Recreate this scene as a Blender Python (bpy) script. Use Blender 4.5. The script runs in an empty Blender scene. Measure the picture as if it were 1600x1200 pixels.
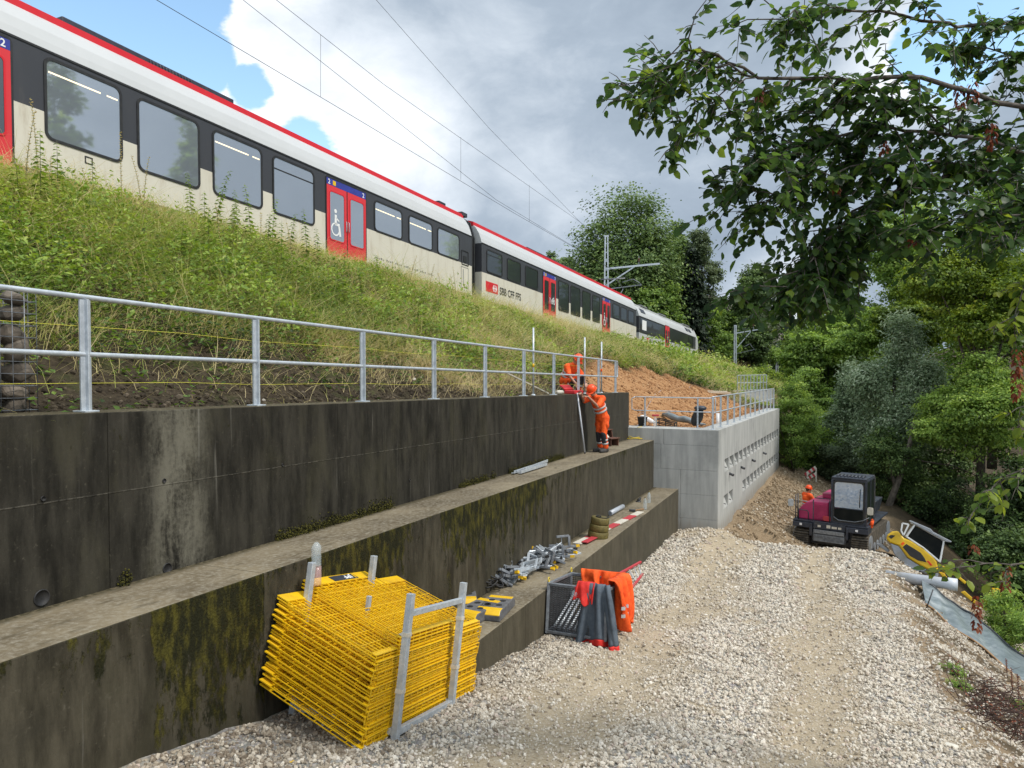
import bpy, math, random
import numpy as np
from mathutils import Vector, Matrix, noise as mnoise

random.seed(7); RNG = np.random.default_rng(11)
SC = bpy.context.scene
COL = SC.collection
R = math.radians

# ------------------------------------------------------------------ camera, sky, sun, exposure
FPX = 1150.0
PITCH = math.atan(35 / FPX)
cam = bpy.data.cameras.new('camera'); cam_o = bpy.data.objects.new('camera', cam); COL.objects.link(cam_o)
cam.sensor_width = 36; cam.lens = 36 * FPX / 1600; cam.clip_start = 0.05; cam.clip_end = 3000
cam_o.location = (0, 0, 0); cam_o.rotation_euler = (math.pi / 2 - PITCH, 0, 0)
SC.camera = cam_o
SC.view_settings.view_transform = 'Standard'; SC.view_settings.look = 'None'
SC.view_settings.exposure = 0.5; SC.view_settings.gamma = 1
SUN_DIR = Vector((0.62, -0.30, 0.95)).normalized()          # towards the sun
SUN_EL = math.asin(SUN_DIR.z); SUN_AZ = math.atan2(SUN_DIR.x, SUN_DIR.y)
sun = bpy.data.lights.new('sun', 'SUN'); sun.energy = 2.3; sun.angle = R(11); sun.color = (1.0, .95, .87)
sun_o = bpy.data.objects.new('sun', sun); COL.objects.link(sun_o)
sun_o.rotation_euler = SUN_DIR.to_track_quat('Z', 'Y').to_euler(); sun_o.location = SUN_DIR * 60

def ray(x, y):
    u = (x - 800) / FPX; v = -(y - 600) / FPX
    return Vector((u, math.cos(PITCH) + v * math.sin(PITCH), -math.sin(PITCH) + v * math.cos(PITCH)))
def at(x, y, Y):                                             # photo pixel at forward distance Y
    r = ray(x, y); return r * (Y / r.y)

def build_world():
    w = bpy.data.worlds.new('World'); SC.world = w; w.use_nodes = True
    nt = w.node_tree; N = nt.nodes; L = nt.links; N.clear()
    out = N.new('ShaderNodeOutputWorld'); bg = N.new('ShaderNodeBackground'); L.new(bg.outputs[0], out.inputs[0])
    bg.inputs['Strength'].default_value = 0.1
    sky = N.new('ShaderNodeTexSky'); sky.sky_type = 'NISHITA'; sky.sun_disc = False
    sky.sun_elevation = SUN_EL; sky.sun_rotation = SUN_AZ; sky.altitude = 500
    tc = N.new('ShaderNodeTexCoord'); nrm = N.new('ShaderNodeVectorMath'); nrm.operation = 'NORMALIZE'
    L.new(tc.outputs['Generated'], nrm.inputs[0]); D = nrm.outputs[0]
    def math_(op, a, b=None, c=None, clamp=False):
        n = N.new('ShaderNodeMath'); n.operation = op; n.use_clamp = clamp
        for i, v in enumerate((a, b, c)):
            if v is None: continue
            if isinstance(v, (int, float)): n.inputs[i].default_value = v
            else: L.new(v, n.inputs[i])
        return n.outputs[0]
    def noise(scale, detail=6, rough=.55, stretch=(1, 1, 1.8), off=(0, 0, 0), dist=0):
        m = N.new('ShaderNodeMapping'); m.inputs['Scale'].default_value = stretch; m.inputs['Location'].default_value = off
        L.new(D, m.inputs[0]); n = N.new('ShaderNodeTexNoise'); n.inputs['Scale'].default_value = scale
        n.inputs['Detail'].default_value = detail; n.inputs['Roughness'].default_value = rough; n.inputs['Distortion'].default_value = dist
        L.new(m.outputs[0], n.inputs['Vector']); return n.outputs[0]
    def mr(x, a, b, c, d, smooth=True):
        n = N.new('ShaderNodeMapRange'); n.interpolation_type = 'SMOOTHSTEP' if smooth else 'LINEAR'
        L.new(x, n.inputs[0])
        for i, v in enumerate((a, b, c, d)): n.inputs[i + 1].default_value = v
        return n.outputs[0]
    def near(px, py, r0, r1):                                # 1 near a direction, 0 away (degrees)
        d = ray(px, py).normalized()
        n = N.new('ShaderNodeVectorMath'); n.operation = 'DOT_PRODUCT'; L.new(D, n.inputs[0]); n.inputs[1].default_value = d
        ang = math_('ARCCOSINE', math_('MINIMUM', n.outputs['Value'], .99999))
        return mr(ang, R(r0), R(r1), 1, 0)
    big = noise(2.6, 7, .6, off=(3.1, .4, .2)); fine = noise(9, 8, .62, off=(1.7, 5.2, 0), dist=.3)
    edge = noise(6.5, 8, .6, off=(.3, 2.2, 4.0))
    holes = None
    for (px, py, r0, r1) in [(150, -20, 5, 10), (285, 95, 1.5, 5.5), (385, 140, 0, 3.4), (480, 225, 0, 4.0), (1490, 70, 1.0, 5.5), (1560, 25, .5, 4.5)]:
        h = near(px, py, r0, r1); holes = h if holes is None else math_('MAXIMUM', holes, h)
    hole = mr(math_('ADD', holes, math_('MULTIPLY', math_('SUBTRACT', edge, .5), 1.9)), .42, .62, 0, 1)
    cover = math_('SUBTRACT', 1, hole)
    bright = None
    for (px, py, r0, r1, k) in [(330, 40, 4, 14, .9), (560, 190, 3, 13, .75), (640, 300, 1, 9, .6), (1430, 90, 1, 7, .9), (1225, 460, 0, 7, .8), (720, 40, 2, 16, .25), (850, 330, 1, 10, .3)]:
        b = math_('MULTIPLY', near(px, py, r0, r1), k); bright = b if bright is None else math_('MAXIMUM', bright, b)
    lum = math_('ADD', math_('MULTIPLY', bright, .62), math_('MULTIPLY', math_('SUBTRACT', big, .5), .62))
    lum = math_('ADD', lum, math_('MULTIPLY', math_('SUBTRACT', fine, .5), .5))
    lum = mr(math_('ADD', lum, .27), 0, 1, 0, 1, False)
    sep = N.new('ShaderNodeSeparateXYZ'); L.new(D, sep.inputs[0])
    behind = mr(sep.outputs['Y'], .45, -.5, 0, 1); zen = mr(sep.outputs['Z'], .52, .85, 0, 1)
    away = math_('MAXIMUM', behind, zen)
    ramp = N.new('ShaderNodeValToRGB'); L.new(lum, ramp.inputs[0]); cr = ramp.color_ramp
    cr.elements[0].position = 0; cr.elements[0].color = (.20, .255, .33, 1)
    cr.elements[1].position = 1; cr.elements[1].color = (.95, .97, 1.0, 1)
    e = cr.elements.new(.35); e.color = (.33, .395, .475, 1)
    e = cr.elements.new(.62); e.color = (.56, .62, .69, 1)
    mulc = N.new('ShaderNodeVectorMath'); mulc.operation = 'SCALE'; L.new(ramp.outputs[0], mulc.inputs[0])
    L.new(math_('MULTIPLY_ADD', away, 15.0, 9.6), mulc.inputs['Scale'])
    mix = N.new('ShaderNodeMix'); mix.data_type = 'RGBA'
    L.new(cover, mix.inputs[0])
    skb = N.new('ShaderNodeVectorMath'); skb.operation = 'MULTIPLY'; L.new(sky.outputs[0], skb.inputs[0]); skb.inputs[1].default_value = (2.1, 2.22, 2.0)
    warm = N.new('ShaderNodeMix'); warm.data_type = 'RGBA'; warm.blend_type = 'MULTIPLY'; L.new(away, warm.inputs[0]); L.new(mulc.outputs[0], warm.inputs[6]); warm.inputs[7].default_value = (1.0, .93, .84, 1)
    L.new(skb.outputs[0], mix.inputs[6]); L.new(warm.outputs[2], mix.inputs[7])
    L.new(mix.outputs[2], bg.inputs['Color'])
build_world()

# ------------------------------------------------------------------ object helpers
def tag(o, label=None, cat=None, group=None, kind=None):
    if label: o['label'] = label
    if cat: o['category'] = cat
    if group: o['group'] = group
    if kind: o['kind'] = kind
    return o
def thing(name, label, cat, loc=(0, 0, 0), rot=(0, 0, 0), group=None, mat=None):
    o = bpy.data.objects.new(name, None); COL.objects.link(o); o.empty_display_size = .1
    if mat is not None:
        o.location = mat.to_translation(); o.rotation_euler = mat.to_euler()
    else:
        o.location = loc; o.rotation_euler = rot
    return tag(o, label, cat, group)
def link(o, parent=None, world=False):
    COL.objects.link(o)
    if parent is not None:
        o.parent = parent
        if world:                                            # geometry given in world coordinates
            m = Matrix.Translation(parent.location) @ parent.rotation_euler.to_matrix().to_4x4()
            o.matrix_parent_inverse = m.inverted()
    return o
def copy_tree(o, parent=None):
    c = o.copy(); COL.objects.link(c)
    if parent is not None: c.parent = parent
    for ch in list(o.children): copy_tree(ch, c)
    return c

class MB:
    """collects shapes, builds them as one mesh object"""
    def __init__(s): s.v = []; s.f = []; s.sm = []
    def add(s, vs, fs, smooth=False):
        n = len(s.v); s.v += [Vector(v) for v in vs]
        for f in fs: s.f.append([i + n for i in f]); s.sm.append(smooth)
        return s
    def hexa(s, p):                                          # 8 corners: bottom 4 ccw, top 4 ccw
        return s.add(p, [(3, 2, 1, 0), (4, 5, 6, 7), (0, 1, 5, 4), (1, 2, 6, 5), (2, 3, 7, 6), (3, 0, 4, 7)])
    def box(s, x0, x1, y0, y1, z0, z1):
        return s.hexa([(x0, y0, z0), (x1, y0, z0), (x1, y1, z0), (x0, y1, z0), (x0, y0, z1), (x1, y0, z1), (x1, y1, z1), (x0, y1, z1)])
    def beam(s, p, q, w, h=None, up=(0, 0, 1)):
        p = Vector(p); q = Vector(q); h = h or w; d = (q - p).normalized(); u = Vector(up)
        if abs(d.dot(u)) > .98: u = Vector((1, 0, 0)) if abs(d.x) < .9 else Vector((0, 1, 0))
        r = d.cross(u).normalized() * w / 2; u2 = r.cross(d).normalized() * h / 2
        return s.hexa([p - r - u2, q - r - u2, q + r - u2, p + r - u2, p - r + u2, q - r + u2, q + r + u2, p + r + u2])
    def path(s, pts, r, n=8, cap=True):
        pts = [Vector(p) for p in pts]; rr = r if isinstance(r, (list, tuple)) else [r] * len(pts)
        vs = []; fs = []; prev = None
        for i, p in enumerate(pts):
            a = pts[max(i - 1, 0)]; b = pts[min(i + 1, len(pts) - 1)]; d = (b - a)
            d = d.normalized() if d.length > 1e-9 else Vector((0, 0, 1))
            if prev is None:
                u = Vector((0, 0, 1)) if abs(d.z) < .9 else Vector((1, 0, 0)); x = d.cross(u).normalized()
            else:
                x = (prev - d * prev.dot(d)).normalized()
            prev = x; y = d.cross(x)
            for k in range(n):
                t = 2 * math.pi * k / n; vs.append(p + (x * math.cos(t) + y * math.sin(t)) * rr[i])
        for i in range(len(pts) - 1):
            for k in range(n):
                k2 = (k + 1) % n; fs.append((i * n + k, i * n + k2, (i + 1) * n + k2, (i + 1) * n + k))
        s.add(vs, fs, True)
        if cap:
            m = len(s.v) - len(vs)
            s.f.append([m + k for k in range(n)][::-1]); s.sm.append(False)
            m2 = m + (len(pts) - 1) * n; s.f.append([m2 + k for k in range(n)]); s.sm.append(False)
        return s
    def tube(s, p, q, r, n=8): return s.path([p, q], r, n)
    def prism(s, poly, o, ux, uy, w):                        # polygon in plane (ux,uy) at o, extruded by vector w
        o = Vector(o); ux = Vector(ux); uy = Vector(uy); w = Vector(w); n = len(poly)
        vs = [o + ux * a + uy * b for a, b in poly]; vs += [v + w for v in vs]
        fs = [list(range(n))[::-1], list(range(n, 2 * n))] + [(i, (i + 1) % n, (i + 1) % n + n, i + n) for i in range(n)]
        return s.add(vs, fs)
    def ell(s, c, r, n=12, m=8, M=None):
        c = Vector(c); r = (r, r, r) if isinstance(r, (int, float)) else r; vs = []; fs = []
        for i in range(m + 1):
            ph = math.pi * i / m
            for k in range(n):
                t = 2 * math.pi * k / n
                v = Vector((r[0] * math.sin(ph) * math.cos(t), r[1] * math.sin(ph) * math.sin(t), r[2] * math.cos(ph)))
                vs.append(c + (M @ v if M else v))
        for i in range(m):
            for k in range(n):
                k2 = (k + 1) % n; fs.append((i * n + k, (i + 1) * n + k, (i + 1) * n + k2, i * n + k2))
        return s.add(vs, fs, True)
    def lathe(s, prof, o=(0, 0, 0), n=16, M=None):           # profile (r,z)
        o = Vector(o); vs = []; fs = []
        for (r, z) in prof:
            for k in range(n):
                t = 2 * math.pi * k / n; v = Vector((r * math.cos(t), r * math.sin(t), z)); vs.append(o + (M @ v if M else v))
        for i in range(len(prof) - 1):
            for k in range(n):
                k2 = (k + 1) % n; fs.append((i * n + k, i * n + k2, (i + 1) * n + k2, (i + 1) * n + k))
        s.add(vs, fs, True); m = len(s.v) - len(vs)
        if prof[0][0] > 1e-4: s.f.append([m + k for k in range(n)][::-1]); s.sm.append(False)
        if prof[-1][0] > 1e-4: s.f.append([m + (len(prof) - 1) * n + k for k in range(n)]); s.sm.append(False)
        return s
    def capsule(s, pts, rr, n=10):                           # tapered limb with round ends
        s.path(pts, list(rr), n)
        for p, r in zip(pts, rr): s.ell(p, r, n, 6)
        return s
    def build(s, name, mat, parent=None, world=False, bevel=0, seg=2, fn=None, wc=None):
        me = bpy.data.meshes.new(name); vs = s.v
        if wc is not None: coords = [tuple(v) for v in vs]
        if fn: vs = [fn(v) for v in vs]
        me.from_pydata([tuple(v) for v in vs], [], s.f)
        me.polygons.foreach_set('use_smooth', s.sm)
        if wc is not None:
            at_ = me.attributes.new('wc', 'FLOAT_VECTOR', 'POINT'); at_.data.foreach_set('vector', np.array(coords, np.float32).ravel())
        me.update()
        if mat: me.materials.append(mat)
        o = bpy.data.objects.new(name, me); link(o, parent, world)
        if bevel:
            b = o.modifiers.new('bevel', 'BEVEL'); b.width = bevel; b.segments = seg; b.limit_method = 'ANGLE'; b.angle_limit = R(35)
        return o
def npmesh(name, V, F, mat, parent=None, world=False, attrs=None, smooth=False, vec=None):
    V = np.ascontiguousarray(V, np.float32); F = np.ascontiguousarray(F, np.int32); k = F.shape[1]
    me = bpy.data.meshes.new(name)
    me.vertices.add(len(V)); me.vertices.foreach_set('co', V.ravel())
    me.loops.add(F.size); me.loops.foreach_set('vertex_index', F.ravel())
    me.polygons.add(len(F)); me.polygons.foreach_set('loop_start', np.arange(0, F.size, k, dtype=np.int32))
    me.polygons.foreach_set('use_smooth', np.full(len(F), smooth))
    me.update(calc_edges=True)
    for an, ar in (attrs or {}).items():
        a_ = me.attributes.new(an, 'FLOAT', 'POINT'); a_.data.foreach_set('value', np.ascontiguousarray(ar, np.float32))
    if mat: me.materials.append(mat)
    o = bpy.data.objects.new(name, me); link(o, parent, world)
    return o
def rotmats(fwd, nrm):
    """(N,3) forward and rough normal -> (N,3,3) with columns x=side, y=forward, z=normal"""
    f = fwd / np.linalg.norm(fwd, axis=1, keepdims=True)
    x = np.cross(f, nrm); x /= np.linalg.norm(x, axis=1, keepdims=True) + 1e-9
    z = np.cross(x, f)
    return np.stack([x, f, z], axis=2)
def scatter_arrays(tv, tf, mats, locs, scale):
    tv = np.asarray(tv, float); tf = np.asarray(tf); n = len(locs); k = len(tv)
    sc = np.asarray(scale, float).reshape(n, 1, -1)
    V = np.einsum('nij,nkj->nki', mats, tv[None] * sc) + locs[:, None, :]
    F = tf[None] + (np.arange(n) * k)[:, None, None]
    return V.reshape(-1, 3), F.reshape(-1, tf.shape[1])
def scatter(name, tv, tf, mats, locs, scale, rnd, mat, parent=None, world=False, smooth=False):
    V, F = scatter_arrays(tv, tf, mats, locs, scale)
    return npmesh(name, V, F, mat, parent, world, {'rnd': np.repeat(rnd, len(tv))}, smooth)

# ------------------------------------------------------------------ materials
def nodes(name):
    m = bpy.data.materials.new(name); m.use_nodes = True; nt = m.node_tree
    return m, nt, nt.nodes, nt.links, nt.nodes['Principled BSDF']
def _noise(N, L, vec, scale, detail=4, rough=.55):
    n = N.new('ShaderNodeTexNoise'); n.inputs['Scale'].default_value = scale; n.inputs['Detail'].default_value = detail
    n.inputs['Roughness'].default_value = rough
    if vec is not None: L.new(vec, n.inputs['Vector'])
    return n.outputs[0]
def _mr(N, L, x, a, b, c=0., d=1.):
    n = N.new('ShaderNodeMapRange'); n.interpolation_type = 'SMOOTHSTEP'; L.new(x, n.inputs[0])
    for i, v in enumerate((a, b, c, d)): n.inputs[i + 1].default_value = v
    return n.outputs[0]
def _mix(N, L, f, a, b):
    n = N.new('ShaderNodeMix'); n.data_type = 'RGBA'
    for i, v in ((0, f), (6, a), (7, b)):
        if hasattr(v, 'is_linked'): L.new(v, n.inputs[i])
        elif i == 0: n.inputs[0].default_value = v
        else: n.inputs[i].default_value = (*v, 1)
    return n.outputs[2]
def _op(N, L, op, a, b=0.):
    n = N.new('ShaderNodeMath'); n.operation = op
    for i, v in enumerate((a, b)):
        if hasattr(v, 'is_linked'): L.new(v, n.inputs[i])
        else: n.inputs[i].default_value = v
    return n.outputs[0]
def _bump(N, L, h, b, strength, dist):
    n = N.new('ShaderNodeBump'); n.inputs['Strength'].default_value = strength; n.inputs['Distance'].default_value = dist
    L.new(h, n.inputs['Height']); L.new(n.outputs[0], b.inputs['Normal'])
def mat(name, c1, c2=None, scale=6, rough=.6, metal=0., bump=0., bscale=60, spec=.5, lo=.35, hi=.65, dirt=None):
    m, nt, N, L, b = nodes(name)
    tc = N.new('ShaderNodeTexCoord'); v = tc.outputs['Object']
    b.inputs['Roughness'].default_value = rough; b.inputs['Metallic'].default_value = metal
    b.inputs['Specular IOR Level'].default_value = spec
    c2 = c2 or tuple(x * .8 for x in c1)
    n = _noise(N, L, v, scale, 6, .6)
    col = _mix(N, L, _mr(N, L, n, lo, hi), c1, c2)
    if dirt:
        col = _mix(N, L, _mr(N, L, _noise(N, L, v, scale * .37, 8, .65), .52, .72), col, dirt)
    L.new(col, b.inputs['Base Color'])
    L.new(_mr(N, L, n, .3, .7, max(rough - .08, .02), min(rough + .1, 1)), b.inputs['Roughness'])
    if bump: _bump(N, L, _noise(N, L, v, bscale, 5), b, bump, .01)
    return m
def leafmat(name, ramp, rough=.45, trans=.35):
    """ramp: list of (pos, colour) indexed by the per-leaf random value"""
    m, nt, N, L, b = nodes(name)
    a = N.new('ShaderNodeAttribute'); a.attribute_name = 'rnd'
    r = N.new('ShaderNodeValToRGB'); L.new(a.outputs['Fac'], r.inputs[0]); cr = r.color_ramp
    cr.elements[0].position = ramp[0][0]; cr.elements[0].color = (*ramp[0][1], 1)
    cr.elements[1].position = ramp[-1][0]; cr.elements[1].color = (*ramp[-1][1], 1)
    for p, c in ramp[1:-1]: e = cr.elements.new(p); e.color = (*c, 1)
    L.new(r.outputs[0], b.inputs['Base Color']); b.inputs['Roughness'].default_value = rough
    b.inputs['Specular IOR Level'].default_value = .3
    t = N.new('ShaderNodeBsdfTranslucent')
    hs = N.new('ShaderNodeHueSaturation'); hs.inputs['Value'].default_value = 1.5; hs.inputs['Saturation'].default_value = 1.1; hs.inputs['Hue'].default_value = .485
    L.new(r.outputs[0], hs.inputs['Color']); L.new(hs.outputs[0], t.inputs[0])
    mx = N.new('ShaderNodeMixShader'); mx.inputs[0].default_value = trans
    L.new(b.outputs[0], mx.inputs[1]); L.new(t.outputs[0], mx.inputs[2])
    L.new(mx.outputs[0], N['Material Output'].inputs[0])
    return m
M = {}
M['galv'] = mat('galvanised_steel', (.56, .60, .64), (.42, .46, .50), 14, .42, .35, .05, 90)
M['galv_dull'] = mat('weathered_zinc', (.27, .29, .31), (.17, .18, .2), 12, .55, .5, .1, 80)
M['steel_dark'] = mat('dark_steel', (.10, .105, .11), (.055, .055, .06), 10, .55, .4, .1, 80)
M['black'] = mat('black_rubber', (.012, .012, .013), (.03, .028, .026), 8, .7, 0, .1, 60)
M['yellow'] = mat('yellow_paint', (.80, .50, .008), (.68, .40, .008), 7, .42, 0, .05, 40, dirt=(.50, .28, .02))
M['yellow_machine'] = mat('yellow_machine_paint', (.72, .46, .01), (.62, .38, .01), 3, .35, 0, 0, 40, dirt=(.5, .33, .03))
M['magenta'] = mat('crimson_machine_paint', (.46, .035, .13), (.36, .025, .10), 3, .4, dirt=(.2, .05, .06))
M['navy'] = mat('dark_grey_machine_paint', (.035, .042, .06), (.02, .024, .035), 5, .5, dirt=(.1, .085, .065))
M['track'] = mat('dusty_rubber_track', (.115, .095, .07), (.05, .043, .035), 9, .9, 0, .3, 40)
M['machine_grey'] = mat('grey_machine_paint', (.28, .3, .33), (.22, .235, .26), 4, .45, dirt=(.2, .19, .16))
M['white_paint'] = mat('white_machine_paint', (.74, .75, .75), (.66, .67, .67), 4, .4)
M['hivis'] = mat('orange_hivis_cloth', (.95, .12, .008), (.72, .07, .006), 9, .8, 0, .9, 13)
M['hivis_red'] = mat('red_lining_cloth', (.72, .03, .02), (.55, .02, .015), 9, .75, 0, .2, 25)
M['reflect'] = mat('grey_reflective_tape', (.5, .5, .5), (.4, .4, .4), 12, .35)
M['navycloth'] = mat('black_work_cloth', (.018, .019, .024), (.03, .03, .035), 12, .85, 0, .2, 40)
M['greycloth'] = mat('grey_blue_cloth', (.10, .125, .155), (.07, .09, .115), 8, .85, 0, .35, 25)
M['helmet'] = mat('orange_helmet', (.88, .085, .006), (.82, .07, .006), 4, .35)
M['skin'] = mat('skin', (.42, .22, .145), (.36, .17, .11), 15, .5)
M['hair'] = mat('dark_hair', (.03, .02, .014), (.05, .035, .02), 20, .6)
M['boot'] = mat('dark_boot', (.035, .035, .037), (.06, .055, .05), 12, .7)
M['red'] = mat('red_paint', (.55, .018, .025), (.45, .015, .02), 5, .4, dirt=(.4, .04, .04))
M['redwhite_r'] = mat('faded_red_paint', (.5, .035, .05), (.42, .04, .05), 6, .55, dirt=(.35, .12, .1))
M['offwhite'] = mat('dirty_white_paint', (.62, .58, .5), (.5, .46, .38), 6, .6)
M['pvc'] = mat('grey_pvc', (.42, .45, .5), (.36, .39, .44), 4, .4, dirt=(.33, .33, .33))
M['pvc_light'] = mat('pale_grey_pvc', (.56, .58, .62), (.5, .52, .56), 3, .35, dirt=(.42, .41, .38))
M['wood'] = mat('raw_wood', (.36, .22, .11), (.25, .14, .065), 9, .75, 0, .2, 40)
M['plank'] = mat('red_brown_board', (.14, .06, .038), (.09, .04, .027), 7, .7)
M['olive'] = mat('olive_strap', (.155, .12, .03), (.10, .08, .022), 12, .7, 0, .3, 50)
M['hose'] = mat('yellow_hose', (.7, .52, .03), (.55, .4, .03), 9, .6)
M['stringy'] = mat('yellow_string', (.75, .72, .08), (.65, .6, .06), 9, .6)
M['membrane'] = mat('silver_grey_sheet', (.21, .245, .26), (.11, .135, .145), 4, .35, 0, .9, 7, lo=.3, hi=.7, dirt=(.38, .41, .42))
M['cast'] = mat('grey_cast_block', (.13, .13, .135), (.085, .085, .09), 12, .8, 0, .2, 60)
M['wire'] = mat('overhead_wire', (.05, .055, .06), (.04, .04, .045), 5, .5, .5)
M['bark'] = mat('bark', (.115, .095, .072), (.05, .042, .033), 5, .9, 0, .6, 22)
M['rock'] = mat('field_stone', (.17, .14, .11), (.07, .058, .045), 5, .85, 0, .5, 14)
def glassmat(name, base, gloss, rough=.03):
    m, nt, N, L, b = nodes(name)
    b.inputs['Base Color'].default_value = (*base, 1); b.inputs['Roughness'].default_value = .35
    g = N.new('ShaderNodeBsdfGlossy'); g.inputs['Roughness'].default_value = rough; g.inputs[0].default_value = (.93, .96, 1, 1)
    mx = N.new('ShaderNodeMixShader'); mx.inputs[0].default_value = gloss
    L.new(b.outputs[0], mx.inputs[1]); L.new(g.outputs[0], mx.inputs[2]); L.new(mx.outputs[0], N['Material Output'].inputs[0])
    return m
M['glass_train'] = glassmat('train_window_glass', (.20, .225, .26), .36)
M['glass_dark'] = glassmat('dark_tinted_glass', (.010, .013, .013), .13)
M['glass_exc'] = mat('dusky_cab_glass', (.008, .010, .010), (.016, .017, .015), 3, .5, spec=.06)
M['glass_cab'] = glassmat('cab_glass', (.02, .028, .03), .14)
def clearmat(name, col, alpha_mix):
    m, nt, N, L, b = nodes(name)
    b.inputs['Base Color'].default_value = (*col, 1); b.inputs['Roughness'].default_value = .12
    t = N.new('ShaderNodeBsdfTransparent'); mx = N.new('ShaderNodeMixShader'); mx.inputs[0].default_value = alpha_mix
    L.new(t.outputs[0], mx.inputs[1]); L.new(b.outputs[0], mx.inputs[2]); L.new(mx.outputs[0], N['Material Output'].inputs[0])
    return m
M['clear'] = clearmat('clear_plastic', (.6, .68, .72), .32)
M['clear_pink'] = clearmat('pink_clear_plastic', (.75, .5, .5), .35)

# ------------------------------------------------------------------ the frame of the stepped wall: s along, t towards the road
A_ = (0.3805536, 0.92475886); B_ = (0.92475886, -0.3805536); O_ = (3.66295, 23.0); GR = -0.0297547
def W(s, t, h): return Vector((O_[0] + A_[0] * s + B_[0] * t, O_[1] + A_[1] * s + B_[1] * t, h + GR * s))
def Wv(v): return W(v[0], v[1], v[2])
def ST(x, y): return ((x - O_[0]) * A_[0] + (y - O_[1]) * A_[1], (x - O_[0]) * B_[0] + (y - O_[1]) * B_[1])
DIR_A = Vector((A_[0], A_[1], GR)).normalized(); DIR_B = Vector((B_[0], B_[1], 0))
# tracks: near faces of the three carriages
CARS = [dict(A=Vector((-1.59665, 30.7, 2.73965)), h=(0.43197152, 0.90188725), g=-0.0573, u0=-27.5, u1=-.15),
        dict(A=Vector((-1.41971, 30.9, 2.65069)), h=(0.40774588, 0.91309545), g=-0.04736, u0=.35, u1=26.1),
        dict(A=Vector((9.44438, 55.2, 1.38965)), h=(0.41133235, 0.91148544), g=-0.0414, u0=.25, u1=26.1)]
def carpt(c, u, w, v):                                       # w = inwards (away from the camera)
    h = c['h']; return Vector((c['A'].x + h[0] * u - h[1] * w, c['A'].y + h[1] * u + h[0] * w, c['A'].z + c['g'] * u + v))
_ft = []
for c_, us in ((CARS[0], (-60, -27, -15, -5)), (CARS[1], (0, 8, 16, 24)), (CARS[2], (2, 10, 18, 26, 60, 140))):
    for u_ in us:
        p_ = carpt(c_, u_, 0, 0); s_, t_ = ST(p_.x, p_.y)
        _ft.append((s_, t_, p_.z if u_ < 30 else p_.z + .02 * (u_ - 26)))
_ft = np.array(_ft); _ft = _ft[np.argsort(_ft[:, 0])]
def face_t(s): return np.interp(s, _ft[:, 0], _ft[:, 1])
def face_z(s): return np.interp(s, _ft[:, 0], _ft[:, 2])
def sstep(x, a, b):
    k = np.clip((x - a) / (b - a), 0, 1); return k * k * (3 - 2 * k)
def vnoise(x, y, sc, seed=0.):                               # cheap smooth noise for numpy arrays
    x = np.asarray(x, float) * sc + seed * 17.3; y = np.asarray(y, float) * sc + seed * 9.1
    xi = np.floor(x); yi = np.floor(y); fx = x - xi; fy = y - yi; fx = fx * fx * (3 - 2 * fx); fy = fy * fy * (3 - 2 * fy)
    def hsh(i, j):
        q = np.sin(i * 127.1 + j * 311.7 + seed * 74.7) * 43758.5453; return q - np.floor(q)
    return (hsh(xi, yi) * (1 - fx) + hsh(xi + 1, yi) * fx) * (1 - fy) + (hsh(xi, yi + 1) * (1 - fx) + hsh(xi + 1, yi + 1) * fx) * fy
# ------------------------------------------------------------------ the ground
PS = [-60, -30, -24, -19, -18.3, -17.3, -14.2, -13.3, -12, -9, -5.2, 0, 3]
PZ = [-.6, -.95, -1.75, -2.89, -3.03, -3.26, -3.85, -4.02, -4.23, -4.52, -4.84, -5.16, -5.25]
NW_A = Vector((6.16, 21.87)); NW_D = Vector((.4396, .898)).normalized(); NW_N = Vector((NW_D.y, -NW_D.x))
def road_z(s, t):
    s = np.asarray(s, float); t = np.asarray(t, float)
    z = np.interp(s, PS, PZ)
    # mound where the road ends, then the lower working level beyond
    edge = -1.2 + .5 * np.sin(t * 1.3) * .3
    low = sstep(s, edge, edge + 2.6) * sstep(t, 2.6, 4.4)
    far = -6.3 - .02 * np.clip(s - 4, 0, 100)
    z = z * (1 - low) + far * low
    # berm along the new wall
    tw = 2.73 + .065 * np.clip(s, 0, 40)
    d = t - tw
    berm = -5.2 + .0 * s - .42 * np.clip(d, 0, 2.6)
    z = np.where((s > .2) & (t < 7), np.maximum(np.where(s > 2.5, berm, z), np.minimum(berm, z + 3) * 0 + z), z)
    z = z + np.where(s > 1.5, .25 * np.exp(-((s - 3.0) / 1.6) ** 2) * np.exp(-((t - 3.6) / .8) ** 2), 0)
    mound = .16 * np.exp(-((s + .6) / 1.3) ** 2 - ((t - 2.6) / .8) ** 2)
    z = z + mound
    # bank at the far end of the yard
    z = z + 1.6 * sstep(s, 19, 26) * sstep(t, 9, 4)
    # shoulder to the ravine
    q = np.clip(t - (7.0 + .10 * np.clip(s + 2, 0, 60)), 0, 400)
    drop = .52 * q + .28 * np.clip(q - 2.2, 0, 50) + .15 * np.clip(q - 4.5, 0, 50)
    drop = drop * (1 - np.exp(-q * 3)) 
    zr = np.maximum(z - drop, -13.0 - .4 * vnoise(s, t, .15, 3))
    opp = np.clip(t - (24 + 3 * vnoise(s, t, .03, 1)), 0, 400)
    zr = zr + np.minimum(opp * .42, 42)
    return zr
def road_rough(s, t):
    n = (vnoise(s, t, 1.1, 5) - .5) * .10 + (vnoise(s, t, 3.3, 6) - .5) * .05 + (vnoise(s, t, 9, 7) - .5) * .025
    rut = -.05 * (np.exp(-((t - 3.15) / .42) ** 2) + np.exp(-((t - 5.4) / .42) ** 2)) * sstep(s, 0, -3)
    return n + rut
def G(s, t): return road_z(s, t) + road_rough(s, t)
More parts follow.
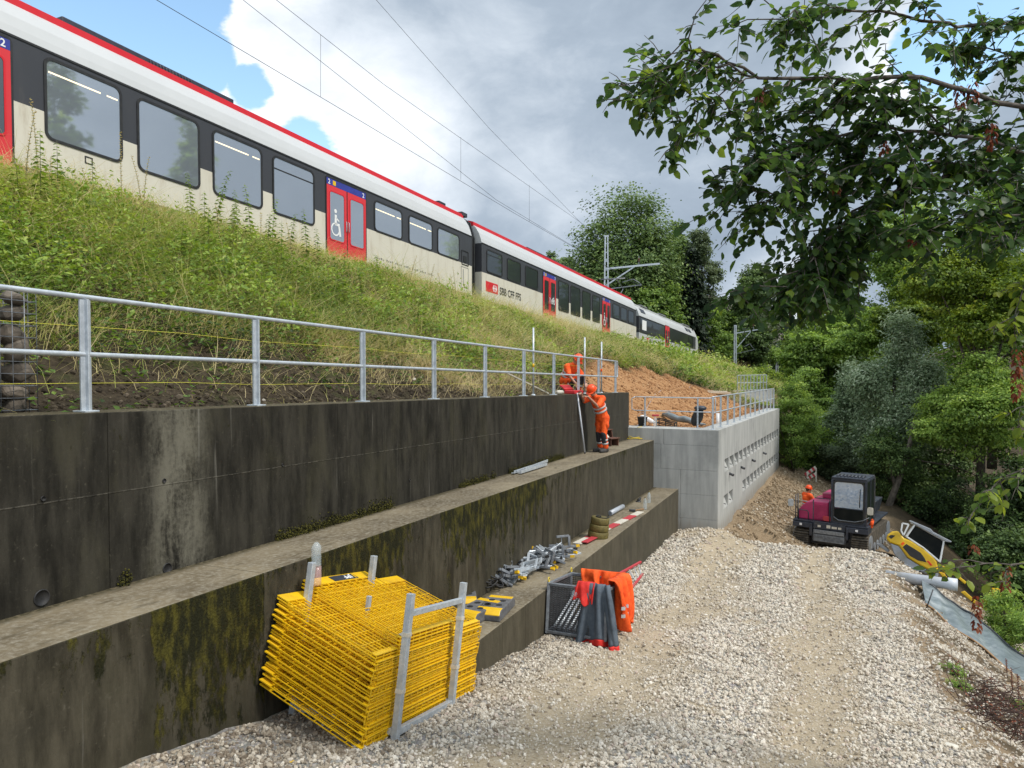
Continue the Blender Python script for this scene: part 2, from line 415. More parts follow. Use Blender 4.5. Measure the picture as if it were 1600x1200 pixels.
def sandiness(s, t):
    wob = (vnoise(s, t, .5, 8) - .5) * .7
    b1 = np.exp(-((t - 3.15 + wob) / .72) ** 2); b2 = np.exp(-((t - 5.42 + wob * .6) / .56) ** 2)
    n = vnoise(s, t, 1.6, 9) * .6 + vnoise(s, t, 5, 10) * .4
    k = np.maximum(b1 * .95, b2) * (.74 + .9 * n)
    k = np.maximum(k, sstep(s, -2.6, -.6) * (.35 + .8 * n))
    k = np.maximum(k, sstep(n, .63, .80) * .8)
    k = np.maximum(k, sstep(t, 2.3, 1.5) * sstep(s, -9, -13) * .6 * n)
    return np.clip(k, 0, 1)
def lut(*segs): return np.unique(np.concatenate([np.arange(a, b, d) for a, b, d in segs]))
def sheet(name, ss, tt, fz, mat_, attr=None):
    S, T = np.meshgrid(ss, tt, indexing='ij'); Z = fz(S, T)
    X = O_[0] + A_[0] * S + B_[0] * T; Y = O_[1] + A_[1] * S + B_[1] * T
    V = np.stack([X, Y, Z], -1).reshape(-1, 3); n, m = S.shape
    i = np.arange(n - 1)[:, None] * m + np.arange(m - 1)[None]; i = i.ravel()
    F = np.stack([i, i + m, i + m + 1, i + 1], 1)[:, ::-1]
    at_ = {k: f(S, T).ravel() for k, f in (attr or {}).items()}
    return npmesh(name, V, F, mat_, attrs=at_, smooth=True)

def ground_mat():
    m, nt, N, L, b = nodes('crushed_limestone_and_soil')
    tc = N.new('ShaderNodeTexCoord'); v = tc.outputs['Object']
    a1 = N.new('ShaderNodeAttribute'); a1.attribute_name = 'sand'; a2 = N.new('ShaderNodeAttribute'); a2.attribute_name = 'soil'
    vo = N.new('ShaderNodeTexVoronoi'); vo.inputs['Scale'].default_value = 26; L.new(v, vo.inputs['Vector'])
    stone = _mix(N, L, _mr(N, L, vo.outputs['Distance'], .1, .55), (.42, .365, .29), (.15, .125, .095))
    tint = _mix(N, L, .35, stone, vo.outputs['Color'])
    hs = N.new('ShaderNodeHueSaturation'); hs.inputs['Saturation'].default_value = .12; L.new(tint, hs.inputs['Color'])
    st2 = _mix(N, L, .55, stone, hs.outputs[0])
    n1 = _noise(N, L, v, 2.2, 8, .65); n2 = _noise(N, L, v, 30, 6, .7)
    sand = _mix(N, L, _mr(N, L, n1, .3, .7), (.42, .335, .225), (.30, .235, .15))
    sand = _mix(N, L, _mr(N, L, n2, .35, .75), sand, (.50, .43, .33))
    base = _mix(N, L, _mr(N, L, a1.outputs['Fac'], .15, .75), st2, sand)
    soil = _mix(N, L, _mr(N, L, n1, .3, .7), (.085, .06, .035), (.045, .034, .02))
    soil = _mix(N, L, _mr(N, L, n2, .45, .8), soil, (.12, .095, .06))
    dirt = _mix(N, L, _mr(N, L, n1, .3, .72), (.29, .21, .13), (.17, .12, .072))
    dirt = _mix(N, L, _mr(N, L, n2, .4, .8), dirt, (.36, .285, .195))
    c = _mix(N, L, _mr(N, L, a2.outputs['Fac'], .0, .5), base, dirt)
    c = _mix(N, L, _mr(N, L, a2.outputs['Fac'], .5, 1.), c, soil)
    L.new(c, b.inputs['Base Color']); b.inputs['Roughness'].default_value = .95; b.inputs['Specular IOR Level'].default_value = .2
    h = _op(N, L, 'ADD', _op(N, L, 'MULTIPLY', n2, .6), _op(N, L, 'MULTIPLY', _noise(N, L, v, 9, 8, .7), .9))
    _bump(N, L, h, b, .7, .06)
    return m
def soilness(s, t):
    k = .5 * sstep(s, -.3, 1.0) * sstep(t, 1.5, 3.0)
    k = np.maximum(k, np.clip(sstep(t, 6.6, 7.3) * (sstep(vnoise(s * 1.6 + t * .8, t * .35, .9, 2) * .6 + vnoise(s * 1.4, t * .5, 3, 4) * .4, .34, .52) * .62 + .25), 0, .88))
    k = np.maximum(k, sstep(t - (.08 * np.clip(s, 0, 50)), 10.2, 12.5))
    k = np.maximum(k, sstep(s, 17, 24)); k = np.maximum(k, sstep(s, .6, 2.0) * sstep(t, 7.4, 8.6)); k = np.maximum(k, sstep(s, 6, 12) * sstep(t, 6.5, 9))
    return k
GM = ground_mat()
tag(sheet('ground', lut((-60, -21, 1.5), (-21, -8, .11), (-8, 6, .16), (6, 24, .5), (24, 120, 5), (120, 460, 24)),
          lut((-.6, 1.2, .3), (1.2, 8.6, .11), (8.6, 14, .25), (14, 40, 1.5), (40, 300, 12)), G, GM,
          {'sand': sandiness, 'soil': soilness}), kind='structure')

# the railway embankment on the left
def toe(s):                                                  # foot of the slope: behind the old wall, then along the new one
    s = np.asarray(s, float); k0 = sstep(s, -.3, .05)
    t0 = -.15 * (1 - k0) + (.12 + (2.33 + .065 * np.clip(s, 0, 50)) * sstep(s, .35, 5.0)) * k0
    return t0, (-1.03 + GR * s) * (1 - k0) + (-2.16 - .012 * s) * k0, k0
def emb(s, t):
    s = np.asarray(s, float); t = np.asarray(t, float)
    te = face_t(s) + 1.0; ze = face_z(s) - .62
    t0, z0, k0 = toe(s)
    k = (t - t0) / (te - t0)
    flat = .05 + .07 * k0
    kk = np.clip((k - flat) / (1 - flat), 0, 1)
    prof = kk * (1 + .25 * kk * (1 - kk) * 2)
    z = z0 + (ze - z0) * prof
    z = np.where(k > 1, ze + .12 * np.clip((k - 1) * 8, 0, 1), z)
    z = np.where(k < 0, z0 - np.minimum(3.2 * np.clip(t - t0, 0, 50), 6.) * sstep(s, 15.4, 15.9) , z)
    # cutting beyond the track, then the hill the woods stand on
    tb = face_t(s) - 5.5
    z = z + np.clip(tb - t, 0, 400) * .16 * sstep(s, 10, 50) + np.clip(tb - t, 0, 400) * -.10 * sstep(s, 10, -10)
    rise = sstep(s, 110, 300) * 26
    z = z + rise * sstep(t, 60, -40) 
    rough = (vnoise(s, t, .7, 21) - .5) * .22 + (vnoise(s, t, 2.3, 22) - .5) * .10
    rough = rough * np.clip((k - .02) * 6, 0, 1) * np.clip((1.06 - k) * 8, 0, 1)
    return z + rough
def orange_mask(s, t):
    te = face_t(s) + 1.0; t0, z0, k0 = toe(s)
    k = (t - t0) / (te - t0); w = (vnoise(s, t, .6, 23) - .5) * .22 + (vnoise(s, t, 2, 24) - .5) * .08
    top = np.interp(s, [-6, -4.0, -2, 1, 5, 9, 13, 17, 20], [-.3, .04, .22, .42, .56, .55, .42, .22, -.2])
    return np.clip((top + w - k) * 14, 0, 1) * (s < 16.5) * (s > -4.5)
def emb_mat():
    m, nt, N, L, b = nodes('embankment_soil')
    tc = N.new('ShaderNodeTexCoord'); v = tc.outputs['Object']
    a1 = N.new('ShaderNodeAttribute'); a1.attribute_name = 'orange'; a2 = N.new('ShaderNodeAttribute'); a2.attribute_name = 'ballast'
    n1 = _noise(N, L, v, 1.6, 8, .65); n2 = _noise(N, L, v, 16, 7, .7)
    soil = _mix(N, L, _mr(N, L, n2, .35, .7), (.038, .028, .018), (.085, .066, .042))
    green = _mix(N, L, _mr(N, L, n2, .3, .7), (.045, .06, .018), (.09, .095, .03))
    c = _mix(N, L, _mr(N, L, n1, .48, .78), soil, green)
    mp = N.new('ShaderNodeMapping'); mp.inputs['Rotation'].default_value = (0, 0, R(38)); mp.inputs['Scale'].default_value = (1, 7, 1); L.new(v, mp.inputs[0])
    n3 = _noise(N, L, mp.outputs[0], 1.4, 6, .6)
    org = _mix(N, L, _mr(N, L, n3, .32, .68), (.44, .245, .115), (.27, .125, .052))
    org = _mix(N, L, _mr(N, L, n2, .45, .8), org, (.50, .33, .18))
    c = _mix(N, L, a1.outputs['Fac'], c, org)
    bal = _mix(N, L, _mr(N, L, n2, .35, .7), (.16, .14, .12), (.07, .06, .05))
    c = _mix(N, L, a2.outputs['Fac'], c, bal)
    L.new(c, b.inputs['Base Color']); b.inputs['Roughness'].default_value = .95; b.inputs['Specular IOR Level'].default_value = .15
    _bump(N, L, _op(N, L, 'ADD', n2, _op(N, L, 'MULTIPLY', n3, 1.2)), b, .8, .08)
    return m
def emb_t(u): return u
tag(sheet('embankment', lut((-70, -22, 2), (-22, -8, .2), (-8, 18, .25), (18, 40, 1), (40, 130, 4), (130, 460, 20)),
          lut((-300, -40, 14), (-40, -12, 1.5), (-12, -.15, .16), (-.15, -.14, .02)), emb, emb_mat(),
          {'orange': orange_mask, 'ballast': lambda s, t: sstep(t, face_t(s) + 1.3, face_t(s) + .7)}), kind='structure')
EM = bpy.data.materials['embankment_soil']
def skew_sheet(name, ss, kk, tf, attr):
    S, K = np.meshgrid(ss, kk, indexing='ij'); T = -.14 + K * (tf(S) + .14); Z = emb(S, T)
    V = np.stack([O_[0] + A_[0] * S + B_[0] * T, O_[1] + A_[1] * S + B_[1] * T, Z], -1).reshape(-1, 3); n, m = S.shape
    i = (np.arange(n - 1)[:, None] * m + np.arange(m - 1)[None]).ravel(); F = np.stack([i, i + m, i + m + 1, i + 1], 1)[:, ::-1]
    return tag(npmesh(name, V, F, EM, attrs={k: f(S, T).ravel() for k, f in attr.items()}, smooth=True), kind='structure')
_at = {'orange': orange_mask, 'ballast': lambda s, t: s * 0}
skew_sheet('cut_slope', lut((.06, 3, .1), (3, 15.7, .25)), np.linspace(0, 1, 24), lambda s: 2.34 + .065 * s, _at)
_at['orange'] = lambda s, t: s * 0
skew_sheet('cut_slope', lut((15.85, 24, .5), (24, 130, 4)), np.linspace(0, 1, 30), lambda s: 4.6 + .065 * s, _at)
# ------------------------------------------------------------------ stepped old retaining wall
def wall_mat():
    m, nt, N, L, b = nodes('old_wet_concrete')
    a = N.new('ShaderNodeAttribute'); a.attribute_name = 'wc'; wc = a.outputs['Vector']
    sep = N.new('ShaderNodeSeparateXYZ'); L.new(wc, sep.inputs[0]); s, t, h = sep.outputs
    def mp(scale, loc=(0, 0, 0)):
        n = N.new('ShaderNodeMapping'); n.inputs['Scale'].default_value = scale; n.inputs['Location'].default_value = loc; L.new(wc, n.inputs[0]); return n.outputs[0]
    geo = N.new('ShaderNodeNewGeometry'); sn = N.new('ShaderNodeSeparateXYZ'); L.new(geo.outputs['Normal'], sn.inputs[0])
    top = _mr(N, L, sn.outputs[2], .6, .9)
    streak = _noise(N, L, mp((3.2, 3.2, .7)), 1.5, 9, .68); streak2 = _noise(N, L, mp((14, 14, .5), (3, 1, 0)), 1.5, 6, .6)
    blot = _noise(N, L, mp((1, 1, 1.2)), .9, 7, .6); fine = _noise(N, L, mp((1, 1, 1)), 22, 8, .7)
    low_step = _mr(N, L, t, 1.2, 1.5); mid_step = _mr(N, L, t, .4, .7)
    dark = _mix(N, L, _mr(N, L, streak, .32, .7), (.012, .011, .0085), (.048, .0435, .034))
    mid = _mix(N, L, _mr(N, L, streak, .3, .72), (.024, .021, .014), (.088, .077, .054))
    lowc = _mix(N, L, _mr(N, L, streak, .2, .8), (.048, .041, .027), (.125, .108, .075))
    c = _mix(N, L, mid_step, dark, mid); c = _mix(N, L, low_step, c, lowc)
    spk = _op(N, L, 'MULTIPLY', _mr(N, L, fine, .56, .74), _mr(N, L, _noise(N, L, mp((1, 1, 1), (5, 0, 3)), 2.3, 6, .7), .35, .6))
    c = _mix(N, L, _op(N, L, 'MULTIPLY', spk, .5), c, (.15, .135, .10))
    c = _mix(N, L, _op(N, L, 'MULTIPLY', _mr(N, L, _noise(N, L, mp((1, 1, 1), (0, 2, 7)), 34, 6, .75), .62, .72), .8), c, (.012, .011, .008))
    ol = _op(N, L, 'MULTIPLY', _mr(N, L, _noise(N, L, mp((1.4, 1.4, .6), (9, 0, 0)), 1.2, 7, .65), .48, .66), .5)
    c = _mix(N, L, ol, c, (.058, .053, .034))
    # pale washed patches (upper wall near s=-17.4, others at random) and lime runs
    pale = _op(N, L, 'MULTIPLY', _mr(N, L, _op(N, L, 'ABSOLUTE', _op(N, L, 'ADD', s, 17.62)), .50, .10), _mr(N, L, _op(N, L, 'ADD', streak, _op(N, L, 'MULTIPLY', fine, .5)), .58, .90))
    pale = _op(N, L, 'MULTIPLY', pale, _op(N, L, 'SUBTRACT', 1., mid_step))
    c = _mix(N, L, _op(N, L, 'MULTIPLY', pale, .8), c, (.17, .16, .125))
    runs = _op(N, L, 'MULTIPLY', _mr(N, L, streak2, .62, .78), _mr(N, L, blot, .40, .62))
    c = _mix(N, L, _op(N, L, 'MULTIPLY', runs, .5), c, (.23, .22, .19))
    c = _mix(N, L, _op(N, L, 'MULTIPLY', _mr(N, L, blot, .55, .72), .5), c, (.028, .026, .02))
    # far end of the upper wall is a little greyer
    c = _mix(N, L, _op(N, L, 'MULTIPLY', _mr(N, L, s, -13, -3), .35), c, (.075, .069, .055))
    # pour line
    wob = _op(N, L, 'MULTIPLY', _op(N, L, 'SUBTRACT', _noise(N, L, mp((1, 1, 1)), 3, 2), .5), .012)
    def line(x, at_, w):
        return _mr(N, L, _op(N, L, 'ABSOLUTE', _op(N, L, 'SUBTRACT', _op(N, L, 'ADD', x, wob), at_)), w, w * .4)
    pl = line(h, -1.63, .008)
    c = _mix(N, L, _op(N, L, 'MULTIPLY', _op(N, L, 'MULTIPLY', pl, _mr(N, L, streak2, .4, .6)), .45), c, (.13, .12, .095))
    # moss: hangs down from the upper edge of the middle step, spots on the upper wall
    edge_d = _op(N, L, 'SUBTRACT', -2.42, h)
    band = _op(N, L, 'MULTIPLY', _mr(N, L, s, -18.72, -18.60), _mr(N, L, s, -17.42, -17.46))
    band2 = _op(N, L, 'MULTIPLY', _mr(N, L, s, -16.86, -16.8), _mr(N, L, s, -14.4, -15.6))
    band3 = _op(N, L, 'MULTIPLY', _mr(N, L, s, -14.2, -13.8), _mr(N, L, s, -9.3, -10.4))
    bb = _op(N, L, 'MAXIMUM', band, _op(N, L, 'MAXIMUM', band2, _op(N, L, 'MULTIPLY', band3, .8)))
    mn = _noise(N, L, mp((4.5, 4.5, 1.9), (1, 0, 2)), 1.5, 9, .72)
    mossf = _op(N, L, 'SUBTRACT', _op(N, L, 'ADD', _op(N, L, 'MULTIPLY', bb, .26), mn), _op(N, L, 'MULTIPLY', edge_d, .26))
    moss = _op(N, L, 'MULTIPLY', _op(N, L, 'MULTIPLY', _mr(N, L, mossf, .49, .58), mid_step), _op(N, L, 'SUBTRACT', 1., low_step))
    moss = _op(N, L, 'MULTIPLY', moss, _op(N, L, 'SUBTRACT', 1., top))
    mcol = _mix(N, L, _mr(N, L, _noise(N, L, mp((4, 4, 1.5)), 3, 6, .7), .42, .7), (.014, .0145, .005), (.085, .075, .012))
    c = _mix(N, L, _op(N, L, 'MULTIPLY', moss, .95), c, mcol)
    spots = _op(N, L, 'MULTIPLY', _mr(N, L, _noise(N, L, mp((9, 9, 4)), 1.4, 5, .6), .63, .7), _mr(N, L, _op(N, L, 'ADD', h, _op(N, L, 'MULTIPLY', blot, .9)), -.98, -.7))
    spots = _op(N, L, 'MULTIPLY', spots, _op(N, L, 'SUBTRACT', 1., mid_step))
    c = _mix(N, L, _op(N, L, 'MULTIPLY', spots, .85), c, (.02, .018, .006))
    # ledge surfaces: wet, brownish, lighter
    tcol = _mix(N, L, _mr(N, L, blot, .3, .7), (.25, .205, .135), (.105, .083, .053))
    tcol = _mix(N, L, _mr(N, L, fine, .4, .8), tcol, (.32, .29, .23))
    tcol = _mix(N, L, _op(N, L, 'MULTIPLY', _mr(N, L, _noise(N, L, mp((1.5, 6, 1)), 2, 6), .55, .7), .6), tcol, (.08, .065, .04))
    # dark, mossy strip where the ledge meets the wall behind it
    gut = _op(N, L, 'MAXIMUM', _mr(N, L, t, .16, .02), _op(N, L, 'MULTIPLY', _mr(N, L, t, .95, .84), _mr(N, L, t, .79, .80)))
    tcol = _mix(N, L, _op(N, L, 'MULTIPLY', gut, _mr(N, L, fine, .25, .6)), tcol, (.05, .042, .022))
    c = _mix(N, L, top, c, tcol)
    L.new(c, b.inputs['Base Color'])
    L.new(_mr(N, L, blot, .3, .7, .5, .9), b.inputs['Roughness']); b.inputs['Specular IOR Level'].default_value = .16
    hgt = _op(N, L, 'ADD', _op(N, L, 'MULTIPLY', fine, .35), _op(N, L, 'MULTIPLY', streak, .6))
    hgt = _op(N, L, 'ADD', hgt, _op(N, L, 'MULTIPLY', moss, _op(N, L, 'MULTIPLY', _noise(N, L, mp((1, 1, 1)), 45, 5), 1.6)))
    hgt = _op(N, L, 'SUBTRACT', hgt, _op(N, L, 'MULTIPLY', pl, .4))
    _bump(N, L, hgt, b, .55, .02)
    return m
M['wall'] = wall_mat()
rw = thing('retaining_wall', 'long dark wet stepped concrete retaining wall with mossy faces and two ledges', 'retaining wall', W(-10, .8, -5.2))
def panels(s0, s1, t0, t1, h0, h1, joints):
    mb = MB(); e = [s0] + [j for j in joints if s0 < j < s1] + [s1]
    for a, b in zip(e[:-1], e[1:]): mb.box(a + .0015, b - .0015, t0, t1, h0, h1)
    return mb
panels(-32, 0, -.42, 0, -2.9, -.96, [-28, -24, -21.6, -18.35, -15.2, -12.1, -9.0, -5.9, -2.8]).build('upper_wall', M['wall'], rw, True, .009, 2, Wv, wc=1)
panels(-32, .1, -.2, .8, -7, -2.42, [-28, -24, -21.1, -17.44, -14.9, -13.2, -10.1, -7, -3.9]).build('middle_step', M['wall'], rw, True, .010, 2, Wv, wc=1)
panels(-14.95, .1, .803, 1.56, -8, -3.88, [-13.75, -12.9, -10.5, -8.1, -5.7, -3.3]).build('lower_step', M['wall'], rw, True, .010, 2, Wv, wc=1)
# drain holes: short dark pipes set in the upper wall
def drain(px, py, r, nm='drain_pipe'):
    p = ray(px, py); n = Vector((B_[0], B_[1], 0)); k = (n.x * O_[0] + n.y * O_[1]) / (n.x * p.x + n.y * p.y); c = p * k
    X = DIR_A; Z = Vector((0, 0, 1)); mb = MB(); n_ = 20; vs = []
    for (rr, d) in ((r * 1.12, .004), (r * 1.02, .012), (r * .92, .004), (r * .9, -.0), (r * .02, .0015)):
        for k2 in range(n_):
            t_ = 2 * math.pi * k2 / n_; vs.append(c + n * d + X * math.cos(t_) * rr + Z * math.sin(t_) * rr)
    fs = [(i * n_ + k2, i * n_ + (k2 + 1) % n_, (i + 1) * n_ + (k2 + 1) % n_, (i + 1) * n_ + k2) for i in range(4) for k2 in range(n_)]
    mb.add(vs, fs, True); return mb.build(nm, M['black'], rw, True)
drain(65, 934, .058, 'drain_pipe'); drain(261, 888, .045, 'drain_pipe'); drain(256, 751, .018, 'tie_hole'); drain(67, 779, .018, 'tie_hole'); drain(441, 726, .014, 'tie_hole'); drain(640, 750, .014, 'tie_hole')

# moss cushions along the foot of the upper wall and at the ledge edge
ico_v = []; ico_f = []
def ico():
    p = (1 + 5 ** .5) / 2
    v = np.array([(-1, p, 0), (1, p, 0), (-1, -p, 0), (1, -p, 0), (0, -1, p), (0, 1, p), (0, -1, -p), (0, 1, -p), (p, 0, -1), (p, 0, 1), (-p, 0, -1), (-p, 0, 1)], float)
    f = np.array([(0, 11, 5), (0, 5, 1), (0, 1, 7), (0, 7, 10), (0, 10, 11), (1, 5, 9), (5, 11, 4), (11, 10, 2), (10, 7, 6), (7, 1, 8), (3, 9, 4), (3, 4, 2), (3, 2, 6), (3, 6, 8), (3, 8, 9), (4, 9, 5), (2, 4, 11), (6, 2, 10), (8, 6, 7), (9, 8, 1)])
    return v / np.linalg.norm(v[0]), f
ICO_V, ICO_F = ico()
def rand_rot(n, rng=RNG):
    q = rng.normal(size=(n, 4)); q /= np.linalg.norm(q, axis=1, keepdims=True); w, x, y, z = q.T
    return np.stack([np.stack([1 - 2 * (y * y + z * z), 2 * (x * y - z * w), 2 * (x * z + y * w)], 1),
                     np.stack([2 * (x * y + z * w), 1 - 2 * (x * x + z * z), 2 * (y * z - x * w)], 1),
                     np.stack([2 * (x * z - y * w), 2 * (y * z + x * w), 1 - 2 * (x * x + y * y)], 1)], 1)
M['moss'] = leafmat('moss_cushions', [(0, (.012, .013, .004)), (.5, (.04, .038, .008)), (1, (.11, .10, .015))], .9, .1)
def moss():
    n = 15000; s = RNG.uniform(-19.5, -3, n); keep = vnoise(s, s * 0, .9, 31) * .65 + vnoise(s, s * 0, 3.1, 32) * .35 + .25 * np.exp(-((s + 15.2) / 1.3) ** 2) > .52
    s = s[keep]; n = len(s); t = np.abs(RNG.normal(0, .03, n)) + .004; h = -2.42 + np.abs(RNG.normal(0, .035, n)) * (1 + vnoise(s, s * 0, 2, 33))
    P = np.array([W(a, b, c) for a, b, c in zip(s, t, h)])
    sc = RNG.uniform(.004, .0115, (n, 1)) * np.array([[1, 1, .8]])
    scatter('moss', ICO_V, ICO_F, rand_rot(n), P, sc, RNG.random(n), M['moss'])
    tag(bpy.data.objects['moss'], 'olive moss cushions along the foot of the dark upper wall', 'moss', kind='stuff')
moss()

# ------------------------------------------------------------------ new pale concrete wall
def newc_mat():
    m, nt, N, L, b = nodes('new_concrete')
    tc = N.new('ShaderNodeTexCoord'); v = tc.outputs['Object']
    mp = N.new('ShaderNodeMapping'); mp.inputs['Scale'].default_value = (3, 3, .35); L.new(v, mp.inputs[0])
    st = _noise(N, L, mp.outputs[0], 1.8, 8, .6); bl = _noise(N, L, v, .8, 7, .6); fi = _noise(N, L, v, 25, 7, .7)
    c = _mix(N, L, _mr(N, L, st, .3, .7), (.46, .46, .44), (.33, .332, .32))
    c = _mix(N, L, _op(N, L, 'MULTIPLY', _mr(N, L, bl, .5, .68), .55), c, (.24, .245, .235))
    c = _mix(N, L, _op(N, L, 'MULTIPLY', _mr(N, L, fi, .5, .8), .3), c, (.48, .48, .47))
    sp = N.new('ShaderNodeSeparateXYZ'); L.new(v, sp.inputs[0])
    wet = _mr(N, L, _op(N, L, 'ADD', sp.outputs[2], _op(N, L, 'MULTIPLY', st, 1.4)), -4.0, -4.5)
    c = _mix(N, L, _op(N, L, 'MULTIPLY', wet, .55), c, (.20, .165, .12))
    L.new(c, b.inputs['Base Color']); b.inputs['Roughness'].default_value = .85; b.inputs['Specular IOR Level'].default_value = .3
    _bump(N, L, _op(N, L, 'ADD', fi, st), b, .3, .01)
    return m
M['newc'] = newc_mat()
nwall = thing('concrete_wall', 'new pale grey concrete wall with two rows of niches beyond the old dark wall', 'retaining wall', (6.16, 21.87, -5.3))
NWL = 15.9
def NW(a, d, z): # a along the right face, d inwards (to the left), z world
    p = NW_A + NW_D * a - NW_N * d; return Vector((p.x, p.y, z - .0163 * a))
def NWf(v): return NW(v[0], v[1], v[2])
zt = -2.045
mb = MB()
mb.box(.0, NWL, .13, .62, -9, zt)                            # core
rows = [(-3.42, -3.02), (-4.55, -4.15)]
cuts = [-9] + [x for r in rows[::-1] for x in r] + [zt]
for z0, z1 in ((-9, -4.55), (-4.15, -3.42), (-3.02, zt)): mb.box(0, NWL, 0, .13, z0, z1)
for ri, (z0, z1) in enumerate(rows):
    x = 0.; k = 0; x0 = 1.0 if ri == 0 else .9; pitch = .92
    prev = 0.
    while True:
        a = x0 + k * pitch; k += 1
        if a + .72 > NWL - .2: break
        if ri == 1 and 2.4 < a < 4.2: continue
        mb.box(prev, a, 0, .13, z0, z1); prev = a + .72
        mb.prism([(.128, z0 + .002), (.004, z0 + .002), (.128, z1 - .10)], (a + .002, 0, 0), (0, 1, 0), (0, 0, 1), (.716, 0, 0))
    mb.box(prev, NWL, 0, .13, z0, z1)
mb.build('side_wall', M['newc'], nwall, True, 0, 2, NWf)
# dowels sticking out in the niches
mb = MB()
for ri, (z0, z1) in enumerate(rows):
    for k in range(17):
        a = (1.0 if ri == 0 else .9) + k * .92 + .12
        if a > NWL - .8 or (ri == 1 and 2.4 < a < 4.3): continue
        mb.tube(NW(a, .14, z0 + .17), NW(a, -.05, z0 + .14), .014, 6)
for a, z in ((1.9, -3.55), (4.2, -3.6), (6.8, -3.62), (10, -3.65)): mb.tube(NW(a, .05, z), NW(a - .1, -.14, z - .05), .045, 8)
mb.build('dowel_bars', M['steel_dark'], nwall, True)
# front return (faces the camera), cast in lifts and boards
mb = MB()
def FR(v): # x = t, y = depth behind front face (s), z world
    p = W(-.102 + v[1], v[0], 0); return Vector((p.x, p.y, v[2]))
lifts = [-9, -4.75, -4.02, -3.28, -2.53, zt]
for i, (z0, z1) in enumerate(zip(lifts[:-1], lifts[1:])):
    tj = [-1.2, 1.62 if i < 3 else 1.02 if i == 3 else 1.1, 2.732]
    for a, b in zip(tj[:-1], tj[1:]): mb.box(a + .002, b - .002, 0, .68, z0 + .0015, z1 - .0015)
mb.build('front_wall', M['newc'], nwall, True, .008, 1, FR)
mb = MB(); mb.box(-1.2, 2.62, .05, .72, zt - .02, zt - .002); mb.build('wall_cap', M['newc'], nwall, True, .006, 1, FR)

# ------------------------------------------------------------------ railings
RL = -.06                                                    # posts stand on the wall top
def railing(name, label, posts, rail_h, mid_h, fn, post_w, ret_end=False, r=.021, base_z=0., extra=None, group='galvanised railings on the walls'):
    p0 = fn(posts[0], 0); o = thing(name, label, 'railing', p0, group=group)
    for a in posts:
        b = fn(a, 0); tpt = b + Vector((0, 0, rail_h - .02)); mb = MB()
        d = (fn(a + .1, 0) - fn(a, 0)).normalized(); nrm = d.cross(Vector((0, 0, 1)))
        mb.beam(b, tpt, post_w, .022, up=nrm); mb.beam(b + nrm * .02, tpt + nrm * .02, .018, post_w * .55, up=nrm)
        mb.beam(b - Vector((0, 0, .002)), b + Vector((0, 0, .014)), .15, .13, up=d)
        mb.build('post', M['galv'], o, True, .003, 1)
    a0, a1 = (posts[0], posts[-1]) if extra is None else extra
    def rail(h, nm):
        pts = [fn(a0 + (a1 - a0) * i / 24, h) for i in range(25)]
        MB().path(pts, r, 10).build(nm, M['galv'], o, True)
    rail(rail_h, 'top_rail'); rail(mid_h, 'middle_rail')
    if ret_end:
        d = (fn(a1, 0) - fn(a1 - .1, 0)).normalized()
        e1 = fn(a1, rail_h); e2 = fn(a1, mid_h); q1 = e1 + d * .13; q2 = e2 + d * .13
        MB().path([e1, e1 + d * .1, q1 - Vector((0, 0, .04)), q2 + Vector((0, 0, .04)), e2 + d * .1, e2], r * .9, 8).build('rail_end', M['galv'], o, True)
    return o
posts1 = [-26.4, -24.4, -22.4, -20.42, -18.44, -16.46, -14.47, -12.52, -10.6, -8.7, -6.84, -4.96, -3.1, -1.25]
railing('steel_railing', 'long galvanised two rail steel railing on top of the dark old wall', posts1, .935, .47,
        lambda a, h: W(a, -.13, -.96 + h), .095, True, extra=(-28, -1.1))
def fnF(a, h): p = W(.38, a, 0); return Vector((p.x, p.y, zt + h))
ra = railing('steel_railing', 'short galvanised rail across the front edge of the new pale wall', [.42, 2.05], .93, .5, fnF, .05, True, .017, extra=(.1, 2.45))
MB().path([fnF(.1, .93), fnF(.0, .88), fnF(.0, .55), fnF(.1, .5)], .016, 8).build('rail_end', M['galv'], ra, True)
railing('steel_railing', 'galvanised railing along the right edge of the new pale wall', [.15 + i * 1.27 for i in range(13)], .98, .5,
        lambda a, h: NW(a, .22, zt + h), .085, False, .02, extra=(.1, 15.5))
def fnB(a, h): p = at(1152, 610, 41.5) + Vector((a * .80, -a * .55 + a * 1.1, 0)); return Vector((p.x, p.y, p.z + h))
railing('steel_railing', 'farthest galvanised barred railing at the end of the new wall before the bushes', [i * .3 for i in range(10)], .85, .42, fnB, .05, False, .018)
# bar infill gives the far railing its close rhythm
# scaffold tubes standing along the old railing
for (px, top, sA, lab) in ((838, 512, -8.02, 'galvanised scaffold tube with orange tape standing against the railing, leftmost of three'),
                           (924, 527, -4.25, 'plain galvanised scaffold tube standing behind the railing, middle of three'),
                           (955, 534, -2.62, 'pale galvanised scaffold tube nearest the railing end, rightmost of three')):
    b = W(sA, -.17, -.96); z1 = at(px, top, b.y).z
    o = thing('scaffold_tube', lab, 'scaffold tube', b, group='scaffold tubes at the railing')
    MB().tube(b, (b.x, b.y, z1), .021, 10).build('tube', M['galv'], o, True)
    if px != 924: MB().tube((b.x, b.y, b.z + .60), (b.x, b.y, b.z + .68), .0235, 10).build('tape', M['yellow'] if px == 838 else M['hivis'], o, True)
    MB().lathe([(.05, 0), (.05, .012), (.03, .03)], b).build('base_plate', M['galv'], o, True)
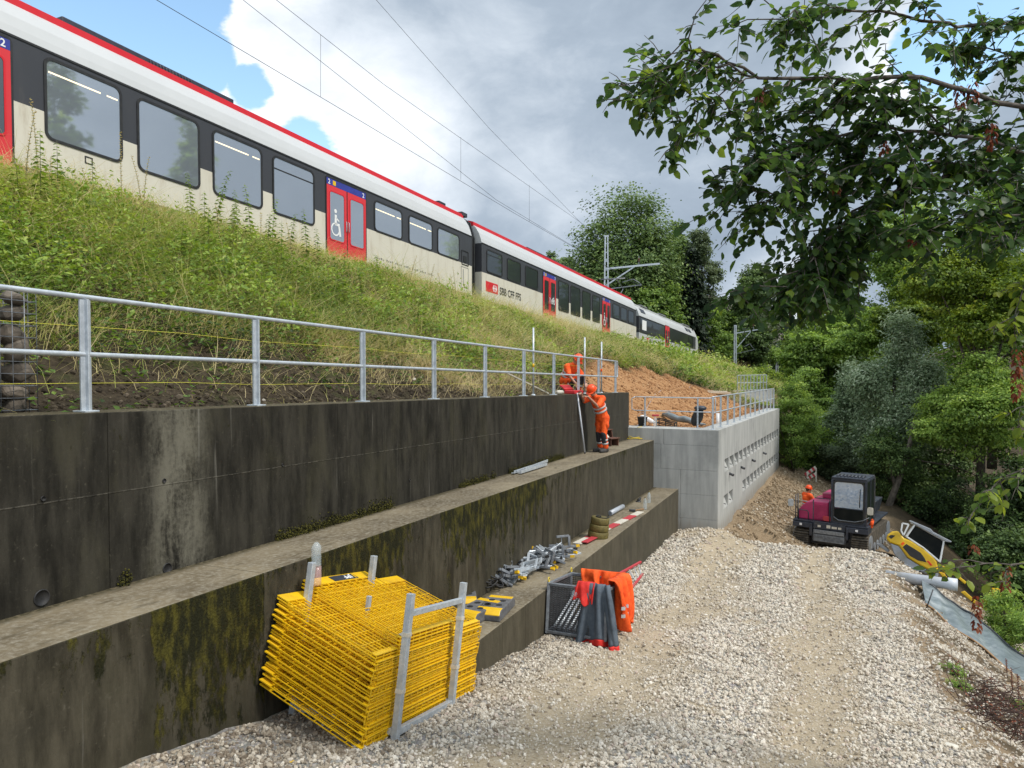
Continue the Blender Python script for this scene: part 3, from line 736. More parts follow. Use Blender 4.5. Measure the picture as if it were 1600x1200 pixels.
for nm, h, lab in (('string_line', .70, 'upper yellow string stretched between the railing posts below the top rail'), ('string_line', .235, 'lower yellow string stretched between the railing posts near the wall top')):
    pts = [W(-24.4 + 20 * i / 20, -.17, -.96 + h + .012 * math.sin(i * 2.1) - .0 * i) for i in range(21)]
    MB().path(pts, .0018, 5).build(nm, M['stringy']); o = [x for x in bpy.data.objects if x.name.startswith(nm)][-1]
    tag(o, lab, 'string', 'yellow strings along the railing')
# thin bars of the far railing sit on a low wall
b0 = thing('parapet', 'low dark concrete parapet under the farthest railing beside the bushes', 'parapet', fnB(1.3, 0))
MB().hexa([fnB(-.3, -1.2) + Vector((0, .3, 0)), fnB(-.3, -1.2), fnB(3.3, -1.2), fnB(3.3, -1.2) + Vector((0, .3, 0)), fnB(-.3, 0) + Vector((0, .3, 0)), fnB(-.3, 0), fnB(3.3, 0), fnB(3.3, 0) + Vector((0, .3, 0))]).build('wall_block', M['newc'], b0, True, .01)
b1 = thing('timber_stack', 'low dark planks lying at the top of the orange soil near the far railing', 'timber', at(1110, 612, 36))
for i in range(4):
    p = at(1092 + i * 3, 611 + i * 1.2, 36); MB().beam(p, p + Vector((1.5, .6, -.06)), .22, .06).build('plank', M['wood'] if i % 2 else M['offwhite'], b1, True, .006)

# gabion at the left end
gb = thing('gabion', 'wire basket filled with brown field stones behind the left railing', 'gabion', W(-19.2, -.75, -1.0))
s0, s1, t0, t1, h0, h1 = -20.85, -18.62, -1.25, -.45, -1.04, .02
rg = np.random.default_rng(3)
k = 0
for i in range(9):
    for j in range(7):
        for d_ in range(1 if i < 7 else 2):
            if k >= 92: break
            s = s0 + .14 + i * .247 + rg.uniform(-.04, .04); h = h0 + .09 + j * .15 + rg.uniform(-.03, .03); t = t1 - .13 - d_ * .3
            vv = (ICO_V * (1 + rg.uniform(-.22, .22, (12, 1))) * np.array([1.25, 1.0, .8])) @ rand_rot(1, rg)[0]; sc = rg.uniform(.85, 1.15) * np.array([.115, .115, .095])
            MBs = MB().add([tuple(W(s, t, h) + Vector(x * sc)) for x in vv], [tuple(f) for f in ICO_F])
            o = MBs.build('rock', M['rock'], gb, True, .02, 2); k += 1
mb = MB()
for i in range(24):
    s = s0 + i * (s1 - s0) / 23; mb.tube(W(s, t1, h0), W(s, t1, h1), .0035, 4); 
    mb.tube(W(s, t1, h1), W(s, t0, h1), .0035, 4)
for j in range(12):
    h = h0 + j * (h1 - h0) / 11; mb.tube(W(s0, t1, h), W(s1, t1, h), .0035, 4); mb.tube(W(s1, t1, h), W(s1, t0, h), .0035, 4)
for i in range(9):
    t = t0 + i * (t1 - t0) / 8; mb.tube(W(s1, t, h0), W(s1, t, h1), .0035, 4)
mb.build('wire_cage', M['galv_dull'], gb, True)
# ------------------------------------------------------------------ the train
def dirty(name, c, grime, lo=.55):
    m, nt, N, L, b = nodes(name)
    tc = N.new('ShaderNodeTexCoord'); v = tc.outputs['Object']
    mp = N.new('ShaderNodeMapping'); mp.inputs['Scale'].default_value = (1.2, 1.2, .25); L.new(v, mp.inputs[0])
    st = _noise(N, L, mp.outputs[0], 3.0, 8, .7); fi = _noise(N, L, v, 30, 5, .7); bl = _noise(N, L, v, .7, 5)
    col = _mix(N, L, _op(N, L, 'MULTIPLY', _mr(N, L, st, lo, .85), .75), c, grime)
    col = _mix(N, L, _op(N, L, 'MULTIPLY', _mr(N, L, fi, .66, .8), .35), col, tuple(x * .5 for x in grime))
    col = _mix(N, L, _op(N, L, 'MULTIPLY', _mr(N, L, bl, .4, .7), .25), col, tuple(x * .8 for x in c))
    L.new(col, b.inputs['Base Color']); b.inputs['Roughness'].default_value = .4; b.inputs['Specular IOR Level'].default_value = .35
    L.new(_mr(N, L, st, .3, .8, .32, .6), b.inputs['Roughness'])
    return m
M['t_cream'] = dirty('cream_train_paint', (.63, .595, .505), (.33, .26, .17), .46)
M['t_white'] = dirty('white_train_paint', (.50, .51, .515), (.38, .38, .37), .6)
M['t_band'] = dirty('anthracite_train_paint', (.050, .052, .060), (.09, .085, .08))
M['t_red'] = dirty('red_train_paint', (.62, .018, .03), (.40, .08, .06))
M['t_door'] = dirty('red_door_paint', (.66, .04, .05), (.50, .14, .11))
M['t_skirt'] = dirty('grey_skirt_paint', (.15, .155, .16), (.11, .1, .085))
M['t_roof'] = mat('grey_roof_paint', (.2, .205, .21), (.14, .145, .15), 3, .6)
M['t_blue'] = mat('blue_door_strip', (.035, .05, .32), (.03, .04, .26), 5, .4)
M['mark_white'] = mat('white_marking', (.82, .82, .82), (.76, .76, .76), 5, .5)
M['mark_dark'] = mat('dark_lettering', (.02, .02, .022), (.03, .03, .03), 5, .5)
M['gasket'] = mat('black_gasket', (.014, .014, .015), (.022, .022, .022), 9, .5)
def lampmat():
    m, nt, N, L, b = nodes('warm_ceiling_light'); b.inputs['Emission Color'].default_value = (1, .82, .5, 1)
    b.inputs['Emission Strength'].default_value = .8; b.inputs['Base Color'].default_value = (.8, .7, .5, 1); return m
M['lamp'] = lampmat()
def rrect(x0, x1, y0, y1, r, n=5):
    pts = []
    for cx, cy, a0 in ((x1 - r, y1 - r, 0), (x0 + r, y1 - r, 90), (x0 + r, y0 + r, 180), (x1 - r, y0 + r, 270)):
        for i in range(n + 1): a = R(a0 + 90 * i / n); pts.append((cx + r * math.cos(a), cy + r * math.sin(a)))
    return pts
def ring(mb, p_out, p_in, w0, w1):                           # frame between two outlines in the (u,v) plane
    n = len(p_out); vs = []
    for p, w in ((p_out, w0), (p_out, w1), (p_in, w1), (p_in, w0)): vs += [(a, w, b) for a, b in p]
    fs = [(k * n + i, k * n + (i + 1) % n, ((k + 1) % 4) * n + (i + 1) % n, ((k + 1) % 4) * n + i) for k in range(4) for i in range(n)]
    return mb.add(vs, fs)
def plate(mb, poly, w0, w1):
    return mb.prism(poly, (0, w0, 0), (1, 0, 0), (0, 0, 1), (0, w1 - w0, 0))
def text_mesh(txt, size, space=1., bold=0.):
    cu = bpy.data.curves.new('lettering', 'FONT'); cu.body = txt; cu.size = size; cu.space_character = space; cu.offset = bold
    o = bpy.data.objects.new('lettering', cu); me = bpy.data.meshes.new_from_object(o)
    vs = [tuple(v.co) for v in me.vertices]; fs = [tuple(p.vertices) for p in me.polygons]
    bpy.data.objects.remove(o); bpy.data.meshes.remove(me); bpy.data.curves.remove(cu)
    return vs, fs
def lettering(name, txt, size, mat_, parent, place, width=None, space=1., bold=0., world=True):
    vs, fs = text_mesh(txt, size, space, bold)
    x0 = min(v[0] for v in vs); x1 = max(v[0] for v in vs); k = (width / (x1 - x0)) if width else 1
    mb = MB().add([place((v[0] - x0) * k, v[1]) for v in vs], fs)
    return mb.build(name, mat_, parent, world)

def window(car, f, u0, u1, v0, v1, glass, light=False, r=.13, flap=False, blind=False):
    mb = MB(); ring(mb, rrect(u0 - .045, u1 + .045, v0 - .045, v1 + .045, r + .045), rrect(u0 + .012, u1 - .012, v0 + .012, v1 - .012, r), -.018, .03)
    fr = mb.build('window', M['gasket'], car, True, fn=f)
    mb = MB(); plate(mb, rrect(u0, u1, v0, v1, r), -.004, .02); pn = mb.build('pane', glass, fr, True, fn=f); pn.matrix_parent_inverse = Matrix()
    pn.parent = fr; pn.matrix_parent_inverse = fr.matrix_parent_inverse.copy() if False else Matrix.Identity(4)
    if light:
        a = u0 + (u1 - u0) * .03; b = u0 + (u1 - u0) * .72
        mb = MB(); plate(mb, [(a, v1 - .27), (b, v1 - .27), (b, v1 - .24), (a, v1 - .24)], -.007, -.004)
        plate(mb, [(b + .14, v1 - .27), (u1 - .06, v1 - .27), (u1 - .06, v1 - .24), (b + .14, v1 - .24)], -.007, -.004)
        l_ = mb.build('ceiling_light', M['lamp'], fr, True, fn=f); l_.matrix_parent_inverse = Matrix.Identity(4)
    if flap:
        mb = MB(); h = v1 - (v1 - v0) * .22
        plate(mb, [(u0 + .02, h), (u1 - .02, h), (u1 - .02, h + .035), (u0 + .02, h + .035)], -.010, -.004)
        l_ = mb.build('flap_rail', M['gasket'], fr, True, fn=f); l_.matrix_parent_inverse = Matrix.Identity(4)
    return fr
def sub(mb, name, m_, parent, f):
    o = mb.build(name, m_, parent, True, fn=f); o.matrix_parent_inverse = Matrix.Identity(4); return o
def door(car, f, u0, u1, v0, v1, glass, blue=True, sign=None, num=True):
    um = (u0 + u1) / 2; mb = MB()
    ring(mb, rrect(u0 - .05, u1 + .05, v0, v1 + .05, .1), rrect(u0, u1, v0 + .01, v1, .08), -.012, .03)
    d = mb.build('door', M['gasket'], car, True, fn=f)
    sub(plate(MB(), [(um - .03, v0), (um + .03, v0), (um + .03, v1), (um - .03, v1)], -.010, .02), 'door_seal', M['gasket'], d, f)
    for a, b in ((u0, um - .025), (um + .025, u1)):
        sub(plate(MB(), [(a, v0), (b, v0), (b, v1 - (.21 if blue else 0)), (a, v1 - (.21 if blue else 0))], -.022, .02), 'door_leaf', M['t_door'], d, f)
        g = MB(); ring(g, rrect(a + .10, b - .10, v0 + .62, v1 - .36, .1), rrect(a + .135, b - .135, v0 + .655, v1 - .395, .08), -.034, -.01)
        sub(g, 'door_window_frame', M['t_red'], d, f)
        sub(plate(MB(), rrect(a + .13, b - .13, v0 + .65, v1 - .39, .08), -.026, -.01), 'door_window', glass, d, f)
    if blue:
        sub(plate(MB(), [(u0, v1 - .205), (u1, v1 - .205), (u1, v1 - .01), (u0, v1 - .01)], -.020, .02), 'door_sign', M['t_blue'], d, f)
        if num:
            for a in (u0 + .06, u1 - .18):
                o = lettering('class_number', '2', .2, M['mark_white'], d, lambda x, y, a=a: f((a + x, -.024, v1 - .175 + y)), bold=.004); o.matrix_parent_inverse = Matrix.Identity(4)
            sub(plate(MB(), [(u0 + .28, v1 - .175), (u0 + .42, v1 - .175), (u0 + .42, v1 - .04), (u0 + .28, v1 - .04)], -.0235, -.019), 'sticker', M['yellow'], d, f)
    for k in (-.06, .06):
        sub(MB().path([(um + k, -.03, v0 + 1.0), (um + k, -.05, v0 + 1.03), (um + k, -.05, v0 + 1.3), (um + k, -.03, v0 + 1.33)], .012, 6), 'door_handle', M['galv'], d, f)
    if sign == 'wheelchair':
        s = MB(); cu = u0 + .42; cv = v0 + .98; w = -.029
        def arc(cx, cy, r0, a0, a1, th, n=14):
            po = [(cx + (r0 + th) * math.cos(R(a0 + (a1 - a0) * i / n)), cy + (r0 + th) * math.sin(R(a0 + (a1 - a0) * i / n))) for i in range(n + 1)]
            pi_ = [(cx + r0 * math.cos(R(a0 + (a1 - a0) * i / n)), cy + r0 * math.sin(R(a0 + (a1 - a0) * i / n))) for i in range(n + 1)]
            for i in range(n): plate(s, [pi_[i], pi_[i + 1], po[i + 1], po[i]], w, w - .002)
        arc(cu - .04, cv, .155, 60, 345, .045)
        arc(cu - .03, cv + .56, 0.001, 0, 360, .06)
        plate(s, [(cu - .08, cv + .15), (cu + .02, cv + .15), (cu + .03, cv + .45), (cu - .07, cv + .45)], w, w - .002)
        plate(s, [(cu - .06, cv + .12), (cu + .16, cv + .12), (cu + .16, cv + .2), (cu - .06, cv + .2)], w, w - .002)
        plate(s, [(cu + .09, cv + .12), (cu + .17, cv + .14), (cu + .23, cv - .17), (cu + .15, cv - .19)], w, w - .002)
        plate(s, [(cu + .0, cv + .32), (cu + .14, cv + .25), (cu + .14, cv + .3), (cu + .0, cv + .38)], w, w - .002)
        sub(s, 'wheelchair_symbol', M['mark_white'], d, f)
    if sign == 'bicycle':
        s = MB(); cu = um + .48; cv = v0 + 1.15; w = -.029
        for cx in (cu - .14, cu + .14):
            n = 12
            for i in range(n):
                a0, a1 = R(360 * i / n), R(360 * (i + 1) / n)
                plate(s, [(cx + .09 * math.cos(a0), cv + .09 * math.sin(a0)), (cx + .09 * math.cos(a1), cv + .09 * math.sin(a1)), (cx + .13 * math.cos(a1), cv + .13 * math.sin(a1)), (cx + .13 * math.cos(a0), cv + .13 * math.sin(a0))], w, w - .002)
        for p, q in (((cu - .14, cv), (cu - .04, cv + .2)), ((cu - .04, cv + .2), (cu + .1, cv + .2)), ((cu + .1, cv + .26), (cu + .14, cv)), ((cu - .0, cv), (cu + .1, cv + .2)), ((cu - .14, cv), (cu, cv))):
            dx, dy = q[0] - p[0], q[1] - p[1]; l = math.hypot(dx, dy); nx, ny = -dy / l * .018, dx / l * .018
            plate(s, [(p[0] - nx, p[1] - ny), (q[0] - nx, q[1] - ny), (q[0] + nx, q[1] + ny), (p[0] + nx, p[1] + ny)], w, w - .002)
        sub(s, 'bicycle_symbol', M['mark_white'], d, f)
    return d
def emblem(parent, f, u, v, h):                              # red field with the white double arrow cross
    wd = h * 2.75
    sgn = plate(MB(), [(u, v), (u + wd, v), (u + wd, v + h), (u, v + h)], -.006, .01).build('emblem_field', M['t_red'], parent, True, fn=f)
    s = MB(); cx = u + wd - h * .72; cy = v + h * .5; k = h * .34; w = -.009
    def pl(pts): plate(s, [(cx + a * k, cy + b * k) for a, b in pts], w, w + .002)
    pl([(-.16, -.95), (.16, -.95), (.16, .95), (-.16, .95)])
    pl([(-.95, -.15), (.95, -.15), (.95, .15), (-.95, .15)])
    for sg in (-1, 1):
        a = [(sg * 1.5, 0), (sg * .85, .95), (sg * .42, .95), (sg * 1.02, 0)]; b = [(sg * 1.5, 0), (sg * .85, -.95), (sg * .42, -.95), (sg * 1.02, 0)]
        pl(a if sg < 0 else a[::-1]); pl(b[::-1] if sg < 0 else b)
    o = sub(s, 'double_arrow', M['mark_white'], sgn, f)
    return sgn
def car_fn(c): return lambda p: carpt(c, p[0], p[1], p[2])
def car_body(car, f, u0, u1, belt=1.19, dk=2.40, top=3.22, red=True, white='t_white', low='t_cream'):
    WD = 2.82
    def prof(poly, nm, m_, a=u0, b=u1, bev=0):
        return MB().prism(poly, (a, 0, 0), (0, 1, 0), (0, 0, 1), (b - a, 0, 0)).build(nm, m_, car, True, bev, 2, fn=f)
    prof([(0, 0), (WD, 0), (WD, belt), (0, belt)], 'lower_body', M[low])
    prof([(.004, belt), (WD - .004, belt), (WD - .004, dk), (.004, dk)], 'window_band', M['t_band'])
    t = top - dk
    prof([(-.004, dk), (.05, dk + t * .25), (.14, dk + t * .55), (.30, dk + t * .86), (.42, top), (WD - .42, top), (WD - .3, dk + t * .86), (WD - .14, dk + t * .55), (WD - .05, dk + t * .25), (WD + .004, dk)], 'upper_body', M[white])
    prof([(-.012, dk - .012), (.02, dk + .03), (-.012, dk + .03)], 'rain_strip', M['gasket'])
    prof([(.40, top - .06), (.405, top + .13), (.62, top + .19), (WD - .62, top + .19), (WD - .405, top + .13), (WD - .40, top - .06)], 'roof_edge', M['t_red'] if red else M[white])
    prof([(.60, top + .17), (1.0, top + .27), (WD - 1.0, top + .27), (WD - .60, top + .17)], 'roof', M['t_roof'], u0 + .1, u1 - .1)
    prof([(.05, -.55), (WD - .05, -.55), (WD - .05, -.001), (.05, -.001)], 'skirt', M['t_skirt'])
# --- carriage 1
c1 = CARS[0]; f1 = car_fn(c1)
car1 = thing('train_carriage', 'nearest train carriage with large windows and a wheelchair sign on its red doors', 'train carriage', carpt(c1, -9, 1.4, -.5), group='carriages of the passenger train')
car_body(car1, f1, c1['u0'], c1['u1'])
for u0, u1, v0, v1, li, fl in ((-17.68, -16.07, .70, 2.26, 1, 0), (-15.62, -13.99, .68, 2.24, 0, 0), (-13.52, -11.92, .70, 2.24, 1, 0), (-11.46, -9.84, .72, 2.24, 0, 1),
                               (-6.83, -5.26, 1.24, 2.19, 1, 0), (-4.79, -3.26, 1.24, 2.19, 1, 0), (-2.83, -1.23, 1.24, 2.19, 0, 0), (-22.6, -21.0, .7, 2.24, 0, 0), (-25.6, -24, .7, 2.24, 0, 0)):
    window(car1, f1, u0, u1, v0, v1, M['glass_train'], li, flap=fl)
door(car1, f1, -9.26, -7.34, -.18, 2.30, M['glass_train'], sign='wheelchair')
door(car1, f1, -20.25, -18.36, -.18, 2.30, M['glass_dark'])
ring(MB(), rrect(-1.0, -.42, 1.34, 1.78, .05), rrect(-.96, -.46, 1.38, 1.74, .04), -.012, .02)
g = MB(); ring(g, rrect(-1.02, -.44, 1.12, 1.72, .05), rrect(-.98, -.48, 1.16, 1.68, .04), -.014, .02); plate(g, rrect(-.86, -.6, 1.25, 1.5, .03), -.016, .02)
g.build('service_panel', M['gasket'], car1, True, fn=f1)
g = MB(); ring(g, [(-1.05, .2), (-.45, .2), (-.45, 1.05), (-1.05, 1.05)], [(-1.03, .22), (-.47, .22), (-.47, 1.03), (-1.03, 1.03)], -.006, .02); plate(g, [(-.9, .3), (-.86, .3), (-.86, .95), (-.9, .95)], -.008, .02)
g.build('service_hatch', M['t_skirt'], car1, True, fn=f1)
g = MB(); ring(g, rrect(-16.9, -16.72, .42, .58, .01), rrect(-16.87, -16.75, .45, .55, .01), -.004, .01); g.build('lifting_mark', M['mark_dark'], car1, True, fn=f1)
g = MB()                                                     # tiny data inscription
for i in range(34):
    u = -6.7 + i * .105
    if i % 5 != 4: plate(g, [(u, .30), (u + .06, .30), (u + .06, .34 + .015 * (i % 3)), (u, .34 + .015 * (i % 3))], -.004, .01)
g.build('inscription', M['t_skirt'], car1, True, fn=f1)
g = MB(); g.box(-16.85, -12.15, .72, 2.1, 3.40, 3.62)
for i in range(14): g.box(-14.75 + i * .09, -14.71 + i * .09, .69, .73, 3.42, 3.58)
g.build('roof_equipment', M['navy'], car1, True, .03, 2, fn=f1)
g = MB(); g.box(-1.9, -1.4, .5, 1.0, 3.38, 3.5); g.box(-.25, .2, .4, 1.2, 3.30, 3.46); g.build('roof_fitting', M['navy'], car1, True, .01, 1, fn=f1)
# gangway bellows
g = MB()
for i in range(6):
    u = -.16 + i * .09; o_ = .10 + (.035 if i % 2 else 0)
    g.prism([(o_, -.35), (2.8 - o_, -.35), (2.8 - o_, 2.45), (2.6 - o_, 3.1), (2.3 - o_, 3.3), (.5 + o_, 3.3), (.2 + o_, 3.1), (o_, 2.45)], (u, 0, 0), (0, 1, 0), (0, 0, 1), (.085, 0, 0))
g.prism([(-.25, -.7), (.55, -.7), (.28, .1), (.12, .1)], (0, .04, 0), (1, 0, 0), (0, 0, 1), (0, .3, 0))
g.build('gangway_bellows', M['gasket'], car1, True, fn=f1)
# --- carriage 2
c2 = CARS[1]; f2 = car_fn(c2)
car2 = thing('train_carriage', 'middle train carriage lettered SBB CFF FFS with a red emblem field and two red doors', 'train carriage', carpt(c2, 13, 1.4, -.5), group='carriages of the passenger train')
car_body(car2, f2, c2['u0'], c2['u1'], 1.16, 2.37, 3.17)
for u0, u1, v0, v1, fl in ((.85, 2.37, 1.27, 2.18, 1), (2.98, 4.46, 1.27, 2.18, 0), (5.07, 6.63, 1.27, 2.18, 0), (9.62, 11.2, .60, 2.16, 0), (11.6, 13.17, .60, 2.16, 0), (13.62, 15.08, .60, 2.16, 0), (15.55, 17.0, .60, 2.16, 1),
                           (19.95, 21.5, 1.27, 2.16, 0), (21.9, 23.45, 1.27, 2.16, 0), (23.85, 25.4, 1.27, 2.16, 0)):
    window(car2, f2, u0, u1, v0, v1, M['glass_dark'], False, flap=fl, r=.09)
door(car2, f2, 7.35, 9.15, -.26, 2.28, M['glass_dark'], sign='bicycle')
door(car2, f2, 17.55, 19.25, -.26, 2.28, M['glass_dark'], sign='wheelchair')
emblem(car2, f2, .73, .40, .44)
lettering('operator_lettering', 'SBB CFF FFS', .46, M['mark_dark'], car2, lambda x, y: f2((2.14 + x, -.004, .44 + y)), width=2.38, bold=.012)
g = MB(); g.box(7.2, 14.8, .8, 2.1, 3.38, 3.56); g.build('roof_equipment', M['navy'], car2, True, .03, 2, fn=f2)
g = MB()
for i in range(20):
    u = 19.6 + i * .11
    if i % 5 != 4: plate(g, [(u, .26), (u + .06, .26), (u + .06, .31), (u, .31)], -.004, .01)
g.build('inscription', M['t_skirt'], car2, True, fn=f2)
g = MB()                                                     # pantograph
for w in (.9, 1.9):
    g.tube((24.9, w, 3.45), (25.7, w, 3.95), .025, 6); g.tube((25.7, w, 3.95), (24.6, w * .6 + .56, 4.55), .02, 6)
g.tube((24.6, .45, 4.57), (24.6, 2.4, 4.57), .025, 6); g.tube((24.75, .5, 4.55), (24.75, 2.35, 4.55), .02, 6); g.box(24.5, 26, .8, 2, 3.40, 3.48)
g.build('pantograph', M['galv_dull'], car2, True, fn=f2)
g = MB()
for i in range(3):
    u = .0 + i * .1; g.prism([(.12, -.35), (2.7, -.35), (2.7, 2.3), (2.2, 3.1), (.6, 3.1), (.12, 2.3)], (26.08 + u, 0, 0), (0, 1, 0), (0, 0, 1), (.09, 0, 0))
g.build('gangway_bellows', M['gasket'], car2, True, fn=f2)
# --- carriage 3 (driving trailer)
c3 = CARS[2]; f3 = car_fn(c3)
car3 = thing('train_carriage', 'farthest white driving carriage with a continuous dark window strip and a sloping nose', 'train carriage', carpt(c3, 13, 1.4, -.5), group='carriages of the passenger train')
E3 = 23.4
car_body(car3, f3, c3['u0'], E3, .83, 2.06, 2.86, red=False, low='t_white')
for u0, u1 in ((.6, 8.9), (10.95, 19.6), (19.75, 22.0)):
    window(car3, f3, u0, u1, .88, 2.0, M['glass_dark'], False, r=.06)
door(car3, f3, 9.1, 10.75, -.12, 2.1, M['glass_dark'], blue=False)
g = MB(); plate(g, [(1.2, 1.1), (2.5, 1.1), (2.5, 1.85), (1.2, 1.85)], -.012, .0); g.build('destination_sign', M['mark_white'], car3, True, fn=f3)
emblem(car3, f3, 2.6, .28, .33)
lettering('operator_lettering', 'SBB CFF FFS', .34, M['t_skirt'], car3, lambda x, y: f3((3.65 + x, -.004, .30 + y)), width=1.75, bold=.006)
g = MB()
def sec(u, a, b, z0, z1, zs): return [(u, a, z0), (u, b, z0), (u, b, zs), (u, b - .35, z1), (u, a + .35, z1), (u, a, zs)]
ss = [sec(E3, 0, 2.82, -.3, 2.98, 2.06), sec(24.6, .02, 2.8, -.3, 2.85, 1.98), sec(25.5, .12, 2.7, -.3, 2.2, 1.5), sec(26.1, .3, 2.52, -.25, 1.2, .9)]
vs = [p for s_ in ss for p in s_]; fs = [(i * 6 + k, i * 6 + (k + 1) % 6, (i + 1) * 6 + (k + 1) % 6, (i + 1) * 6 + k) for i in range(3) for k in range(6)] + [tuple(range(18, 24))]
g.add(vs, fs); g.build('nose', M['t_white'], car3, True, .04, 2, fn=f3)
g = MB()
for a, b in ((2.2, 4.2), (8.6, 11.0), (18.6, 21.8)): g.box(a, b, .35, 2.4, 3.0, 3.12)
g.build('roof_equipment', M['t_roof'], car3, True, .02, 1, fn=f3)
g = MB()
for a, b in ((1.2, 2.6), (18.8, 20), (20.3, 21.6)): g.add([(a, .08, 2.42), (b, .08, 2.42), (b, .26, 2.74), (a, .26, 2.74), (a, .13, 2.40), (b, .13, 2.40), (b, .31, 2.72), (a, .31, 2.72)], [(0, 1, 2, 3), (4, 7, 6, 5), (0, 4, 5, 1), (1, 5, 6, 2), (2, 6, 7, 3), (3, 7, 4, 0)])
g.build('roof_grille', M['navy'], car3, True, fn=f3)
# bogies under each carriage
for car, f, us in ((car1, f1, (-23, -4)), (car2, f2, (3.5, 22.5)), (car3, f3, (4, 21))):
    for u in us:
        g = MB()
        for du in (-1.1, 1.1):
            for w in (.6, 2.2): g.prism([(.42 * math.cos(R(20 * i)), .42 * math.sin(R(20 * i))) for i in range(18)], (u + du, w, -.58), (1, 0, 0), (0, 0, 1), (0, .12, 0))
        g.box(u - 1.6, u + 1.6, .3, .5, -.75, -.45); g.build('bogie', M['steel_dark'], car, True, fn=f)
# rails
for w in (.68, 2.12):
    pts = []
    for c, us in ((c1, range(-60, 1, 5)), (c2, range(3, 27, 6)), (c3, list(range(3, 27, 6)) + [40, 60, 100])):
        for u in us: pts.append(carpt(c, u, w, -1.02) + Vector((0, 0, .02 * max(u - 26, 0))))
    g = MB(); vs = []
    for p in pts:
        n = Vector((.9, -.43, 0))
        vs += [p - n * .035, p + n * .035, p + n * .035 - Vector((0, 0, .17)), p - n * .035 - Vector((0, 0, .17))]
    fs = [(i * 4 + k, i * 4 + (k + 1) % 4, (i + 1) * 4 + (k + 1) % 4, (i + 1) * 4 + k) for i in range(len(pts) - 1) for k in range(4)]
    g.add(vs, fs); o = g.build('rail', M['steel_dark']); tag(o, 'steel rail under the train, on the ballast', 'rail', 'rails of the track')

# ------------------------------------------------------------------ overhead line
def wplane(px, py, c, w):
    h = c['h']; n = Vector((h[1], -h[0], 0)); A = carpt(c, 0, w, 0); r = ray(px, py)
    return r * ((n.x * A.x + n.y * A.y) / (n.x * r.x + n.y * r.y))
def sagged(p, q, sag, n=16):
    return [p.lerp(q, i / n) - Vector((0, 0, sag * 4 * (i / n) * (1 - i / n))) for i in range(n + 1)]
def extend(p, q, k): return p + (p - q) * k
ol = thing('overhead_line', 'contact and messenger wire joined by droppers above the train roof', 'overhead wire', wplane(720, 281, c1, 1.41))
a0, a1 = wplane(245, 0, c1, 1.41), wplane(800, 331, c1, 1.41); tipA = at(1004, 448, 60)
cwp = [extend(a0, a1, 1.2), a0, wplane(520, 163, c1, 1.41), a1, tipA]; MB().path(cwp, .009, 5).build('contact_wire', M['wire'], ol, True)
m0, mm, m1 = wplane(432, 0, c1, 1.41), wplane(600, 132, c1, 1.41), wplane(800, 272, c1, 1.41); tipC = at(990, 406, 60)
MB().path([extend(m0, mm, 1.2), m0, mm, m1, tipC], .008, 5).build('messenger_wire', M['wire'], ol, True)
for (x, ya, yb) in ((501, 54, 151), (720, 214, 281), (827, 289, 347)): MB().tube(wplane(x, ya, c1, 1.41), wplane(x, yb, c1, 1.41), .006, 5).build('dropper', M['wire'], ol, True)
for (p, q, e, w, lab) in (((380, 0), (775, 312), (1000, 448), 3.6, 'single tension wire running behind the contact wire towards the first mast'), ((588, 0), (764, 200), (950, 392), 4.6, 'steepest single feeder wire running to the top of the first mast')):
    P0, P1 = wplane(*p, c1, w), wplane(*q, c1, w); E1 = at(*e, 61)
    MB().path([extend(P0, P1, 1.0), P0, P1, E1], .009, 5).build('feeder_wire', M['wire'])
    tag([x for x in bpy.data.objects if x.name.startswith('feeder_wire')][-1], lab, 'overhead wire')
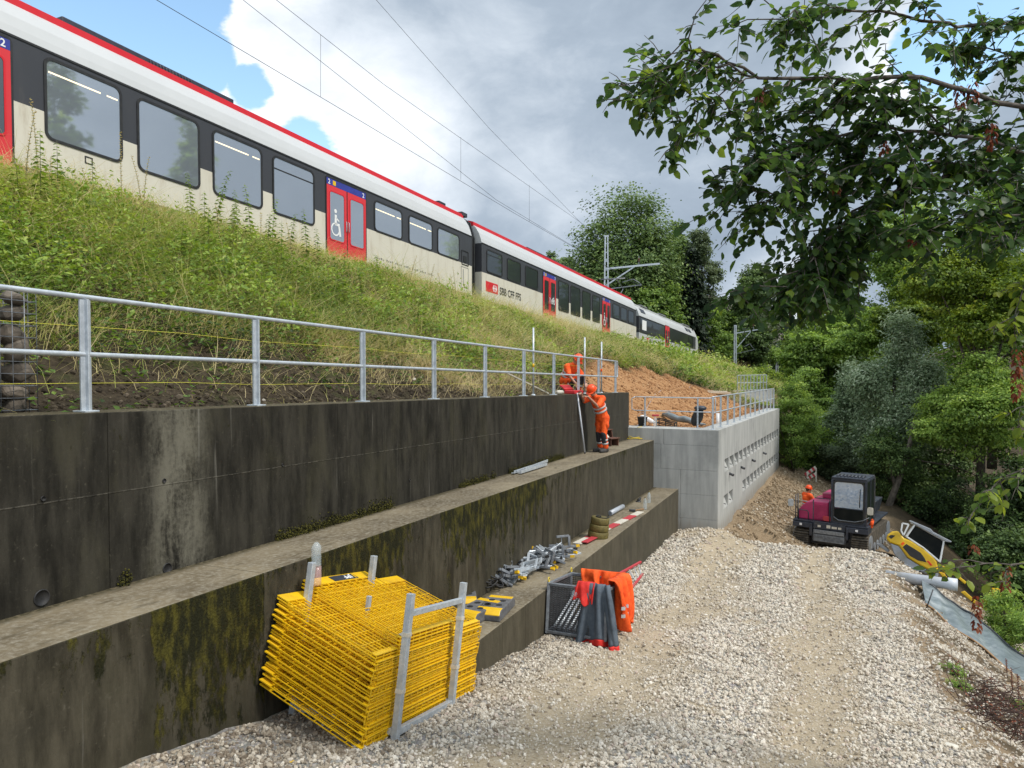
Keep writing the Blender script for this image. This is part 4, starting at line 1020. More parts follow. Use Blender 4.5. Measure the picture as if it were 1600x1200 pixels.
def mast(px, top, Y, base_py, arm_px, arm_y, lab, tw=.34, arm=True):
    b = at(px, base_py, Y); zt_ = at(px, top, Y).z; o = thing('catenary_mast', lab, 'catenary mast', b, group='catenary masts along the track')
    mb = MB()
    for sg in (-1, 1):
        mb.hexa([(b.x + sg * tw / 2 - .05, b.y - .14, b.z), (b.x + sg * tw / 2 + .05, b.y - .14, b.z), (b.x + sg * tw / 2 + .05, b.y + .14, b.z), (b.x + sg * tw / 2 - .05, b.y + .14, b.z),
                 (b.x + sg * tw / 3.4 - .04, b.y - .14, zt_), (b.x + sg * tw / 3.4 + .04, b.y - .14, zt_), (b.x + sg * tw / 3.4 + .04, b.y + .14, zt_), (b.x + sg * tw / 3.4 - .04, b.y + .14, zt_)])
    h = zt_ - b.z; n = int(h / .7)
    for i in range(n):
        z = b.z + i * h / n; mb.box(b.x - tw / 2, b.x + tw / 2, b.y - .02, b.y + .02, z, z + .25 if i < n * .8 else z + .1)
    mb.box(b.x - tw / 2 - .02, b.x + tw / 2 + .02, b.y - .1, b.y + .1, zt_ - .12, zt_)
    mb.build('post', M['galv'], o, True)
    if arm:
        p0 = at(px, arm_y + 8, Y); e = at(arm_px, arm_y - 0, Y - 1); m_ = MB()
        m_.beam(p0, e, tw * .42, tw * .42); k = at(px, arm_y + 34, Y); m_.beam(k, p0.lerp(e, .55), tw * .3, tw * .3); m_.build('bracket_arm', M['galv'], o, True)
        l0 = at(px, arm_y + 40, Y); l1 = at(px + (arm_px - px) * .66, arm_y + 33, Y - .6); m_ = MB(); m_.beam(l0, l1, tw * .22, tw * .22)
        m_.path([at(px + (arm_px - px) * .3, arm_y + 29, Y - .5), at(px + (arm_px - px) * .5, arm_y + 24, Y - .5), l1 + Vector((-.3, 0, .25)), l1], .03, 6)
        m_.beam(at(px + (arm_px - px) * .61, arm_y - 12, Y - .6), at(px + (arm_px - px) * .61, arm_y + 4, Y - .6), .05); m_.build('registration_arm', M['galv_dull'], o, True)
        m_ = MB(); q = at(px + (arm_px - px) * .61, arm_y - 3, Y - .6); m_.lathe([(.04, 0), (.1, .05), (.04, .1), (.1, .15), (.04, .2), (.1, .25), (.03, .3)], q, 10); m_.build('insulator', M['plank'], o, True)
    return o
mast(947, 368, 61, 505, 1031, 412, 'tallest steel catenary mast with a bracket arm behind the middle carriage')
mast(1066, 487, 88, 560, 1105, 500, 'short catenary mast top rising behind the last carriage', arm=False)
mast(1148, 508, 78, 605, 1196, 513, 'slim catenary mast with a thin arm standing in the grass beyond the train', .24)
mast(1214, 537, 110, 590, 1240, 545, 'distant pale catenary mast half hidden by bushes', .3, arm=False)
# ------------------------------------------------------------------ people
def skin_of(mb, name, m_, parent, vox=.011, smooth=4):
    o = mb.build(name, m_, parent, True)
    r = o.modifiers.new('remesh', 'REMESH'); r.mode = 'VOXEL'; r.voxel_size = vox; r.use_smooth_shade = True
    s = o.modifiers.new('smooth', 'SMOOTH'); s.iterations = smooth; s.factor = .5
    return o
def person(label, P, f, J, group=None, helmet_tilt=.25, knee_dark=True):
    """P base on the ground, f facing (unit, horizontal), J joints as (forward, left, up)"""
    f = Vector(f).normalized(); l = Vector((0, 0, 1)).cross(f)
    j = {k: P + f * v[0] + l * v[1] + Vector((0, 0, v[2])) for k, v in J.items()}
    o = thing('person', label, 'person', P, group=group)
    up = (j['head'] - j['neck']).normalized(); hf = (f - up * f.dot(up)).normalized(); hl = up.cross(hf)
    HM = Matrix((hl, hf, up)).transposed()
    def hp(x, y, z): return j['head'] + HM @ Vector((x, y, z))
    b = MB()
    b.capsule([j['pelvis'], j['waist'], j['chest']], [.135, .125, .145], 12)
    b.capsule([j['shL'], j['shR']], [.075, .075]); b.capsule([j['chest'], j['neck']], [.10, .058]); b.capsule([j['neck'], hp(0, -.01, -.05)], [.055, .052])
    b.ell(hp(0, 0, .02), (.076, .098, .108), 16, 12, HM); b.ell(hp(0, .035, -.055), (.055, .06, .062), 12, 8, HM)
    b.ell(hp(0, .10, -.012), (.013, .02, .022), 8, 6, HM); b.ell(hp(0, .092, -.05), (.025, .012, .012), 8, 6, HM)
    for sx in (-1, 1): b.ell(hp(sx * .077, -.005, -.005), (.012, .024, .032), 8, 6, HM)
    for S in 'LR':
        b.capsule([j['sh' + S], j['el' + S], j['wr' + S]], [.055, .043, .029])
        b.capsule([j['hip' + S], j['kn' + S], j['an' + S]], [.085, .058, .04])
        b.capsule([j['an' + S] - Vector((0, 0, .04)), j['toe' + S]], [.045, .035])
        fa = (j['wr' + S] - j['el' + S]).normalized(); hd = (fa + Vector((0, 0, -.55))).normalized(); side = hd.cross(Vector((0, 0, 1)))
        side = side.normalized() if side.length > .1 else l; nr = side.cross(hd)
        w = j['wr' + S]; pc = w + hd * .055
        for k in range(4):
            b.capsule([w + side * (k - 1.5) * .008, pc + side * (k - 1.5) * .021 + hd * .03], [.018, .014], 8)
            L_ = (.072, .082, .076, .058)[k]; r0 = pc + side * (k - 1.5) * .021 + hd * .03
            b.capsule([r0, r0 + hd * L_ * .5 - nr * .004, r0 + hd * L_ * .85 - nr * .03], [.0105, .0095, .0082], 8)
        th = -1 if S == 'L' else 1
        b.capsule([w + hd * .025 + side * th * .022, w + hd * .06 + side * th * .052 - nr * .008, w + hd * .10 + side * th * .055 - nr * .022], [.015, .0125, .0095], 8)
    skin_of(b, 'body', M['skin'], o, .0085, 3)
    for sx in (-1, 1):
        MB().ell(hp(sx * .03, .092, .02), (.011, .008, .008), 8, 6, HM).build('eye', M['navycloth'], o, True)
    MB().ell(hp(0, -.025, .03), (.080, .092, .100), 14, 10, HM).build('hair', M['hair'], o, True)
    # clothes
    s = MB(); s.capsule([j['pelvis'] + (j['waist'] - j['pelvis']) * .3, j['waist'], j['chest']], [.155, .148, .168], 12); s.capsule([j['shL'], j['shR']], [.09, .09]); s.capsule([j['chest'], j['neck']], [.13, .072])
    for S in 'LR':
        m_ = j['sh' + S].lerp(j['el' + S], .85); s.capsule([j['sh' + S], m_], [.082, .070])
        s.capsule([m_ - (m_ - j['sh' + S]).normalized() * .02, m_], [.074, .074])
    skin_of(s, 'jacket', M['hivis'], o, .012)
    t = MB(); t.capsule([j['pelvis'], j['pelvis'] + (j['waist'] - j['pelvis']) * .45], [.160, .150], 12)
    for S in 'LR':
        an = j['an' + S] + (j['kn' + S] - j['an' + S]).normalized() * .05
        t.capsule([j['pelvis'].lerp(j['hip' + S], .8), j['hip' + S], j['kn' + S], an], [.13, .115, .084, .074])
        t.ell(j['hip' + S].lerp(j['kn' + S], .45) + l * (.09 if S == 'L' else -.09), (.05, .05, .09), 8, 6)
    skin_of(t, 'trousers', M['hivis'], o, .012)
    for S in 'LR':
        kn = j['kn' + S]; a_ = kn.lerp(j['an' + S], .02); b_ = kn.lerp(j['an' + S], .50)
        if knee_dark: skin_of(MB().capsule([a_ + f * .014, b_ + f * .014], [.083, .079]), 'knee_patch', M['navycloth'], o, .012)
        u_ = (kn - j['an' + S]).normalized(); q = j['an' + S] + u_ * .13
        for d_ in (0, .09): MB().path([q + u_ * d_, q + u_ * (d_ + .045)], [.0835, .085], 14).build('reflective_band', M['reflect'], o, True)
        d2 = (j['toe' + S] - j['an' + S]); d2.z = 0; d2.normalize()
        bt = MB(); bt.capsule([j['an' + S] + Vector((0, 0, .05)), j['an' + S] + Vector((0, 0, -.02))], [.066, .068]); bt.capsule([j['an' + S] - Vector((0, 0, .032)) - d2 * .03, j['an' + S] - Vector((0, 0, .038)) + d2 * .215], [.060, .054])
        skin_of(bt, 'boot', M['boot'], o, .01)
    ax = (j['chest'] - j['waist']).normalized()
    for d_ in (-.02, .085):
        c = j['waist'] + ax * d_; MB().path([c, c + ax * .045], [.171, .173], 18).build('reflective_band', M['reflect'], o, True)
    # helmet: dome, brim, ridge
    h = MB(); TM = HM @ Matrix.Rotation(-.08, 3, 'X')
    h.lathe([(.122, 0), (.121, .03), (.112, .075), (.088, .115), (.05, .138), (.0, .146)], hp(0, -.005, .045), 20, TM)
    h.lathe([(.124, -.004), (.134, -.004), (.134, .006), (.122, .008)], hp(0, -.005, .045), 20, TM)
    vs = []
    for i in range(9):
        a = R(-55 + 110 * i / 8); vs += [hp(.125 * math.sin(a), .0 + .125 * math.cos(a), .047), hp(.14 * math.sin(a), -.0 + .178 * math.cos(a), .034)]
    h.add(vs + [v + up * .006 for v in vs], [(i * 2, i * 2 + 1, i * 2 + 3, i * 2 + 2) for i in range(8)] + [(18 + i * 2, 18 + i * 2 + 2, 18 + i * 2 + 3, 18 + i * 2 + 1) for i in range(8)])
    for sx in (-.03, 0, .03): h.path([hp(sx, .09, .135), hp(sx, 0, .192 - abs(sx) * .3), hp(sx, -.09, .135)], .007, 6)
    h.build('helmet', M['helmet'], o, True)
    return o
fA = -Vector((A_[0], A_[1], 0)); fB = Vector((B_[0], B_[1], 0))
person('worker in orange hi-vis standing on the upper ledge, leaning over the wall top', W(-4.72, .42, -2.42), fA * .85 - fB * .38,
       dict(pelvis=(-.02, 0, .90), waist=(.05, 0, 1.06), chest=(.16, 0, 1.28), neck=(.27, 0, 1.42), head=(.36, 0, 1.54), shL=(.20, .19, 1.36), shR=(.22, -.19, 1.36),
            elL=(.44, .24, 1.18), elR=(.46, -.2, 1.30), wrL=(.64, .10, 1.42), wrR=(.70, -.08, 1.50), hipL=(-.03, .09, .86), hipR=(-.03, -.09, .86), knL=(.05, .11, .48), knR=(-.02, -.1, .48),
            anL=(-.04, .11, .085), anR=(-.10, -.12, .085), toeL=(.15, .13, .04), toeR=(.10, -.13, .04)))
person('worker in orange hi-vis crouching on the wall top behind the railing', W(-4.25, -.52, -.98), fA * .35 + fB * .9,
       dict(pelvis=(-.22, 0, .34), waist=(-.16, 0, .47), chest=(-.04, 0, .66), neck=(.07, 0, .79), head=(.17, 0, .89), shL=(.0, .19, .72), shR=(.0, -.19, .72),
            elL=(.14, .27, .48), elR=(.14, -.27, .48), wrL=(.33, .16, .30), wrR=(.32, -.2, .26), hipL=(-.2, .09, .33), hipR=(-.2, -.09, .33), knL=(.2, .16, .46), knR=(.17, -.15, .36),
            anL=(.1, .14, .085), anR=(-.1, -.13, .085), toeL=(.28, .15, .04), toeR=(.08, -.14, .04)))
_p3 = at(1259, 880, 27.6); _p3.z = at(1262, 761, 27.6).z - 1.71
person('worker half hidden behind the crimson tracked dumper, wearing an orange vest and helmet', _p3, (1, .25, 0),
       dict(pelvis=(0, 0, .93), waist=(.0, 0, 1.08), chest=(.02, 0, 1.30), neck=(.05, 0, 1.46), head=(.08, 0, 1.60), shL=(.03, .19, 1.41), shR=(.03, -.19, 1.41),
            elL=(.14, .25, 1.16), elR=(.2, -.26, 1.14), wrL=(.34, .16, 1.05), wrR=(.42, -.2, 1.06), hipL=(0, .09, .88), hipR=(0, -.09, .88), knL=(.02, .1, .48), knR=(.02, -.1, .48),
            anL=(0, .1, .085), anR=(0, -.1, .085), toeL=(.17, .12, .04), toeR=(.17, -.12, .04)))
# ------------------------------------------------------------------ rack of yellow mesh panels
def Wg(s, t, dz=0.): return W(s, t, 0) * 1 + Vector((0, 0, float(G(s, t)) - GR * s + dz))
def frame(o, x, y, z): m = Matrix((x, y, z)).transposed().to_4x4(); m.translation = o; return m
Av = Vector((A_[0], A_[1], 0)); Bv = Vector((B_[0], B_[1], 0)); Zv = Vector((0, 0, 1))
ro = Wg(-17.22, 2.02, -.02)
e1 = (Av + Zv * -.185).normalized(); e2 = (-Bv + Zv * .03); e2 = (e2 - e1 * e2.dot(e1)).normalized(); e3 = e1.cross(e2)
RM = frame(ro, e1, e2, e3)
rack = thing('storage_rack', 'galvanised four post rack holding the stack of yellow mesh panels on the gravel', 'rack', mat=RM)
PH = 1.27
for x, y in ((0, 0), (1.08, 0), (0, 1.10), (1.08, 1.10)):
    mb = MB(); mb.box(x - .03, x + .03, y - .03, y + .03, 0, PH if y == 0 else 1.40); mb.box(x - .075, x + .075, y - .075, y + .075, -.02, 0)
    if y == 0:
        mb.path([(x + .035, y, PH - .22), (x + .075, y, PH - .2), (x + .075, y, PH - .12), (x + .035, y, PH - .1)], .007, 6)
    mb.build('post', M['galv'], rack, bevel=.006)
mb = MB()
for y in (0, 1.10): mb.box(.032, 1.048, y - .026, y + .026, .06, .12)
for x in (0, 1.08): mb.box(x - .026, x + .026, .032, 1.068, .06, .12)
mb.build('base_frame', M['galv'], rack, bevel=.005)
MB().box(.032, 1.048, -.022, .022, PH - .2, PH - .15).build('cross_bar', M['galv'], rack, bevel=.004)
for x in (0, 1.08):
    for z in (.42, .9): MB().box(x - .034, x + .034, -.034, .034, z, z + .035).build('tape', M['offwhite'], rack)
MB().box(.32, .36, .62, .66, .55, 1.12).build('support_stub', M['galv'], rack, bevel=.004)
tl = R(17)
p2 = e2 * math.cos(tl) + e3 * math.sin(tl); p3 = e3 * math.cos(tl) - e2 * math.sin(tl)
def panel_mesh(nm, wd, dp):
    mb = MB(); r = .0046
    def bar(p, q, w=r * 2): mb.beam(p, q, w, w)
    mb.beam((0, .03, .0), (wd, .03, .0), .05, .010)
    nx = int(round(wd / .118)); ny = 6
    for i in range(nx + 1):
        x = wd * i / nx; e = .008 if i in (0, nx) else r * 2
        bar((x, 0, 0), (x, dp - .13, 0), e)
        mb.beam((x, .0, 0), (x, -.012, -.055), e, e)             # bent lip along the front edge
    for k in range(ny + 1): y = (dp - .13) * k / ny; bar((0, y, .006), (wd, y, .006), .009 if k in (0, ny) else .007)
    bar((0, -.012, -.055), (wd, -.012, -.055), .011)
    bar((0, .045, .004), (wd, .045, .004), .008)
    return mb
def toe_board(wd, dp): return MB().box(0, wd, dp - .135, dp, -.006, .008)
pst = []
rp = random.Random(5)
base = ro + e1 * -.41 + e2 * .05 + e3 * -.02
pm = panel_mesh('p', 2.12, 1.17); tb = toe_board(2.12, 1.17)
first = None; NP = 34
for i in range(NP):
    off = e1 * (rp.uniform(-.02, .02) + (.03 if i % 2 else 0)) + p2 * rp.uniform(-.012, .012) + e3 * (.03 + i * .0226) + e1 * (.0036 * i) + e2 * (.02 + .001 * i)
    Mx = frame(base + off, e1, p2, p3) @ Matrix.Rotation(rp.uniform(-.006, .006), 4, 'Z')
    if first is None:
        first = thing('safety_barrier', 'x', 'safety barrier', mat=Mx, group='yellow mesh panels stacked in the rack')
        pm.build('wire_grid', M['yellow'], first); tb.build('toe_board', M['yellow'], first, bevel=.003)
        o = first
    else:
        o = copy_tree(first); o.location = Mx.to_translation(); o.rotation_euler = Mx.to_euler()
    o['label'] = 'wide yellow mesh panel packed edge on edge in the lower stack of the rack'
    if i == NP - 1: o['label'] = 'topmost of the wide yellow mesh panels, lying under the narrower panels'; last_off = off
    if i == 0: o['label'] = 'bottom yellow mesh panel of the stack, just above the gravel'
pm2 = panel_mesh('q', 1.08, 1.2); tb2 = toe_board(1.08, 1.2); first = None
for i in range(3):
    off = e1 * (.36 + .012 * i) + p2 * (.0 + .006 * i) + e3 * (.03 + NP * .0226 + .012 + i * .028) + e1 * .125 + e2 * .05
    Mx = frame(base + off, e1, p2, p3)
    if first is None:
        first = thing('safety_barrier', 'x', 'safety barrier', mat=Mx, group='narrow yellow mesh panels on top of the stack')
        pm2.build('wire_grid', M['yellow'], first); tb2.build('toe_board', M['yellow'], first, bevel=.003); o = first
    else:
        o = copy_tree(first); o.location = Mx.to_translation(); o.rotation_euler = Mx.to_euler()
    o['label'] = ('lowest of the three narrow yellow mesh panels on the stack', 'middle one of the three narrow yellow mesh panels on the stack', 'uppermost narrow yellow mesh panel with a dark lettered plate on its toe board')[i]
plate_o = MB().box(.38, .80, 1.2 - .118, 1.2 - .02, .009, .0115).build('name_plate', M['navy'], o)
vs, fs = text_mesh('JPF', .085, 1.05, .003)
MB().add([(.75 - v[0] * 1.25 - .02, 1.2 - .042 - v[1] * .95, .0125) for v in vs], fs).build('lettering', M['mark_white'], plate_o)
MB().prism([(.755, 1.2 - .11), (.775, 1.2 - .11), (.79, 1.2 - .03), (.77, 1.2 - .03)], (0, 0, .0117), (1, 0, 0), (0, 1, 0), (0, 0, .001)).build('yellow_bar', M['yellow'], plate_o)
for x in (.03, ): MB().box(x, x + .085, -.004, .05, .011, .013).build('sticker', M['offwhite'], o)
# stake bottle on the rear post: clear bottle standing on the ledge behind the rack
bp = W(-17.0, .83, -2.46) if False else RM @ Vector((.10, 1.10, 1.24))
bo = thing('plastic_bottle', 'clear plastic bottle with a pink lower half, stuck upright behind the yellow panels', 'bottle', bp)
MB().lathe([(.042, .12), (.047, .14), (.044, .19), (.048, .21), (.044, .25), (.048, .28), (.047, .31), (.02, .35), (.0, .352)], bp, 16).build('upper_half', M['clear'], bo, True)
MB().lathe([(.0, -.06), (.045, -.06), (.047, .0), (.047, .12)], bp, 16).build('lower_half', M['clear_pink'], bo, True)

# ------------------------------------------------------------------ on the ledges
def onledge(px, py, h):                                      # photo pixel -> point on ledge surface at height h (wall frame)
    r = ray(px, py); nz = Vector((-GR * A_[0], -GR * A_[1], 1)); k = (h - GR * (O_[0] * A_[0] + O_[1] * A_[1])) / nz.dot(r)
    return r * k
H1, H2 = -2.42, -3.88
# barrier foot blocks
def foot_block():
    mb = MB(); L_, w, h = .78, .36, .14
    prof = [(-L_ / 2, 0), (L_ / 2, 0), (L_ / 2, h * .6), (L_ / 2 - .06, h), (-L_ / 2 + .06, h), (-L_ / 2, h * .6)]
    mb.prism(prof, (0, -w / 2, 0), (1, 0, 0), (0, 0, 1), (0, w, 0)); return mb
fb0 = None
for (px, py, ang, lab) in ((774, 957, .12, 'grey barrier foot block with yellow ends, nearest the rack corner in full view'), (748, 962, -.1, 'grey barrier foot block partly hidden behind the yellow panels'), (724, 940, .5, 'barrier foot block lying deepest behind the rack at the wall')):
    p = onledge(px, py, H2); mx = frame(p, DIR_A, Bv * -1, DIR_A.cross(-Bv)) @ Matrix.Rotation(ang, 4, 'Z')
    if fb0 is None:
        fb0 = thing('barrier_block', lab, 'barrier foot', mat=mx, group='barrier foot blocks on the lower ledge')
        foot_block().build('block', M['cast'], fb0, bevel=.015)
        for sx in (-1, 1): MB().prism([(sx * .22, .142), (sx * .33, .142), (sx * .388, .09), (sx * .388, .03)][::sx] + [], (0, -.17, 0), (1, 0, 0), (0, 0, 1), (0, .34, 0)).build('yellow_end', M['yellow'], fb0, bevel=.006)
        for k in (-.1, .1):
            for sy in (-.08, .08): MB().lathe([(.0, .1415), (.042, .1415), (.045, .1435)], (k, sy, 0), 12).build('socket', M['black'], fb0)
    else:
        o = copy_tree(fb0); o.location = mx.to_translation(); o.rotation_euler = mx.to_euler(); o['label'] = lab
# heap of rail clamps
def clamp_mesh(kind):
    mb = MB()
    if kind == 0:                                            # post with two welded arms
        mb.beam((-.28, 0, 0), (.28, 0, 0), .045); mb.beam((-.26, 0, 0), (-.26, .26, 0), .04); mb.beam((.12, 0, 0), (.12, .26, 0), .04); mb.beam((-.26, .24, 0), (.12, .24, 0), .035); mb.tube((.28, 0, 0), (.42, 0, 0), .011, 6)
        mb.tube((.36, -.07, 0), (.36, .07, 0), .009, 6)
    else:
        mb.beam((-.35, 0, 0), (.30, 0, 0), .04); mb.beam((-.2, 0, 0), (-.2, 0, .2), .045); mb.beam((-.2, .0, .2), (.05, 0, .2), .04); mb.tube((-.05, 0, .2), (-.05, 0, -.12), .01, 6); mb.lathe([(.0, 0), (.035, 0), (.035, .012), (0, .012)], (-.05, 0, -.12), 10)
    return mb
rc = random.Random(9); cl0 = {}
NC = 44
where = ['at the near tip of the heap by the black bundle', 'at the foot of the dark wall', 'on top of the heap', 'at the far end of the heap near the olive roll', 'at the ledge edge above the mesh box']
for i in range(NC):
    u = rc.random(); px = 776 + 104 * u; cy = 912 - 44 * u + rc.uniform(-6, 8)
    lift = max(0, .30 * (1 - abs(u - .5) * 2) * rc.random() + rc.uniform(-.02, .06)) if i > 8 else .03
    p = onledge(px, cy, H2) + Vector((0, 0, .03 + lift)); kd = i % 2
    mx = Matrix.Translation(p) @ Matrix.Rotation(rc.uniform(0, 6.3), 4, 'Z') @ Matrix.Rotation(rc.uniform(-.45, .45) if i > 5 else .1, 4, 'Y') @ Matrix.Rotation(rc.uniform(-.4, .4) if kd == 0 else rc.uniform(-1.5, 1.5), 4, 'X')
    lab = 'galvanised rail clamp in the jumbled heap on the lower ledge'
    if kd not in cl0:
        o = cl0[kd] = thing('rail_clamp', lab, 'clamp', mat=mx, group='galvanised rail clamps in a heap'); clamp_mesh(kd).build('clamp_frame', M['galv_dull'] if kd else M['galv'], o, bevel=.003, seg=1)
        MB().beam((-.40, 0, 0), (-.33, 0, 0), .044).build('end_cap', M['yellow'] if kd else M['black'], o)
    else:
        o = copy_tree(cl0[kd]); o.location = mx.to_translation(); o.rotation_euler = mx.to_euler()
o = thing('cable_bundle', 'black strap bundle lying between the clamps and the dark wall', 'bundle', onledge(762, 922, H2))
mb = MB()
for k in range(9):
    c = onledge(762, 922, H2) + Vector((rc.uniform(-.12, .12), rc.uniform(-.1, .1), .05 + .02 * k))
    a = rc.uniform(0, 6); mb.path([c + Vector((math.cos(a + t) * .15, math.sin(a + t) * .10, .04 * math.sin(2 * t + k))) for t in [x * .45 for x in range(13)]], .013, 6)
mb.build('straps', M['black'], o, True)
o = thing('wood_offcut', 'short raw timber wedge leaning at the near end of the clamp heap', 'timber', onledge(805, 900, H2)); MB().beam(onledge(798, 905, H2) + Zv * .03, onledge(812, 890, H2) + Zv * .16, .07, .05).build('timber', M['wood'], o, True, .005)
# olive strap roll
p = onledge(934, 840, H2); o = thing('strap_roll', 'olive roll of webbing strap standing on the lower ledge', 'strap roll', p)
mb = MB(); T = Matrix.Rotation(.12, 3, 'Y')
for k in range(3): mb.lathe([(.0, 0), (.205 - .012 * k, 0), (.215 - .012 * k, .02), (.215 - .012 * k, .12), (.2 - .012 * k, .14), (.0, .14)], p + Vector((.02 * k, 0, .145 * k)), 20, T)
mb.build('coils', M['olive'], o, True)
mb = MB(); mb.path([p + T @ Vector((.06 * t * math.cos(t * 2.2), .06 * t * math.sin(t * 2.2), .445)) for t in [x * .16 for x in range(20)]], .012, 6); mb.build('loose_end', M['black'], o, True)
# red and white boards
def board(p, q, w, lab, n, ph):
    o = thing('barrier_board', lab, 'barrier board', p, group='red and white barrier boards on the ledge'); d = (q - p) / n
    for i in range(n): MB().beam(p + d * (i + .004), p + d * (i + .996), w, .022, up=(0, 0, 1)).build('stripe', M['redwhite_r'] if (i + ph) % 2 else M['offwhite'], o, True, .003, 1)
board(onledge(901, 851, H2) + Zv * .02, onledge(1001, 801, H2) + Zv * .02, .17, 'long red and white striped barrier board running under the olive roll', 7, 0)
board(onledge(913, 851, H2) + Zv * .045, onledge(944, 835, H2) + Zv * .045, .13, 'short red barrier board beside the foot of the olive roll', 2, 1)
a, b_ = onledge(953, 806, H2) + Zv * .06, onledge(973, 795, H2) + Zv * .06
o = thing('plastic_pipe', 'short grey plastic pipe lying on the lower ledge behind the striped board', 'pipe', a); MB().lathe([(.05, 0), (.06, 0), (.06, (b_ - a).length), (.05, (b_ - a).length), (.05, 0)], a, 16, (b_ - a).to_track_quat('Z', 'Y').to_matrix()).build('tube', M['pvc'], o, True)
MB().lathe([(.0, .01), (.05, .01)], a, 14, (b_ - a).to_track_quat('Z', 'Y').to_matrix()).build('bore', M['black'], o, True)
for px, py, lab in ((1008, 796, 'clear water bottle with green cap nearer the ledge edge'), (1014, 786, 'clear water bottle standing second from the ledge edge')):
    p = onledge(px, py, H2); o = thing('water_bottle', lab, 'bottle', p, group='water bottles on the lower ledge')
    MB().lathe([(0, 0), (.045, 0), (.048, .02), (.046, .08), (.048, .12), (.046, .2), (.04, .24), (.016, .29), (.016, .305)], p, 14).build('bottle_body', M['clear'], o, True)
    MB().lathe([(.018, .30), (.018, .325), (0, .325)], p, 10).build('cap', M['moss'] if False else M['olive'], o, True)
p = onledge(988, 800, H2); q = onledge(1006, 797, H2); o = thing('hammer', 'hammer with a dark head lying at the ledge edge near the bottles', 'hammer', p)
MB().beam(p + Zv * .03, q + Zv * .03, .03).build('handle', M['wood'], o, True, .006); MB().beam(p + Zv * .04 + Bv * .08, p + Zv * .04 - Bv * .08, .055).build('head', M['steel_dark'], o, True, .008)
p = onledge(998, 784, H2); o = thing('angle_grinder', 'black hand tool lying on the lower ledge behind the bottles', 'tool', p)
MB().capsule([p + Zv * .05, p + Zv * .05 - Bv * .02 + Av * .28], [.045, .03]).build('tool_body', M['black'], o, True); MB().lathe([(0, 0), (.07, 0), (.07, .02), (0, .02)], p + Zv * .01 - Av * .03, 14).build('guard', M['steel_dark'], o, True)
# upper ledge: profiles, pole, stool, hose
for i, (x0, y0, x1, y1) in enumerate(((801, 742, 846, 727), (806, 741, 850, 727), (812, 742, 853, 729), (818, 740, 854, 726))):
    a, b_ = onledge(x0, y0, H1) + Zv * (.03 + .035 * (i == 3)), onledge(x1, y1, H1) + Zv * (.03 + .035 * (i == 3))
    o = thing('steel_profile', ('outermost galvanised profile of four lying on the upper ledge', 'second galvanised profile of four lying on the upper ledge', 'third galvanised profile of four, slightly ahead on the upper ledge', 'galvanised profile laid across the other three on the upper ledge')[i], 'steel profile', a, group='galvanised profiles on the upper ledge')
    mb = MB(); mb.beam(a, b_, .06, .012); mb.beam(a + Bv * .026 + Zv * .025, b_ + Bv * .026 + Zv * .025, .01, .05); mb.build('profile', M['galv'], o, True, .002, 1)
a = onledge(914, 709, H1) + Zv * .01; b_ = W(-5.35, .03, -.94); b_ = at(902, 614, a.y - .02)
o = thing('measuring_pole', 'pale grey pole leaning against the dark upper wall beside the standing worker', 'pole', a); MB().tube(a, b_, .022, 10).build('pole_tube', M['pvc_light'], o, True); MB().tube(a, a + (b_ - a) * .02, .026, 10).build('foot', M['black'], o, True)
p = onledge(952, 696, H1) - Bv * .02; mx = frame(p, (fA * .4 + fB * .9).normalized(), Zv.cross((fA * .4 + fB * .9).normalized()), Zv)
o = thing('step_stool', 'small brown two step wooden stool behind the standing worker on the ledge', 'step stool', mat=mx)
for y in (-.16, .16):
    MB().prism([(-.22, 0), (.22, 0), (.22, .20), (.02, .20), (-.02, .42), (-.22, .42)], (0, y - .012, 0), (1, 0, 0), (0, 0, 1), (0, .024, 0)).build('side_board', M['plank'], o, bevel=.003)
for x0, x1, z in ((-.24, .0, .42), (.0, .25, .20)): MB().box(x0, x1, -.2, .2, z, z + .026).build('tread', M['plank'], o, bevel=.004)
MB().beam((.0, 0, .2), (-.2, 0, .42), .10, .02).build('brace', M['offwhite'], o)
p = onledge(990, 687, H1); o = thing('hose', 'loose yellow hose heaped at the far end of the upper ledge', 'hose', p); mb = MB(); rr = random.Random(4)
pts = [p + Vector((.26 * math.cos(t * 1.9) * (.6 + .5 * rr.random()), .2 * math.sin(t * 1.9), .02 + .015 * rr.random() * t)) + Av * .05 * t for t in [x * .33 for x in range(34)]]
mb.path(pts, .013, 6); mb.path([p + Av * .2 + Zv * .02, p + Av * .28 + Zv * .25, W(-.1, .30, -2.05), W(.35, .34, -2.04)], .013, 6); mb.build('hose_line', M['hose'], o, True)
# on top of the upper wall
p = W(-5.2, -.16, -.955); mx = frame(p, DIR_A, Zv.cross(DIR_A), Zv); o = thing('tool_case', 'open red tool case on the wall top in front of the crouching worker', 'tool case', mat=mx)
MB().box(-.36, .36, -.14, .14, 0, .09).build('case_body', M['red'], o, bevel=.02); MB().hexa([(-.36, .13, .09), (.36, .13, .09), (.36, .26, .20), (-.36, .26, .20), (-.36, .12, .12), (.36, .12, .12), (.36, .25, .23), (-.36, .25, .23)]).build('lid', M['red'], o, bevel=.01); MB().box(-.1, .1, -.17, -.14, .03, .06).build('handle', M['black'], o, bevel=.008)
p = W(-6.55, -.12, -.955); o = thing('paper_roll', 'small white packet on the wall top by a railing post', 'packet', p); MB().capsule([p + Zv * .05, p + Zv * .05 + DIR_A * .3], [.05, .05]).build('wrapper', M['offwhite'], o, True)
a, b_ = W(-6.7, -.3, -.93), W(-8.3, -.75, -.45); o = thing('wooden_stake', 'thin weathered stake lying on the slope behind the railing', 'stake', a); MB().beam(a, b_, .035, .025).build('stake', M['offwhite'], o, True)
